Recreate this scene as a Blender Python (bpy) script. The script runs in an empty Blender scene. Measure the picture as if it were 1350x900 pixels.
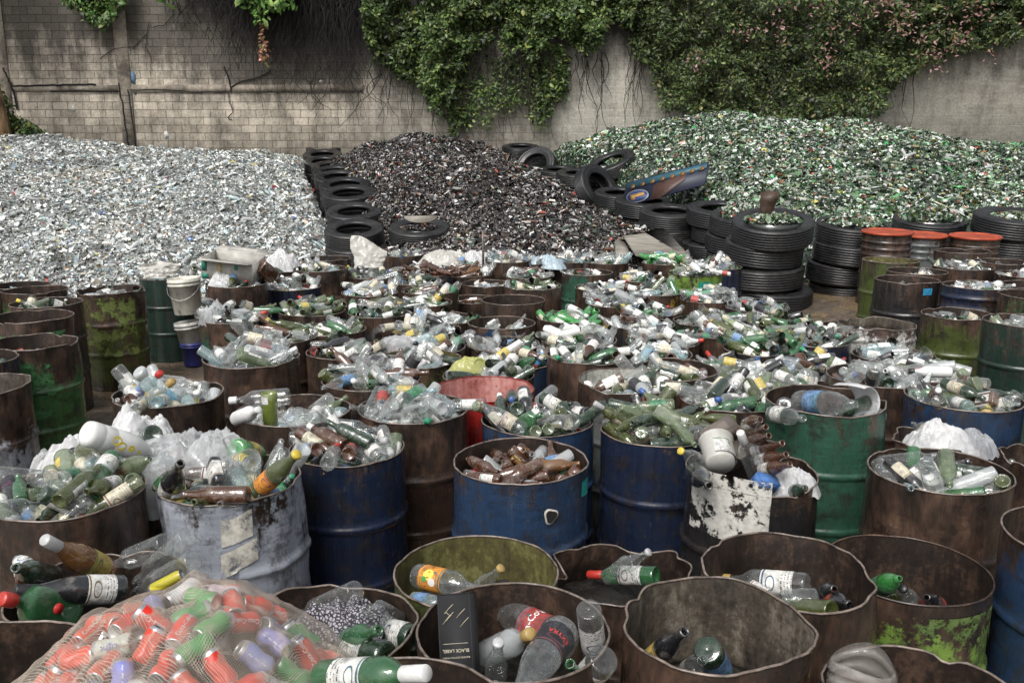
import bpy, bmesh, math, random
import numpy as np
from mathutils import Vector, Matrix, Euler, noise
S = bpy.context.scene
COL = S.collection
R = math.radians
rnd = random.Random(7)
nrs = np.random.RandomState(11)
# ---------------------------------------------------------------- camera
HC, FP, YH = 2.25, 1180.0, 192.0
PITCH = math.atan((450 - YH) / FP)
CP, SP = math.cos(PITCH), math.sin(PITCH)
cam = bpy.data.cameras.new('camera'); co = bpy.data.objects.new('camera', cam); COL.objects.link(co)
co.location = (0, 0, HC); co.rotation_euler = (R(90) - PITCH, 0, 0)
cam.sensor_width = 36; cam.lens = 36 * FP / 1350; cam.clip_end = 500; cam.clip_start = .05
S.camera = co

def ray(px, py):
    u, v = (px - 675) / FP, (py - 450) / FP
    return Vector((u, CP - v * SP, -SP - v * CP))      # per unit of depth
def at_d(px, py, d): return Vector((0, 0, HC)) + ray(px, py) * d
def at_z(px, py, z):
    r = ray(px, py); return Vector((0, 0, HC)) + r * ((z - HC) / r.z)
def at_y(px, py, Y):
    r = ray(px, py); return Vector((0, 0, HC)) + r * (Y / r.y)
def proj(p):
    y, z = p[1], p[2] - HC
    d = y * CP - z * SP
    return 675 + FP * p[0] / d, 450 - FP * (z * CP + y * SP) / d, d
def sm(a, b, x):
    t = min(1, max(0, (x - a) / (b - a))); return t * t * (3 - 2 * t)
def ground_z(x, y): return .32 * sm(2.6, 4.2, x) * sm(8.2, 10.2, y)

# ---------------------------------------------------------------- mesh helpers
def np_mesh(name, V, F, mats, mi=None, col=None, smooth=True, uv=None):
    V = np.asarray(V, dtype=np.float32)
    me = bpy.data.meshes.new(name)
    if isinstance(F, np.ndarray):
        n = F.shape[1]; idx = F.ravel(); nf = F.shape[0]
        starts = np.arange(0, nf * n, n)
    else:
        idx = np.array([i for f in F for i in f]); nf = len(F)
        starts = np.cumsum([0] + [len(f) for f in F])[:-1]
    me.vertices.add(len(V)); me.vertices.foreach_set('co', V.ravel())
    me.loops.add(len(idx)); me.loops.foreach_set('vertex_index', idx.astype(np.int32))
    me.polygons.add(nf); me.polygons.foreach_set('loop_start', starts.astype(np.int32))
    if smooth: me.polygons.foreach_set('use_smooth', np.ones(nf, dtype=bool))
    for m in mats: me.materials.append(m)
    if mi is not None: me.polygons.foreach_set('material_index', np.asarray(mi, dtype=np.int32))
    if col is not None:
        a = me.color_attributes.new('Col', 'FLOAT_COLOR', 'POINT')
        c = np.ones((len(V), 4), dtype=np.float32); c[:, :col.shape[1]] = col
        a.data.foreach_set('color', c.ravel())
    if uv is not None:
        l = me.uv_layers.new(name='UVMap'); l.data.foreach_set('uv', np.asarray(uv, dtype=np.float32)[idx].ravel())
    me.update(calc_edges=True); me.validate()
    return me
def link(name, me, parent=None, loc=None, color=None):
    o = bpy.data.objects.new(name, me); COL.objects.link(o)
    if parent: o.parent = parent
    if loc is not None: o.location = loc
    if color: o.color = color
    return o
def tag(o, label=None, cat=None, group=None, kind=None):
    if label: o['label'] = label
    if cat: o['category'] = cat
    if group: o['group'] = group
    if kind: o['kind'] = kind
    return o
def lathe(prof, seg, shape=None, close=True):
    V = []; F = []
    n = len(prof)
    for r, z in prof:
        for i in range(seg):
            a = math.tau * i / seg; k = 1
            if shape: V.append(shape(a, r, z))
            else: V.append((r * math.cos(a), r * math.sin(a), z))
    for j in range(n - 1):
        for i in range(seg):
            i2 = (i + 1) % seg
            F.append((j * seg + i, j * seg + i2, (j + 1) * seg + i2, (j + 1) * seg + i))
    return V, F
def tube(pts, rad, seg=6, cap=True):
    V = []; F = []
    pts = [Vector(p) for p in pts]
    for k, p in enumerate(pts):
        t = (pts[min(k + 1, len(pts) - 1)] - pts[max(k - 1, 0)])
        t = t.normalized() if t.length > 1e-9 else Vector((0, 0, 1))
        u = t.cross(Vector((0.3, .9, .2)) if abs(t.z) > .9 else Vector((0, 0, 1))).normalized(); w = t.cross(u)
        r = rad[k] if isinstance(rad, (list, tuple)) else rad
        for i in range(seg):
            a = math.tau * i / seg
            V.append(p + u * (r * math.cos(a)) + w * (r * math.sin(a)))
    for k in range(len(pts) - 1):
        for i in range(seg):
            i2 = (i + 1) % seg
            F.append((k * seg + i, k * seg + i2, (k + 1) * seg + i2, (k + 1) * seg + i))
    if cap:
        F.append(tuple(range(seg))[::-1]); F.append(tuple((len(pts) - 1) * seg + i for i in range(seg)))
    return V, F
class MB:
    def __init__(s): s.V = []; s.F = []; s.M = []
    def add(s, VF, m=0, M=None):
        V, F = VF; b = len(s.V)
        s.V += [tuple(M @ Vector(v)) for v in V] if M else [tuple(v) for v in V]
        s.F += [tuple(i + b for i in f) for f in F]; s.M += [m] * len(F)
        return s
    def mesh(s, name, mats, smooth=True): return np_mesh(name, s.V, s.F, mats, s.M, smooth=smooth)
def boxVF(c, d, bev=0.0):
    cx, cy, cz = c; x, y, z = d[0] / 2, d[1] / 2, d[2] / 2
    V = [(cx + a * x, cy + b * y, cz + e * z) for a in (-1, 1) for b in (-1, 1) for e in (-1, 1)]
    F = [(0, 1, 3, 2), (4, 6, 7, 5), (0, 4, 5, 1), (2, 3, 7, 6), (0, 2, 6, 4), (1, 5, 7, 3)]
    return V, F

# ---------------------------------------------------------------- materials
class NT:
    def __init__(s, name):
        s.m = bpy.data.materials.new(name); s.m.use_nodes = True; s.t = s.m.node_tree; s.t.nodes.clear()
        s.out = s.t.nodes.new('ShaderNodeOutputMaterial')
    def n(s, typ, ins=None, **kw):
        nd = s.t.nodes.new(typ)
        for k, v in kw.items(): setattr(nd, k, v)
        for k, v in (ins or {}).items():
            if isinstance(v, tuple) and len(v) == 2 and hasattr(v[0], 'outputs'): s.t.links.new(v[0].outputs[v[1]], nd.inputs[k])
            elif hasattr(v, 'outputs'): s.t.links.new(v.outputs[0], nd.inputs[k])
            else: nd.inputs[k].default_value = v
        return nd
    def math(s, op, a, b=None, clamp=False):
        d = {0: a}
        if b is not None: d[1] = b
        return s.n('ShaderNodeMath', d, operation=op, use_clamp=clamp)
    def noise(s, vec, scale, detail=4, rough=.55, **k):
        return s.n('ShaderNodeTexNoise', {'Vector': vec, 'Scale': scale, 'Detail': detail, 'Roughness': rough}, **k)
    def ramp(s, fac, stops):
        nd = s.n('ShaderNodeValToRGB', {'Fac': fac}); e = nd.color_ramp.elements
        while len(e) < len(stops): e.new(.5)
        for k, (p, c) in enumerate(stops):
            e[k].position = p; e[k].color = (c, c, c, 1) if isinstance(c, (int, float)) else (*c, 1)
        return nd
    def mix(s, fac, a, b, blend='MIX'):
        nd = s.n('ShaderNodeMix', data_type='RGBA', blend_type=blend)
        for k, v in ((0, fac), (6, a), (7, b)):
            if isinstance(v, tuple) and len(v) == 2 and hasattr(v[0], 'outputs'): s.t.links.new(v[0].outputs[v[1]], nd.inputs[k])
            elif hasattr(v, 'outputs'): s.t.links.new(v.outputs[0], nd.inputs[k])
            elif isinstance(v, tuple): nd.inputs[k].default_value = (*v[:3], 1)
            else: nd.inputs[k].default_value = v
        return (nd, 2)
    def map(s, vec, scale=(1, 1, 1), loc=(0, 0, 0)):
        return s.n('ShaderNodeMapping', {'Vector': vec, 'Scale': scale, 'Location': loc})
    def bump(s, h, strength=.3, dist=.01):
        return s.n('ShaderNodeBump', {'Height': h, 'Strength': strength, 'Distance': dist})
    def pbr(s, color, rough=.5, normal=None, spec=.5, metal=0, **kw):
        ins = {'Base Color': color if not (isinstance(color, tuple) and len(color) == 3) else (*color, 1), 'Roughness': rough, 'Specular IOR Level': spec, 'Metallic': metal}
        if normal: ins['Normal'] = normal
        ins.update(kw)
        b = s.n('ShaderNodeBsdfPrincipled', ins)
        s.t.links.new(b.outputs[0], s.out.inputs[0]); return b
    def surf(s, nd): s.t.links.new(nd.outputs[0], s.out.inputs[0]); return s.m

def glass_mat(name, attr):
    g = NT(name)
    if attr:
        a = g.n('ShaderNodeAttribute', attribute_name='Col'); col, al = (a, 0), (a, 3)
    else:
        a = g.n('ShaderNodeObjectInfo'); col, al = (a, 1), (a, 2)
    geo = g.n('ShaderNodeTexCoord')
    gr = g.noise((geo, 3), 22 if not attr else 9, 4, .65)
    grime = g.ramp((gr, 0), [(.52, 0), (.78, 1)])
    lw = g.n('ShaderNodeLayerWeight', {'Blend': .42})
    tint = g.mix(.30, (1, 1, 1), col)
    tcol = g.mix((lw, 1), tint, col)
    tr = g.n('ShaderNodeBsdfTransparent', {'Color': tcol})
    dcol = g.mix(g.math('MULTIPLY', grime, .55), col, (.42, .39, .34))
    df = g.n('ShaderNodeBsdfPrincipled', {'Base Color': dcol, 'Roughness': .3})
    e = g.math('MULTIPLY', g.math('POWER', (lw, 1), 1.8 if attr else 2.2), .30 if attr else .24)
    f1 = g.math('ADD', al if attr else g.math('SUBTRACT', al, .05, True), e, True)
    f2 = g.math('ADD', f1, g.math('MULTIPLY', grime, .13), True)
    m1 = g.n('ShaderNodeMixShader', {0: f2, 1: tr, 2: df})
    gl = g.n('ShaderNodeBsdfGlossy', {'Color': (1, 1, 1, 1), 'Roughness': .045})
    lf = g.n('ShaderNodeLayerWeight', {'Blend': .5})
    fm = g.math('ADD', g.math('MULTIPLY', g.math('POWER', (lf, 1), 3.2), .75), .075 if attr else .06, True)
    if not attr:
        dn = g.noise((geo, 3), 26, 3, .5); dr = g.n('ShaderNodeTexVoronoi', {'Vector': (geo, 3), 'Scale': 150.0}, feature='F1')
        bn = g.bump(g.math('ADD', g.math('MULTIPLY', (dn, 0), 1.0), g.math('MULTIPLY', g.math('LESS_THAN', (dr, 0), .28), .12)), .55, .012)
        g.t.links.new(bn.outputs[0], gl.inputs['Normal']); g.t.links.new(bn.outputs[0], lf.inputs['Normal'])
    else:
        bn = g.bump((g.noise((geo, 3), 40, 2, .5), 0), .3, .01); g.t.links.new(bn.outputs[0], gl.inputs['Normal'])
    m2 = g.n('ShaderNodeMixShader', {0: fm, 1: m1, 2: gl})
    return g.surf(m2)

def simple(name, col=None, rough=.5, attr=None, nscale=0, namt=.3, spec=.5, bump=0, **kw):
    g = NT(name); tc = g.n('ShaderNodeTexCoord')
    if attr == 'obj': c = (g.n('ShaderNodeObjectInfo'), 1)
    elif attr: c = (g.n('ShaderNodeAttribute', attribute_name='Col'), 0)
    else: c = col
    nrm = None
    if nscale:
        nz = g.noise((tc, 3), nscale, 5, .6)
        f = g.ramp((nz, 0), [(.3, 1 - namt), (.7, 1)])
        c = g.mix(1.0, c, f, 'MULTIPLY')
        if bump: nrm = g.bump((nz, 0), bump, .01)
    g.pbr(c, rough, nrm, spec, **kw); return g.m

M = {}
M['glass'] = glass_mat('thin_glass', False)
M['glass_far'] = glass_mat('thin_glass_heap', True)
M['cap'] = simple('cap_plastic', rough=.35, attr='obj', nscale=60, namt=.25)
M['cap_far'] = simple('cap_plastic_heap', rough=.35, attr='a')

def label_mat(name, attr):
    g = NT(name); tc = g.n('ShaderNodeTexCoord')
    if attr:
        c = (g.n('ShaderNodeAttribute', attribute_name='Col'), 0); q = g.noise((tc, 3), 95, 3, .7); c = g.mix(g.math('MULTIPLY', g.ramp((q, 0), [(.52, 0), (.58, 1)]), .6), c, (.12, .11, .11)); g.pbr(c, .55); return g.m
    oi = g.n('ShaderNodeObjectInfo'); c = (oi, 1)
    uv = (tc, 2)
    off = g.n('ShaderNodeVectorMath', {0: uv, 1: (oi, 4)}, operation='ADD')
    sep = g.n('ShaderNodeSeparateXYZ', {0: uv})
    # rows of small print: noise stretched across, cut into lines
    lines = g.math('GREATER_THAN', g.math('SINE', g.math('MULTIPLY', (sep, 1), 62)), .25)
    words = g.math('GREATER_THAN', (g.noise(g.map(off, (38, 13, 1)), 1, 2), 0), .52)
    inx = g.math('MULTIPLY', g.math('GREATER_THAN', (sep, 0), .12), g.math('LESS_THAN', (sep, 0), .88))
    low = g.math('LESS_THAN', (sep, 1), .42)
    txt = g.math('MULTIPLY', g.math('MULTIPLY', g.math('MULTIPLY', lines, words), inx), low)
    # emblem: a ring and an accent band
    d = g.n('ShaderNodeVectorMath', {0: uv, 1: (.5, .68, 0)}, operation='DISTANCE')
    ring = g.math('COMPARE', (d, 1), .13); ring.inputs[2].default_value = .016
    band = g.math('COMPARE', (sep, 1), .93); band.inputs[2].default_value = .03
    acc = g.n('ShaderNodeHueSaturation', {'Hue': (g.math('ADD', .2, g.math('MULTIPLY', (oi, 5), .9))), 'Saturation': .75, 'Value': .32, 'Color': (.6, .12, .08, 1)})
    c1 = g.mix(txt, c, (.09, .09, .1)); c2 = g.mix(g.math('MAXIMUM', ring, band), c1, acc)
    wear = g.ramp((g.noise((tc, 3), 35, 5, .7), 0), [(.35, .45), (.6, 1)])
    c3 = g.mix(1.0, c2, wear, 'MULTIPLY')
    g.pbr(c3, .5); return g.m
M['label'] = label_mat('paper_label', False)
M['label_far'] = label_mat('paper_label_heap', True)
M['ink'] = simple('print_ink', rough=.45, attr='obj')

def drum_mat():
    g = NT('drum_paint_and_rust'); tc = g.n('ShaderNodeTexCoord'); oi = g.n('ShaderNodeObjectInfo')
    obj = (tc, 3)
    v = g.n('ShaderNodeVectorMath', {0: obj, 1: (g.n('ShaderNodeVectorMath', {0: (oi, 5), 'Scale': 37.0}, operation='SCALE') if False else g.n('ShaderNodeCombineXYZ', {0: g.math('MULTIPLY', (oi, 5), 31.0), 1: g.math('MULTIPLY', (oi, 5), 17.0), 2: 0.0}))}, operation='ADD')
    # streaks run down the wall
    big = g.noise(g.map(v, (3.2, 3.2, 1.6)), 1, 5, .62)
    strk = g.noise(g.map(v, (26, 26, 1.3)), 1, 3, .6)
    fine = g.noise(v, 34, 5, .7)
    sep = g.n('ShaderNodeSeparateXYZ', {0: obj})
    top = g.n('ShaderNodeMapRange', {'Value': (sep, 2), 'From Min': .5, 'From Max': .88, 'To Min': 0.0, 'To Max': .26})
    bot = g.n('ShaderNodeMapRange', {'Value': (sep, 2), 'From Min': .2, 'From Max': .0, 'To Min': 0.0, 'To Max': .10})
    s = g.math('ADD', g.math('MULTIPLY', (big, 0), .62), g.math('MULTIPLY', (strk, 0), .18))
    s = g.math('ADD', s, g.math('MULTIPLY', (fine, 0), .36))
    s = g.math('ADD', s, top); s = g.math('ADD', s, bot)
    thr = g.math('SUBTRACT', 1.0, g.math('MULTIPLY', (oi, 2), .50))
    mask = g.n('ShaderNodeMapRange', {'Value': g.math('SUBTRACT', s, thr), 'From Min': -.015, 'From Max': .035})
    rn = g.noise(g.map(v, (9, 9, 5)), 1, 6, .7)
    rust = g.ramp((rn, 0), [(.30, (.012, .010, .009)), (.44, (.028, .020, .016)), (.55, (.060, .037, .027)), (.66, (.105, .064, .044)), (.80, (.24, .165, .12))])
    pv = g.ramp((g.noise(g.map(v, (5, 5, 40)), 1, 4, .7), 0), [(.3, .72), (.7, 1.12)])
    paint = g.mix(1.0, (oi, 1), pv, 'MULTIPLY')
    blot = g.noise(g.map(v, (13, 13, 9)), 1, 7, .74)
    pf = g.mix(g.math('MULTIPLY', g.ramp((blot, 0), [(.50, 0), (.60, 1)]), .62), paint, (.030, .026, .021))
    pf = g.mix(g.math('MULTIPLY', g.ramp((fine, 0), [(.60, 0), (.72, 1)]), .30), pf, (.16, .15, .135))
    c = g.mix(mask, pf, rust); c = g.mix(g.math('MULTIPLY', g.ramp((g.noise(g.map(v, (5, 5, 11)), 1, 8, .78), 0), [(.52, 0), (.60, 1)]), .55), c, (.016, .012, .010))
    ro = g.n('ShaderNodeMapRange', {'Value': (strk, 0), 'From Min': .3, 'From Max': .7, 'To Min': .15, 'To Max': .42})
    h = g.math('ADD', g.math('MULTIPLY', mask, -.35), g.math('MULTIPLY', (fine, 0), .6))
    g.pbr(c, ro, g.bump(h, .35, .008), .5); return g.m
M['drum'] = drum_mat()
def inside_mat(name, a, b, c):
    g = NT(name); tc = g.n('ShaderNodeTexCoord'); oi = g.n('ShaderNodeObjectInfo')
    v = g.n('ShaderNodeVectorMath', {0: (tc, 3), 1: (oi, 0)}, operation='ADD')
    n1 = g.noise(g.map(v, (7, 7, 5)), 1, 8, .75); n2 = g.noise(g.map(v, (40, 40, 3)), 1, 3, .6)
    n3 = g.noise(v, 42, 6, .75)
    f = g.math('ADD', g.math('MULTIPLY', (n1, 0), .55), g.math('MULTIPLY', (n2, 0), .15)); f = g.math('ADD', f, g.math('MULTIPLY', (n3, 0), .30))
    cc = g.ramp(f, [(.38, a), (.5, b), (.60, c), (.66, a), (.72, b)])
    g.pbr(cc, .55, g.bump((n1, 0), .3, .01), .4); return g.m
M['in_rust'] = inside_mat('drum_inside_rust', (.007, .005, .004), (.021, .0135, .010), (.075, .045, .030))
M['in_pink'] = inside_mat('drum_inside_faded_red', (.16, .03, .025), (.42, .17, .15), (.55, .30, .27))
M['in_white'] = inside_mat('drum_inside_white', (.07, .05, .035), (.42, .42, .37), (.60, .60, .54))
M['in_olive'] = inside_mat('drum_inside_olive', (.030, .022, .014), (.085, .075, .025), (.19, .19, .07))
M['in_grey'] = inside_mat('drum_inside_grey', (.018, .014, .011), (.070, .058, .044), (.20, .175, .14))
M['rim'] = simple('rusty_rim_steel', (.26, .205, .17), .32, nscale=24, namt=.88, bump=.3)
M['deep_dark'] = simple('deep_dark_filler', (.028, .025, .021), .4, nscale=30, namt=.7, bump=.8)  # filler disc: darkness deep in the drums put into its colour
def rubber():
    g = NT('wet_rubber'); tc = g.n('ShaderNodeTexCoord')
    n = g.noise((tc, 3), 14, 5, .65)
    c = g.ramp((n, 0), [(.35, (.008, .008, .009)), (.65, (.015, .015, .016)), (.82, (.04, .038, .036))])
    oi = g.n('ShaderNodeObjectInfo'); n5 = g.noise(g.map((tc, 3), (4, 4, 9)), 1, 6, .7)
    du = g.math('MULTIPLY', g.ramp((n5, 0), [(.45, 0), (.66, 1)]), g.math('MULTIPLY', (oi, 5), .32)); c = g.mix(du, c, (.085, .078, .066))
    ro = g.n('ShaderNodeMapRange', {'Value': (n, 0), 'From Min': .3, 'From Max': .7, 'To Min': .22, 'To Max': .55})
    g.pbr(c, ro, g.bump((n, 0), .25, .01), .5); return g.m
M['rubber'] = rubber()
M['shard'] = simple('broken_glass', rough=.14, attr='a', spec=.8)
M['leaf'] = None
def leaf_mat():
    g = NT('leaf'); a = g.n('ShaderNodeAttribute', attribute_name='Col')
    d = g.n('ShaderNodeBsdfPrincipled', {'Base Color': (a, 0), 'Roughness': .42, 'Specular IOR Level': .4})
    t = g.n('ShaderNodeBsdfTranslucent', {'Color': (a, 0)})
    return g.surf(g.n('ShaderNodeMixShader', {0: .28, 1: d, 2: t}))
M['leaf'] = leaf_mat()
M['stem'] = simple('vine_stem', (.035, .027, .021), .8)
def bag_mat(name, col, op):
    g = NT(name); tc = g.n('ShaderNodeTexCoord')
    n = g.noise((tc, 3), 9, 6, .65)
    cc = g.mix(g.ramp((n, 0), [(.4, 0), (.75, 1)]), col, tuple(x * .72 for x in col))
    wv = g.n('ShaderNodeVectorMath', {0: (tc, 3), 1: g.n('ShaderNodeVectorMath', {0: (g.noise((tc, 3), 6, 3, .6), 1), 1: (.16, .16, .16)}, operation='MULTIPLY')}, operation='ADD')
    v1 = g.n('ShaderNodeTexVoronoi', {'Vector': wv, 'Scale': 13.0}, feature='F1'); v2 = g.n('ShaderNodeTexVoronoi', {'Vector': wv, 'Scale': 34.0}, feature='F1')
    hh = g.math('ADD', (v1, 0), g.math('MULTIPLY', (v2, 0), .40)); hh = g.math('ADD', hh, g.math('MULTIPLY', (n, 0), .25))
    d = g.n('ShaderNodeBsdfPrincipled', {'Base Color': cc, 'Roughness': .18, 'Normal': g.bump(hh, .3, .03)})
    t = g.n('ShaderNodeBsdfTranslucent', {'Color': (*col, 1)})
    m = g.n('ShaderNodeMixShader', {0: .3, 1: d, 2: t})
    if op < 1:
        tr = g.n('ShaderNodeBsdfTransparent', {'Color': (.97, .97, .97, 1)})
        m = g.n('ShaderNodeMixShader', {0: op, 1: tr, 2: m})
    return g.surf(m)
M['bag'] = bag_mat('white_plastic_film', (.80, .80, .80), .86)
M['film'] = bag_mat('clear_plastic_film', (.76, .77, .78), .42)
M['sack'] = bag_mat('dirty_white_sack', (.62, .60, .55), 1)
M['card'] = simple('cardboard', rough=.8, attr='obj', nscale=12, namt=.4)
M['metal'] = simple('can_metal', (.62, .62, .63), .3, nscale=20, namt=.2, metal=.85)
M['can'] = simple('can_print', rough=.3, attr='obj', nscale=18, namt=.25)
M['plastic'] = simple('dull_plastic', rough=.4, attr='obj', nscale=14, namt=.3)
EXPO = 0.75
# ================================================================ SETTING
def fbm(x, y, z=0, o=3): return noise.fractal(Vector((x, y, z)), 1.0, 2.0, o)
def make_ground():
    g = NT('wet_mud'); tc = g.n('ShaderNodeTexCoord'); o = (tc, 3)
    n1 = g.noise(o, .9, 6, .6); n2 = g.noise(o, 9, 6, .7); n3 = g.noise(o, 60, 3, .7)
    c = g.ramp((n2, 0), [(.3, (.045, .035, .026)), (.5, (.095, .073, .053)), (.7, (.18, .14, .105))])
    pud = g.ramp((n1, 0), [(.50, 0), (.55, 1)])
    c2 = g.mix(pud, c, (.20, .145, .085))
    bits = g.ramp((n3, 0), [(.70, 0), (.73, 1)])
    c3 = g.mix(g.math('MULTIPLY', bits, .5), c2, (.30, .29, .27))
    ro = g.n('ShaderNodeMapRange', {'Value': pud, 'To Min': .5, 'To Max': .06})
    h = g.math('MULTIPLY', g.math('ADD', (n2, 0), g.math('MULTIPLY', (n3, 0), .4)), g.math('SUBTRACT', 1.0, pud))
    g.pbr(c3, ro, g.bump(h, .7, .03), .5)
    xs = np.concatenate([np.linspace(-120, -16, 14), np.linspace(-15, 15, 121), np.linspace(16, 120, 14)])
    ys = np.concatenate([np.linspace(-90, -3, 12), np.linspace(-2, 15, 90), np.linspace(16, 150, 20)])
    V = []
    for y in ys:
        for x in xs:
            z = ground_z(x, y) + (.012 * fbm(x * .8, y * .8) if abs(x) < 16 and -3 < y < 16 else 0)
            V.append((x, y, z))
    nx = len(xs); I = np.arange((len(ys) - 1) * nx).reshape(-1, nx)[:, :-1].ravel()
    F = np.stack([I, I + 1, I + nx + 1, I + nx], 1)
    tag(link('ground', np_mesh('ground', V, F, [g.m])), kind='structure')
make_ground()

WY = 24.6
def make_wall():
    g = NT('stained_block_masonry'); tc = g.n('ShaderNodeTexCoord'); sp = g.n('ShaderNodeSeparateXYZ', {0: (tc, 3)})
    X, Z = (sp, 0), (sp, 2)
    v = g.n('ShaderNodeCombineXYZ', {0: X, 1: Z, 2: 0.0})
    nw = g.noise(v, 1.5, 3, .6)
    vd = g.n('ShaderNodeVectorMath', {0: v, 1: g.n('ShaderNodeVectorMath', {0: (nw, 1), 1: (.05, .04, 0)}, operation='MULTIPLY')}, operation='ADD')
    def bricks(c1, c2, m, ms):
        return g.n('ShaderNodeTexBrick', {'Vector': vd, 'Color1': (*c1, 1), 'Color2': (*c2, 1), 'Mortar': (*m, 1), 'Scale': 1.0,
                                          'Mortar Size': ms, 'Mortar Smooth': .5, 'Bias': 0.0, 'Brick Width': .4, 'Row Height': .2})
    bl = bricks((.66, .585, .48), (.43, .38, .305), (.17, .15, .125), .009)
    bm_ = bricks((.62, .58, .50), (.54, .50, .43), (.72, .69, .62), .011)
    bmd = bricks((.56, .515, .435), (.46, .42, .35), (.25, .225, .19), .008)
    edge = g.noise(v, 1.1, 5, .65)
    def mask(a, b, amt=1.6):
        s = g.math('ADD', X, g.math('MULTIPLY', g.math('SUBTRACT', (edge, 0), .5), amt))
        return g.n('ShaderNodeMapRange', {'Value': s, 'From Min': a, 'From Max': b})
    m1 = mask(-4.6, -3.4)
    m2 = mask(.8, 1.6)
    c = g.mix(m1, bl, bmd); c = g.mix(m2, c, bm_)
    # plastered part at the right
    pn = g.noise(g.map(v, (1.2, 4, 1)), 1, 6, .6)
    pl = g.ramp((pn, 0), [(.3, (.26, .235, .20)), (.5, (.36, .33, .28)), (.7, (.46, .425, .365))])
    m3 = mask(8.6, 9.6, 1.0)
    c = g.mix(g.math('MULTIPLY', m3, .68), c, pl)
    # mildew: vertical runs, and blotches
    run = g.noise(g.map(v, (2.4, .45, 1)), 1, 6, .68)
    blo = g.noise(v, 2.1, 8, .78)
    ht = g.n('ShaderNodeMapRange', {'Value': Z, 'From Min': 3.6, 'From Max': 6.3, 'To Min': 0.0, 'To Max': .34})
    f = g.math('ADD', g.math('MULTIPLY', (run, 0), .55), g.math('MULTIPLY', (blo, 0), .45)); f = g.math('ADD', f, ht)
    # the black root curtain's patch of wall
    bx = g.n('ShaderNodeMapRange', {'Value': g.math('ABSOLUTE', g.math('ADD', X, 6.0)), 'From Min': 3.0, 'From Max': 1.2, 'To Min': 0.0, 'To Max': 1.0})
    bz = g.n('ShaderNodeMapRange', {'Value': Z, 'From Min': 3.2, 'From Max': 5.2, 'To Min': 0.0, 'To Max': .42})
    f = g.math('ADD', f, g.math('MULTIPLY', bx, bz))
    f = g.math('SUBTRACT', f, g.math('MULTIPLY', m2, .06)); dk = g.ramp(f, [(.43, 0), (.50, .28), (.57, .58), (.68, .92)])
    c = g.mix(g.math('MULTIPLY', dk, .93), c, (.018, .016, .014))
    # fine speckle and damp foot
    fs = g.noise(v, 16, 6, .75)
    c = g.mix(1.0, c, g.ramp((fs, 0), [(.30, .62), (.60, 1.08)]), 'MULTIPLY')
    hb = g.math('ADD', g.math('MULTIPLY', (bl, 1), -.8), g.math('MULTIPLY', (fs, 0), .5))
    g.pbr(c, .78, g.bump(hb, .6, .02), .25)
    conc = NT('weathered_concrete'); t2 = conc.n('ShaderNodeTexCoord')
    a = conc.noise((t2, 3), 1.3, 7, .7); b = conc.noise((t2, 3), 12, 6, .7)
    cc = conc.ramp((a, 0), [(.38, (.10, .087, .072)), (.5, (.26, .225, .18)), (.66, (.38, .335, .275))])
    cc = conc.mix(1.0, cc, conc.ramp((b, 0), [(.3, .6), (.6, 1.05)]), 'MULTIPLY')
    conc.pbr(cc, .8, conc.bump((b, 0), .6, .02), .25)
    root = bpy.data.objects.new('block_wall', None); COL.objects.link(root); root.location = (0, WY, 0)
    tag(root, 'high mildewed concrete block wall closing the yard behind the glass heaps', 'wall')
    mb = MB(); mb.add(boxVF((2, .15, 3.75), (64, .3, 7.5)))
    link('masonry', mb.mesh('masonry', [g.m], False), root)
    wx = lambda px: at_y(px, 150, WY).x
    wz = lambda py: at_y(675, py, WY).z
    # frame columns and tie beam
    for px, w in ((168, .34), (8, .40), (930, .34)):
        mb = MB(); mb.add(boxVF((wx(px), -.012, 3.75), (w, .05, 7.49))); link('column', mb.mesh('column', [conc.m], False), root)
    mb = MB(); mb.add(boxVF(((wx(8) + .2 + wx(168) - .17) / 2, -.008, wz(117)), (wx(168) - wx(8) - .37, .035, .17)))
    link('tie_beam', mb.mesh('tie_beam', [conc.m], False), root)
    mb = MB(); mb.add(boxVF(((wx(168) + .17 + wx(480)) / 2, -.008, wz(117)), (wx(480) - wx(168) - .17, .035, .19)))
    link('tie_beam', mb.mesh('tie_beam2', [conc.m], False), root)
    # dark open joints and cracks (pattern of the wall)
    dark = simple('open_joint', (.012, .010, .009), .9)
    mb = MB()
    def crack(pts, r=.014):
        P = [Vector((wx(x), -.035, wz(y))) for x, y in pts]
        Q = []
        for i in range(len(P) - 1):
            for k in range(5):
                t = k / 5; p = P[i].lerp(P[i + 1], t); j = fbm(p.x * 9, p.z * 9) * .03; Q.append(p + Vector((j, 0, j * .8)))
        Q.append(P[-1]); mb.add(tube(Q, r, 4))
    crack([(22, 114), (60, 113), (95, 112), (131, 112)], .022); crack([(70, 121), (110, 120), (161, 121)], .018)
    crack([(161, 110), (163, 140), (165, 170), (166, 195)], .026); crack([(172, 118), (174, 150), (176, 195)], .022)
    for y in range(126, 195, 9): crack([(163, y), (175, y + 1)], .008)
    crack([(12, 90), (18, 108), (22, 122), (24, 145)], .03)
    crack([(139, 78), (150, 70), (160, 64), (185, 62), (203, 45), (207, 30)], .010)
    crack([(203, 45), (200, 60), (206, 80), (203, 100)], .008)
    crack([(211, 36), (226, 34), (239, 20), (240, 10)], .010); crack([(175, 118), (230, 119), (262, 122), (300, 121)], .010)
    crack([(300, 88), (306, 108), (307, 121)], .022); crack([(306, 116), (320, 108), (345, 102), (360, 94)], .018)
    crack([(303, 122), (304, 135), (308, 148), (300, 156), (306, 158)], .012)
    link('open_joints', mb.mesh('joints', [dark], False), root)
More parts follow.
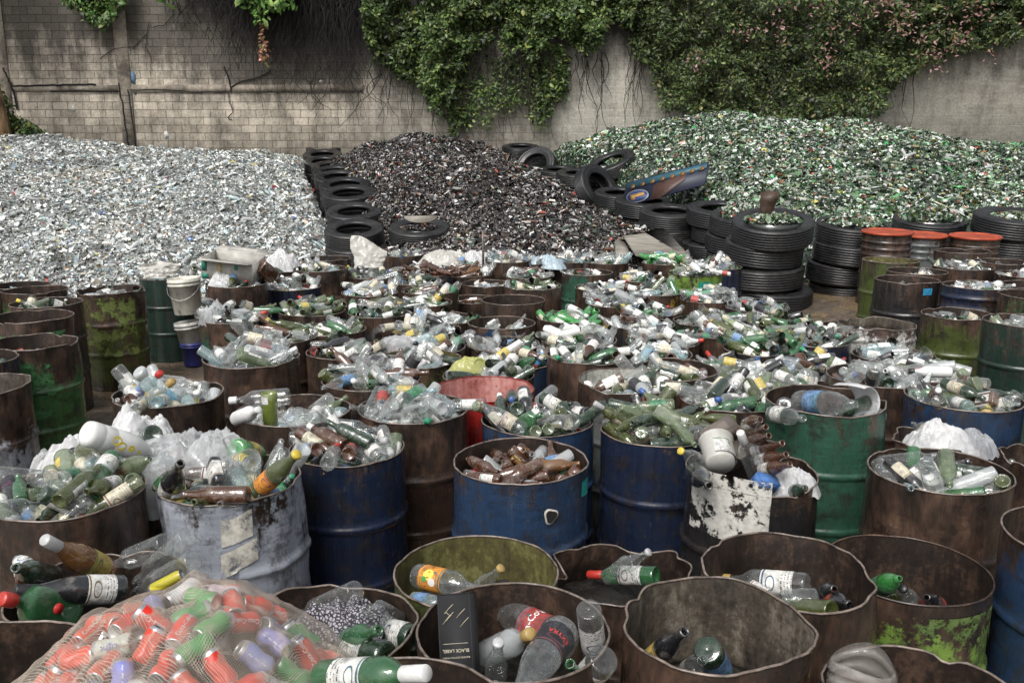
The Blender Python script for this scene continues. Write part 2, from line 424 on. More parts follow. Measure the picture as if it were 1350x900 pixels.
    # splashes of paint
    wp = simple('white_splash', (.62, .61, .58), .7, nscale=6, namt=.4); bp = simple('blue_splash', (.13, .20, .30), .7, nscale=6, namt=.5)
    rr = random.Random(3)
    for px, py, w, h, m in ((97, 143, 5, 8, wp),  (217, 179, 6, 10, wp),  
                            (179, 104, 7, 16, bp), (181, 120, 4, 8, bp), (425, 108, 4, 4, wp)):
        mb = MB(); n = 14; V = []
        for i in range(n):
            a = math.tau * i / n; k = .55 + .6 * rr.random()
            V.append((wx(px) + w * .0205 * k * math.cos(a) / 1.6, -.005, wz(py) + h * .0205 * k * math.sin(a) / 1.6))
        V2 = [(x, y + .003, z) for x, y, z in V]
        F = [tuple(range(n))[::-1]] + [(i, (i + 1) % n, n + (i + 1) % n, n + i) for i in range(n)]
        mb.add((V + V2, F)); link('paint_splash', mb.mesh('splash', [m], False), root)
make_wall()

# ================================================================ HEAPS OF BROKEN GLASS
def tps(P):
    P = np.array(P, float); n = len(P); A = P[:, :2]
    d = np.linalg.norm(A[:, None] - A[None], axis=2); K = np.where(d > 0, d ** 2 * np.log(d + 1e-9), 0) + np.eye(n) * .15
    Q = np.hstack([np.ones((n, 1)), A]); L = np.block([[K, Q], [Q.T, np.zeros((3, 3))]])
    w = np.linalg.solve(L, np.concatenate([P[:, 2], [0, 0, 0]]))
    def f(x, y):
        x = np.asarray(x, float); y = np.asarray(y, float); sh = x.shape; q = np.stack([x.ravel(), y.ravel()], 1)
        d = np.linalg.norm(q[:, None] - A[None], axis=2)
        return ((np.where(d > 0, d ** 2 * np.log(d + 1e-9), 0)) @ w[:n] + w[n] + q @ w[n + 1:]).reshape(sh)
    return f
def ipts(L): return [tuple(at_y(px, py, Y)) for px, py, Y in L]
HEAPS = {}
def heap(name, label, cpts, bounds, inside, palette, base, nsh, size, seed, bits=()):
    rs = np.random.RandomState(seed)
    f = tps(cpts); x0, x1, y0, y1 = bounds
    nx, ny = 110, 90
    X, Y = np.meshgrid(np.linspace(x0, x1, nx), np.linspace(y0, y1, ny))
    Z = f(X, Y)
    Nz = np.array([[fbm(a * 1.1, b * 1.1, seed) * .14 + fbm(a * 3.5, b * 3.5, seed) * .06 for a, b in zip(r1, r2)] for r1, r2 in zip(X, Y)])
    Z = Z + Nz
    ins = inside(X, Y); Z = Z - (1 - ins) * 2.5
    Z = np.maximum(Z, -.12)
    HEAPS[name] = (X[0], Y[:, 0], Z)
    V = np.stack([X.ravel(), Y.ravel(), Z.ravel()], 1)
    I = np.arange((ny - 1) * nx).reshape(-1, nx)[:, :-1].ravel(); F = np.stack([I, I + 1, I + nx + 1, I + nx], 1)
    keep = (Z.ravel()[F].max(1) > -.1); F = F[keep]
    # shards over the surface, denser towards the camera
    dx, dy = (x1 - x0) / (nx - 1), (y1 - y0) / (ny - 1)
    gzx = np.gradient(Z, axis=1) / dx; gzy = np.gradient(Z, axis=0) / dy
    m = nsh * 2
    px = rs.uniform(x0, x1, m); py = y0 + (y1 - y0) * rs.uniform(0, 1, m) ** 1.25
    ix = ((px - x0) / dx); iy = ((py - y0) / dy)
    i0 = np.clip(ix.astype(int), 0, nx - 2); j0 = np.clip(iy.astype(int), 0, ny - 2); fx = ix - i0; fy = iy - j0
    def smp(G): return (G[j0, i0] * (1 - fx) * (1 - fy) + G[j0, i0 + 1] * fx * (1 - fy) + G[j0 + 1, i0] * (1 - fx) * fy + G[j0 + 1, i0 + 1] * fx * fy)
    z = smp(Z); gx = smp(gzx); gy = smp(gzy)
    ok = (z > ground_max(px, py)) & (np.abs(gx) < 9) & (np.abs(gy) < 9)
    px, py, z, gx, gy = [a[ok][:nsh] for a in (px, py, z, gx, gy)]
    n = len(px); print(name, 'shards', n)
    nor = np.stack([-gx, -gy, np.ones(n)], 1); nor /= np.linalg.norm(nor, axis=1)[:, None]
    d1 = rs.normal(size=(n, 3)); d1 -= nor * (d1 * nor).sum(1)[:, None] * .55; d1 /= np.linalg.norm(d1, axis=1)[:, None]
    d2 = np.cross(d1, rs.normal(size=(n, 3)) * .6 + nor); d2 /= np.linalg.norm(d2, axis=1)[:, None]
    d3 = np.cross(d1, d2)
    s = size * np.exp(rs.normal(0, .42, n)); s = np.where(rs.uniform(0, 1, n) < .025, s * 2.0, s); s = np.minimum(s, size * 3.4); asp = rs.uniform(.35, .95, n)
    c = np.stack([px, py, z], 1) + nor * (s * .25)[:, None] * rs.uniform(0, 2.0, n)[:, None]
    # a curved piece: six vertices, two facets folded along the middle
    a, b = d1 * s[:, None], d2 * (s * asp)[:, None]; k = d3 * (s * rs.uniform(.1, .5, n))[:, None]
    j = lambda lo=.55, hi=1.1: rs.uniform(lo, hi, n)[:, None]
    P = [c - a * j() - b * j() - k, c - a * j() + b * j(.0, .3) * 0, c - a * j(.3, .9) + b * j() - k, c + a * j() + b * j(.5, 1) - k, c + a * j(.5, 1.0), c + a * j(.3, .9) - b * j() - k]
    SV = np.stack(P, 1).reshape(-1, 3)
    b0 = len(V) + np.arange(n) * 6
    SF = np.concatenate([np.stack([b0, b0 + 1, b0 + 4, b0 + 5], 1), np.stack([b0 + 1, b0 + 2, b0 + 3, b0 + 4], 1)])
    w = np.array([p[0] for p in palette]); w = w / w.sum(); pc = np.array([p[1] for p in palette])
    ci = rs.choice(len(palette), n, p=w)
    B1 = np.array([[noise.fractal(Vector((a * .55, b * .4, seed)), 1, 2, 4) for a, b in zip(r1, r2)] for r1, r2 in zip(X, Y)])
    B2 = np.array([[noise.fractal(Vector((a * 2.6, b * 2.0, seed + 5)), 1, 2, 3) for a, b in zip(r1, r2)] for r1, r2 in zip(X, Y)])
    i0 = np.clip(((px - x0) / dx).astype(int), 0, nx - 2); j0 = np.clip(((py - y0) / dy).astype(int), 0, ny - 2); fx = (px - x0) / dx - i0; fy = (py - y0) / dy - j0
    b1, b2 = smp(B1), smp(B2)
    sc = pc[ci] * (np.exp(rs.normal(0, .24, n)) * np.clip(1 + .42 * b1 + .38 * b2, .25, 1.7))[:, None]
    dirt = np.clip(b1 * .9 + b2 * .6 - .12, 0, .6)[:, None] if bits else np.zeros((n, 1))
    sc = sc * (1 - dirt) + sc * np.array((.62, .50, .38)) * dirt
    C = np.vstack([np.tile(base, (len(V), 1)), np.repeat(sc, 6, axis=0)])
    o = link('broken_glass_heap', np_mesh(name, np.vstack([V, SV]), np.vstack([F, SF]), [M['shard']], col=C, smooth=False))
    tag(o, label, 'glass heap', kind='stuff')
def ground_max(x, y): return np.where(x > 3, .15, .0)

# lines where the rows of tyres part the heaps
LT = [(-5.15, 24.3), (-4.9, 22.6), (-4.35, 20.6), (-3.75, 18.6), (-3.2, 16.8), (-2.75, 15.2), (-2.6, 14.0), (-2.5, 11.0)]
def line_x(L, y):
    ys = np.array([p[1] for p in L])[::-1]; xs = np.array([p[0] for p in L])[::-1]
    return np.interp(y, ys, xs)
RT = [(.5, 24.3), (.75, 20.5), (1.4, 18.5), (1.9, 17.0), (2.3, 15.2), (2.9, 13.6), (3.2, 12.6), (3.4, 11)]
def soft(v, w=.25): return np.clip(v / w + .5, 0, 1)
white_c = [(x, 11.6, -.05) for x in (-16, -12, -9, -7, -5, -3)] + [(x, 13.0, .45) for x in (-16, -11, -8, -5.5)] + [(-3.6, 13, .10), (-3.0, 14, .12), (-3.1, 12, -.1)] + \
    ipts([(-260, 262, 16), (-100, 258, 16), (60, 256, 16), (200, 258, 16), (320, 262, 16), (390, 282, 16), (440, 304, 16)]) + \
    ipts([(-200, 215, 19), (0, 214, 19), (150, 218, 19), (280, 222, 19), (370, 233, 19), (430, 252, 19)]) + \
    ipts([(-250, 190, 22), (-100, 186, 22), (20, 184, 22), (62, 178, 22), (100, 188, 22), (180, 198, 22), (300, 206, 22), (400, 217, 22)]) + \
    ipts([(-200, 192, 24.5), (60, 192, 24.5), (200, 200, 24.5), (400, 208, 24.5)])
edge_z = [(14.6, .40), (16, .62), (17.5, .85), (19, 1.08), (20.5, 1.30), (22, 1.55), (23.5, 1.75)]
white_c += [(float(line_x(LT, y)) - .12, y, z) for y, z in edge_z]
def in_white(X, Y): return soft(line_x(LT, Y) - .05 - X, .5) * soft(Y - 11.5, .3)
pal_w = [(30, (.52, .55, .53)), (20, (.38, .40, .38)), (18, (.70, .72, .70)), (9, (.24, .24, .22)), (9, (.10, .095, .085)), (3, (.30, .36, .30)), (4, (.34, .44, .50)),
         (1.2, (.42, .25, .10)), (.7, (.50, .42, .12)), (.5, (.42, .07, .06)), (.5, (.08, .13, .34)), (4, (.40, .35, .28))]
heap('white_heap', 'long slope of pale clear broken glass left of the tyre row', white_c, (-16, -2.2, 11.4, 24.5), in_white, pal_w, (.20, .205, .20), 230000, .0195, 3, (1,))
brown_c = [(x, 12.2, .45) for x in (-2.2, 0, 2.4)] + ipts([(480, 340, 13.4), (560, 332, 13.6), (620, 322, 13.6), (700, 315, 13.6), (780, 318, 13.6), (825, 326, 13.4)]) + \
    ipts([(480, 272, 16.2), (560, 256, 16.2), (640, 250, 16.2), (720, 258, 16.2), (780, 275, 16.2)]) + \
    ipts([(462, 226, 19.3), (520, 206, 19.3), (580, 203, 19.3), (640, 209, 19.3), (700, 228, 19.3)]) + \
    ipts([(440, 208, 21.6), (480, 196, 21.6), (515, 185, 21.6), (550, 181, 21.6), (585, 182, 21.6), (620, 186, 21.6), (650, 199, 21.6), (690, 221, 21.6)]) + \
    ipts([(440, 218, 24.3), (575, 200, 24.3), (690, 222, 24.3)])
brown_c += [(float(line_x(LT, y)) + .15, y, z) for y, z in edge_z]
def in_brown(X, Y): return soft(X - line_x(LT, Y) - .1, .5) * soft(line_x(RT, Y) - .25 - X) * soft(Y - 12.1, .3)
pal_b = [(44, (.022, .019, .018)), (22, (.042, .036, .032)), (10, (.078, .058, .046)), (10, (.20, .185, .18)), (5, (.44, .43, .42)), (5, (.16, .15, .15)), (.7, (.36, .08, .06)),
         (1.6, (.22, .12, .055)), (2, (.32, .29, .20)), (1, (.10, .17, .10))]
heap('brown_heap', 'dark rounded heap of brown broken glass in the middle of the yard', brown_c, (-5.5, 3.6, 12.0, 24.5), in_brown, pal_b, (.022, .018, .016), 190000, .0185, 5)
green_c = [(x, 13.0, 1.20) for x in (3.6, 5, 6.6, 8.5, 11, 14)] + ipts([(905, 280, 14.2), (960, 262, 14.2), (1060, 252, 14.2), (1180, 252, 14.2), (1300, 255, 14.2), (1430, 260, 14.2)]) + \
    ipts([(830, 254, 16.4), (890, 232, 16.4), (980, 212, 16.4), (1100, 210, 16.4), (1220, 220, 16.4), (1350, 228, 16.4), (1500, 236, 16.4)]) + \
    ipts([(730, 226, 19.4), (790, 204, 19.4), (860, 176, 19.4), (960, 158, 19.4), (1040, 168, 19.4), (1120, 163, 19.4), (1200, 180, 19.4), (1300, 196, 19.4), (1400, 206, 19.4)]) + \
    ipts([(690, 214, 21.5), (750, 190, 21.5), (850, 168, 21.5), (960, 151, 21.5), (1040, 166, 21.5), (1110, 158, 21.5), (1200, 176, 21.5), (1300, 190, 21.5), (1400, 198, 21.5), (1550, 205, 21.5)]) + \
    ipts([(690, 222, 24.3), (850, 184, 24.3), (960, 172, 24.3), (1110, 174, 24.3), (1300, 194, 24.3), (1550, 205, 24.3)])
def in_green(X, Y): return soft(X - line_x(RT, Y) - .25, .5) * soft(Y - 12.75, .3)
pal_g = [(22, (.042, .080, .036)), (14, (.085, .165, .075)), (12, (.19, .27, .16)), (18, (.36, .40, .35)), (10, (.60, .63, .59)), (20, (.024, .034, .022)), (4, (.12, .135, .04)),
         (2, (.26, .13, .06)), (1.3, (.40, .07, .05)), (.9, (.50, .42, .12)), (2, (.34, .31, .26)), (1.2, (.05, .30, .10))]
heap('green_heap', 'broad mound of green broken glass banked behind the stacked tyres', green_c, (.8, 17, 12.5, 24.5), in_green, pal_g, (.025, .040, .028), 240000, .0215, 9)
def heap_z(x, y):
    z = 0
    for X, Y, Z in HEAPS.values():
        if X[0] <= x <= X[-1] and Y[0] <= y <= Y[-1]:
            i = int((x - X[0]) / (X[1] - X[0])); j = int((y - Y[0]) / (Y[1] - Y[0])); z = max(z, Z[min(j, Z.shape[0] - 1), min(i, Z.shape[1] - 1)])
    return z

# ================================================================ TYRES
def tyre_mesh(name, R0=.5, W=.27, hole=.29):
    prof = []
    h = W / 2
    # tread, then sidewall down to the bead, then the hollow inside
    tr = []
    for k in range(7):
        z0 = -h * .86 + k * (h * 1.72) / 7; z1 = z0 + h * 1.72 / 7
        tr += [(R0 - .005, z0 + .0015), (R0, z0 + .004), (R0, z1 - .004), (R0 - .005, z1 - .0015)]
    side = [(R0 - .02, h * .95), (R0 - .05, h), (R0 - .055, h - .004), (R0 - .09, h + .004), (hole + .07, h + .002), (hole + .06, h - .006), (hole + .035, h - .004), (hole + .008, h - .02), (hole, h - .045)]
    inn = [(hole + .02, h - .06), (R0 - .05, h * .4), (R0 - .04, 0), (R0 - .05, -h * .4), (hole + .02, -h + .06)]
    prof = tr + side + inn + [(r, -z) for r, z in side[::-1]] + [tr[0]]
    seg = 64
    def shp(a, r, z):
        if abs(z) < h * .9 and r > R0 - .006: r -= .003 * (int(a / math.tau * seg) % 2) + .012 * max(0, abs(z) / h - .55)
        return (r * math.cos(a), r * math.sin(a), z)
    V, F = lathe(prof, seg, shp)
    return np_mesh(name, V, F, [M['rubber']])
TY = tyre_mesh('truck_tyre')
def tyre(p, tilt=(0, 0, 0), scale=1.0, label='', me=None):
    o = link('tyre', me or TY, loc=p); o.rotation_euler = (Matrix.Rotation(tilt[0], 3, 'X') @ Matrix.Rotation(tilt[1], 3, 'Y') @ Matrix.Rotation(tilt[2] + rnd.random() * 6, 3, 'Z')).to_euler(); k = scale * rnd.uniform(.95, 1.04); o.scale = (k, k, scale)
    return tag(o, label, 'tyre', 'worn tyres stacked round the glass heaps')
def stack(px, py, d, n, where, jit=.06, scale=1.0, step=.265, first_tilt=(0, 0, 0), lean=R(9)):
    p = at_d(px, py, d); step *= scale
    ords = {1: ['only'], 2: ['upper', 'lower'], 3: ['top', 'middle', 'bottom'], 4: ['top', 'second', 'third', 'bottom']}[n]
    for k in range(n):
        z = p.z - .135 * scale - k * step
        if z < .05: break
        q = Vector((p.x + (rnd.uniform(-jit, jit) if k else 0), p.y + (rnd.uniform(-jit, jit) if k else 0) + k * step * math.tan(lean) * .6, z))
        tyre(q, (first_tilt[0] + lean, first_tilt[1], 0) if k == 0 else (rnd.uniform(-.03, .03) + lean * .7, rnd.uniform(-.03, .03), 0), scale,
             ('black tyre ' + where) if n == 1 else '%s tyre of the stack %s' % (ords[k], where))
rowtxt = ['nearest the drums in the left row', 'second from the drums in the left row', 'third from the drums in the left row', 'fourth from the drums in the left row',
          'fifth from the drums in the left row', 'sixth from the drums in the left row', 'seventh from the drums in the left row', 'third from the wall in the left row',
          'second from the wall in the left row', 'against the wall in the left row']
for (px, py, d), t in zip([(467, 299, 14.6), (467, 276, 15.75), (460, 252, 16.9), (455, 241, 18.0), (446, 231, 19.05), (443, 224, 20.1), (438, 217, 21.1), (426, 211, 22.1), (425, 202, 23.1), (427, 193, 24.15)], rowtxt):
    stack(px, py, d, 3, t, lean=R(14))
stack(553, 297, 14.3, 3, 'beside the row, under the broken plate', lean=R(13))
stack(686, 192, 23.2, 3, 'by the wall between the dark and green heaps'); stack(700, 205, 21.9, 2, 'second from the wall at the green heap', .05)
tyre(at_d(707, 221, 20.5), (R(52), R(-24), 0), 1.0, 'tyre leaning open face out at the corner of the green heap')
stack(738, 222, 19.4, 3, 'edging the green heap beside the leaning tyre'); stack(764, 226, 18.4, 3, 'edging the green heap below the tilted tyre')
tyre(at_d(806, 219, 18.0), (R(16), R(-22), 0), 1.0, 'tilted tyre lying on green glass above the painted board')
tyre(at_d(787, 250, 17.3), (R(50), R(38), 0), 1.0, 'tyre propped on edge left of the painted board')
stack(818, 252, 16.6, 4, 'behind the painted board'); stack(850, 262, 15.4, 4, 'under the painted board')
stack(884, 276, 14.4, 4, 'at the right end of the painted board')
stack(930, 258, 15.2, 3, 'half sunk in green glass above the board', .03); stack(950, 272, 13.7, 4, 'behind the grey plank, left of the big stacks')
stack(985, 282, 12.6, 4, 'directly behind the stack with the rusty tin')
stack(1019, 288, 11.35, 4, 'topped by a rusty tin', .08, 1.02, .285, (R(5), R(-3), 0))
stack(1125, 292, 11.9, 4, 'between the rusty tin and the orange lids'); stack(1225, 287, 12.45, 4, 'behind the orange lids')
stack(1283, 286, 13.4, 4, 'in the gap behind the rightmost orange lid'); stack(1338, 282, 11.9, 4, 'right of the orange lids'); stack(1432, 285, 12.2, 4, 'outermost beyond the orange lids')

# glass filling the mouths of some tyres
def fill_disc(px, py, d, name, pal, label, r=.36, n=1500, bulge=.08):
    p = at_d(px, py, d); rs = np.random.RandomState(int(px)); a = rs.uniform(0, 6.283, n); q = r * np.sqrt(rs.uniform(0, 1, n))
    c = np.stack([p.x + q * np.cos(a), p.y + q * np.sin(a), p.z - .03 + bulge * (1 - (q / r) ** 2) + rs.uniform(-.01, .02, n)], 1)
    s = .026 * np.exp(rs.normal(0, .35, n))[:, None]
    d1 = rs.normal(size=(n, 3)) * (1, 1, .5); d1 /= np.linalg.norm(d1, axis=1)[:, None]; d2 = np.cross(d1, rs.normal(size=(n, 3))); d2 /= np.linalg.norm(d2, axis=1)[:, None]
    V = np.stack([c - d1 * s, c - d2 * s * .7, c + d1 * s, c + d2 * s * .7], 1).reshape(-1, 3); b = np.arange(n) * 4
    w = np.array([x[0] for x in pal]); C = np.repeat(np.array([x[1] for x in pal])[rs.choice(len(pal), n, p=w / w.sum())], 4, axis=0)
    dv, df = lathe([(0.001, p.z - .04 + bulge), (r * .5, p.z - .05 + bulge * .75), (r, p.z - .06), (r, p.z - .12)], 24); dv = [(x + p.x, y + p.y, z) for x, y, z in dv]
    V = np.vstack([V, np.array(dv)]); C = np.vstack([C, np.tile((.03, .035, .03), (len(dv), 1))])
    F = [tuple(x) for x in np.stack([b, b + 1, b + 2, b + 3], 1)] + [tuple(i + 4 * n for i in f) for f in df]
    o = link('broken_glass', np_mesh(name, V, F, [M['shard']], col=C, smooth=False)); tag(o, label, 'broken glass', kind='stuff')
fill_disc(1019, 288, 11.3, 'f1', pal_g, 'green glass chips heaped in the mouth of the tyre holding a rusty tin')
fill_disc(1125, 292, 11.9, 'f2', pal_g, 'green glass chips filling the tyre left of the orange lids', .40, 1900, .1)
fill_disc(553, 298, 14.3, 'f3', pal_b, 'dark glass chips inside the tyre under the broken plate', .3, 900, .02)
fill_disc(985, 282, 12.6, 'f4', pal_g, 'green glass chips filling the tyre behind the rusty tin', .42, 1900, .16)
fill_disc(1225, 286, 12.45, 'f5', pal_g, 'green glass chips filling the tyre behind the orange lids', .42, 1900, .16)
fill_disc(1338, 284, 11.9, 'f6', pal_g, 'green glass chips filling the tyre right of the orange lids', .3, 1200, .05)

# ================================================================ CREEPERS
def leaves(pts, sizes, cols, rs, droop=.55):
    n = len(pts); d1 = rs.normal(size=(n, 3)) * (1, .7, .7) + np.array((0, -.25, -droop)); d1 /= np.linalg.norm(d1, axis=1)[:, None]
    nn = rs.normal(size=(n, 3)) * .55 + np.array((0, -.75, .75)); d2 = np.cross(d1, nn); d2 /= np.linalg.norm(d2, axis=1)[:, None]; d3 = np.cross(d2, d1)
    s = sizes[:, None]; w = .46
    P = [pts, pts + d1 * s * .38 + d2 * s * w * .5 - d3 * s * .05, pts + d1 * s * .72 + d2 * s * w * .42 - d3 * s * .09, pts + d1 * s - d3 * s * .16,
         pts + d1 * s * .72 - d2 * s * w * .42 - d3 * s * .09, pts + d1 * s * .38 - d2 * s * w * .5 - d3 * s * .05, pts + d1 * s * .5 + d3 * s * .05]
    V = np.stack(P, 1).reshape(-1, 3); b = np.arange(n) * 7
    F = np.concatenate([np.stack([b, b + 1, b + 2, b + 6], 1), np.stack([b + 6, b + 2, b + 3, b + 4], 1), np.stack([b, b + 6, b + 4, b + 5], 1)])
    return V, F, np.repeat(cols, 7, axis=0)
def foliage(name, parent, n, top, bottom, x0, x1, bulge, size, pal, seed, clump=2.2, thr=-.12, floor=.05):
    """leaves over a stretch of wall; top / bottom give z for x, bulge how far the mass stands off"""
    rs = np.random.RandomState(seed); m = n * 4
    x = rs.uniform(x0, x1, m); zt = np.array([top(a) for a in x]); zb = np.array([bottom(a) for a in x])
    z = zb + (zt - zb) * rs.uniform(0, 1, m)
    nz = np.array([noise.fractal(Vector((a * clump, seed, b * clump)), 1, 2, 4) for a, b in zip(x, z)])
    n2 = np.array([noise.fractal(Vector((a * .8, seed + 9, b * .8)), 1, 2, 2) for a, b in zip(x, z)])
    edge = np.clip((z - zb) / .7, 0, 1)
    keep = (nz * .8 + n2 * .7 + edge * 1.0 - .42 > thr) & (rs.uniform(0, 1, m) < .35 + .65 * edge)
    x, z, nz, n2 = [a[keep][:n] for a in (x, z, nz, n2)]; k = len(x)
    off = floor + np.maximum(0, (.45 + n2 * .5 + nz * .55)) * np.array([bulge(a, b) for a, b in zip(x, z)])
    off = off * np.sqrt(rs.uniform(.12, 1, k))
    y = -.18 - off
    w = np.array([p[0] for p in pal]); pc = np.array([p[1] for p in pal]); ci = rs.choice(len(pal), k, p=w / w.sum())
    cols = pc[ci] * np.exp(rs.normal(0, .25, k))[:, None] * (1 + .5 * n2)[:, None]
    V, F, C = leaves(np.stack([x, y, z], 1), size * np.exp(rs.normal(0, .25, k)), cols, rs)
    return link(name, np_mesh(name, V, F, [M['leaf']], col=C, smooth=False), parent)
wx = lambda px: at_y(px, 60, WY).x
wz = lambda py: at_y(675, py, WY).z
def curve(pts):
    xs = [wx(p[0]) for p in pts]; zs = [wz(p[1]) for p in pts]
    return lambda x: float(np.interp(x, xs, zs))
def strands(name, parent, rs, xr, ztop, lenr, n, r, wig=.12, offy=(.02, .3), mat='stem', seg=4):
    mb = MB()
    for i in range(n):
        x = rs.uniform(*xr); z = ztop(x) - rs.uniform(0, .3); L = rs.uniform(*lenr); y = -.17 - rs.uniform(*offy); P = []; sx = rs.uniform(-.25, .25); ph = rs.uniform(0, 9)
        for k in range(9):
            t = k / 8; P.append((x + sx * t * L + wig * math.sin(ph + t * 6) * t + fbm(x * 3, t * 2, i) * wig, y + .12 * t * (1 if y < -.3 else 0), z - L * t))
        mb.add(tube(P, [r * (1.2 - .8 * k / 8) for k in range(9)], seg, False))
    return link(name, mb.mesh(name, [M[mat]]), parent)
gpal = [(20, (0.049, 0.080, 0.024)), (16, (0.076, 0.121, 0.034)), (10, (0.124, 0.186, 0.050)), (5, (0.189, 0.255, 0.066)), (12, (0.030, 0.047, 0.018)), (2, (0.203, 0.207, 0.060))]
gpal2 = [(20, (0.054, 0.077, 0.026)), (16, (0.078, 0.113, 0.036)), (10, (0.121, 0.163, 0.050)), (4, (0.169, 0.214, 0.066)), (12, (0.024, 0.044, 0.017)), (2, (0.203, 0.166, 0.060))]
rs = np.random.RandomState(4)
def plant(name, label, px):
    o = bpy.data.objects.new(name, None); COL.objects.link(o); o.location = (0, WY, 0); return tag(o, label, 'creeper')
v1 = plant('creeper', 'dark green leafy creeper hanging over the middle of the wall', 640)
foliage('foliage', v1, 30000, lambda x: 6.7, curve([(485, 55), (495, 95), (520, 125), (548, 132), (575, 150), (590, 152), (608, 112), (625, 78), (660, 72), (690, 80), (700, 105), (712, 70), (735, 60), (750, 80), (780, 82), (792, 55), (796, 48), (830, 48)]),
        wx(486), wx(828), lambda x, z: .85, .112, gpal, 21)
foliage('foliage', v1, 3200, lambda x: wz(75), curve([(560, 160), (610, 178), (660, 165), (700, 178), (730, 165), (760, 150)]), wx(560), wx(750), lambda x, z: .15, .10, gpal, 22, thr=.12)
strands('stems', v1, rs, (wx(495), wx(800)), lambda x: wz(70), (.8, 2.1), 70, .013)
# the long thin sprays hanging clear of the mass
for k, (px, y0, y1) in enumerate(((715, 85, 168), (722, 95, 150), (740, 80, 125), (598, 140, 178), (610, 140, 165), (735, 60, 118))):
    sp = foliage('spray', v1, 260, lambda x, a=y0: wz(a), lambda x, b=y1: wz(b), wx(px - 5), wx(px + 6), lambda x, z: .25, .12, gpal, 30 + k, thr=-.9)
v2 = plant('creeper', 'bushy creeper with pink blossom cascading to the green glass mound', 1050)
low2 = curve([(815, 40), (830, 80), (850, 92), (862, 130), (880, 160), (1000, 190), (1100, 190), (1140, 165), (1160, 150), (1185, 120), (1205, 100), (1235, 95), (1262, 78), (1290, 74), (1320, 60), (1400, 55), (1500, 50)])
foliage('foliage', v2, 56000, lambda x: 6.8, low2, wx(815), wx(1480), lambda x, z: .95, .098, gpal2, 41, 2.0)
strands('stems', v2, rs, (wx(820), wx(1200)), lambda x: wz(60), (1, 2.4), 60, .012)
bp = [(5, (.34, .18, .17)), (4, (.42, .25, .23)), (2, (.26, .11, .11)), (2, (.24, .17, .10))]
bm_x, bz_, bo = [], [], []
for px, py in [(1028, 5), (1012, 20), (1065, 20), (1070, 32), (1109, 40), (1136, 5), (1145, 20), (1152, 30), (1160, 42), (1168, 45), (1172, 22), (1195, 48), (1195, 66), (1220, 28), (1240, 48), (1245, 60), (1255, 28), (1258, 15), (1185, 60), (1208, 75), (1283, 78),
                (1214, 97), (968, 48), (1069, 75), (1072, 88), (1338, 52), (1325, 8), (1345, 15), (1325, 35), (1015, 48), (912, 83), (1080, 45), (1235, 65), (1125, 15), (1340, 30), (1050, 8), (1000, 45), (1270, 22), (1150, 12), (1225, 55)]:
    k = rs.randint(9, 27); bm_x += list(wx(px) + rs.normal(0, .13, k)); bz_ += list(wz(py) + rs.normal(0, .16, k)); bo += list(-.9 - rs.uniform(0, .35, k))
Pp = np.stack([bm_x, bo, bz_], 1); ci = rs.choice(4, len(Pp), p=np.array([5, 4, 2, 2]) / 13.)
V, F, C = leaves(Pp, .095 * np.exp(rs.normal(0, .2, len(Pp))), np.array([b[1] for b in bp])[ci], rs, .2)
link('blossom', np_mesh('blossom', V, F, [M['leaf']], col=C, smooth=False), v2)
v3 = plant('root_curtain', 'black matted curtain of dead roots hanging at the top of the wall', 390)
M['root'] = simple('dead_root', (.016, .014, .013), .9)
strands('roots', v3, rs, (wx(285), wx(495)), lambda x: 6.9 + .5 * fbm(x * 2.2, 3), (.9, 2.6), 420, .010, .26, (.0, .45), 'root', 3)
strands('roots', v3, rs, (wx(335), wx(500)), lambda x: 6.8 + .7 * fbm(x * 1.7, 8), (.8, 3.4), 420, .008, .30, (.0, .4), 'root', 3)
strands('roots', v3, rs, (wx(240), wx(330)), lambda x: 6.9, (.6, 1.7), 170, .010, .22, (.0, .3), 'root', 3)
strands('long_stem', v3, rs, (wx(360), wx(520)), lambda x: wz(70), (.6, 1.7), 14, .014, .3, (.0, .2))
v4 = plant('creeper', 'small bright green creeper tuft at the top of the wall, left end', 140)
foliage('foliage', v4, 1700, lambda x: 6.5, curve([(100, 5), (118, 22), (135, 40), (150, 45), (162, 30), (180, 8)]), wx(102), wx(182), lambda x, z: .5, .14, gpal + [(14, (.10, .22, .05))], 51)
v5 = plant('creeper', 'yellow green spray with reddish tip hanging before the black roots', 360)
brt = [(10, (.12, .25, .05)), (6, (.22, .33, .09)), (3, (.06, .12, .03))]
foliage('foliage', v5, 700, lambda x: 6.4, curve([(325, 12), (345, 30), (356, 36), (368, 20), (400, 12)]), wx(325), wx(402), lambda x, z: .7, .15, brt, 52, thr=-.3, floor=.3)
foliage('withered_tip', v5, 60, lambda x: wz(32), lambda x: wz(88), wx(350), wx(360), lambda x, z: .3, .12, [(5, (.42, .19, .13)), (2, (.30, .24, .09))], 53, thr=-.9, floor=.4)
foliage('foliage', v5, 160, lambda x: 6.4, lambda x: wz(10), wx(210), wx(250), lambda x, z: .6, .14, brt, 54, thr=-.3, floor=.2)
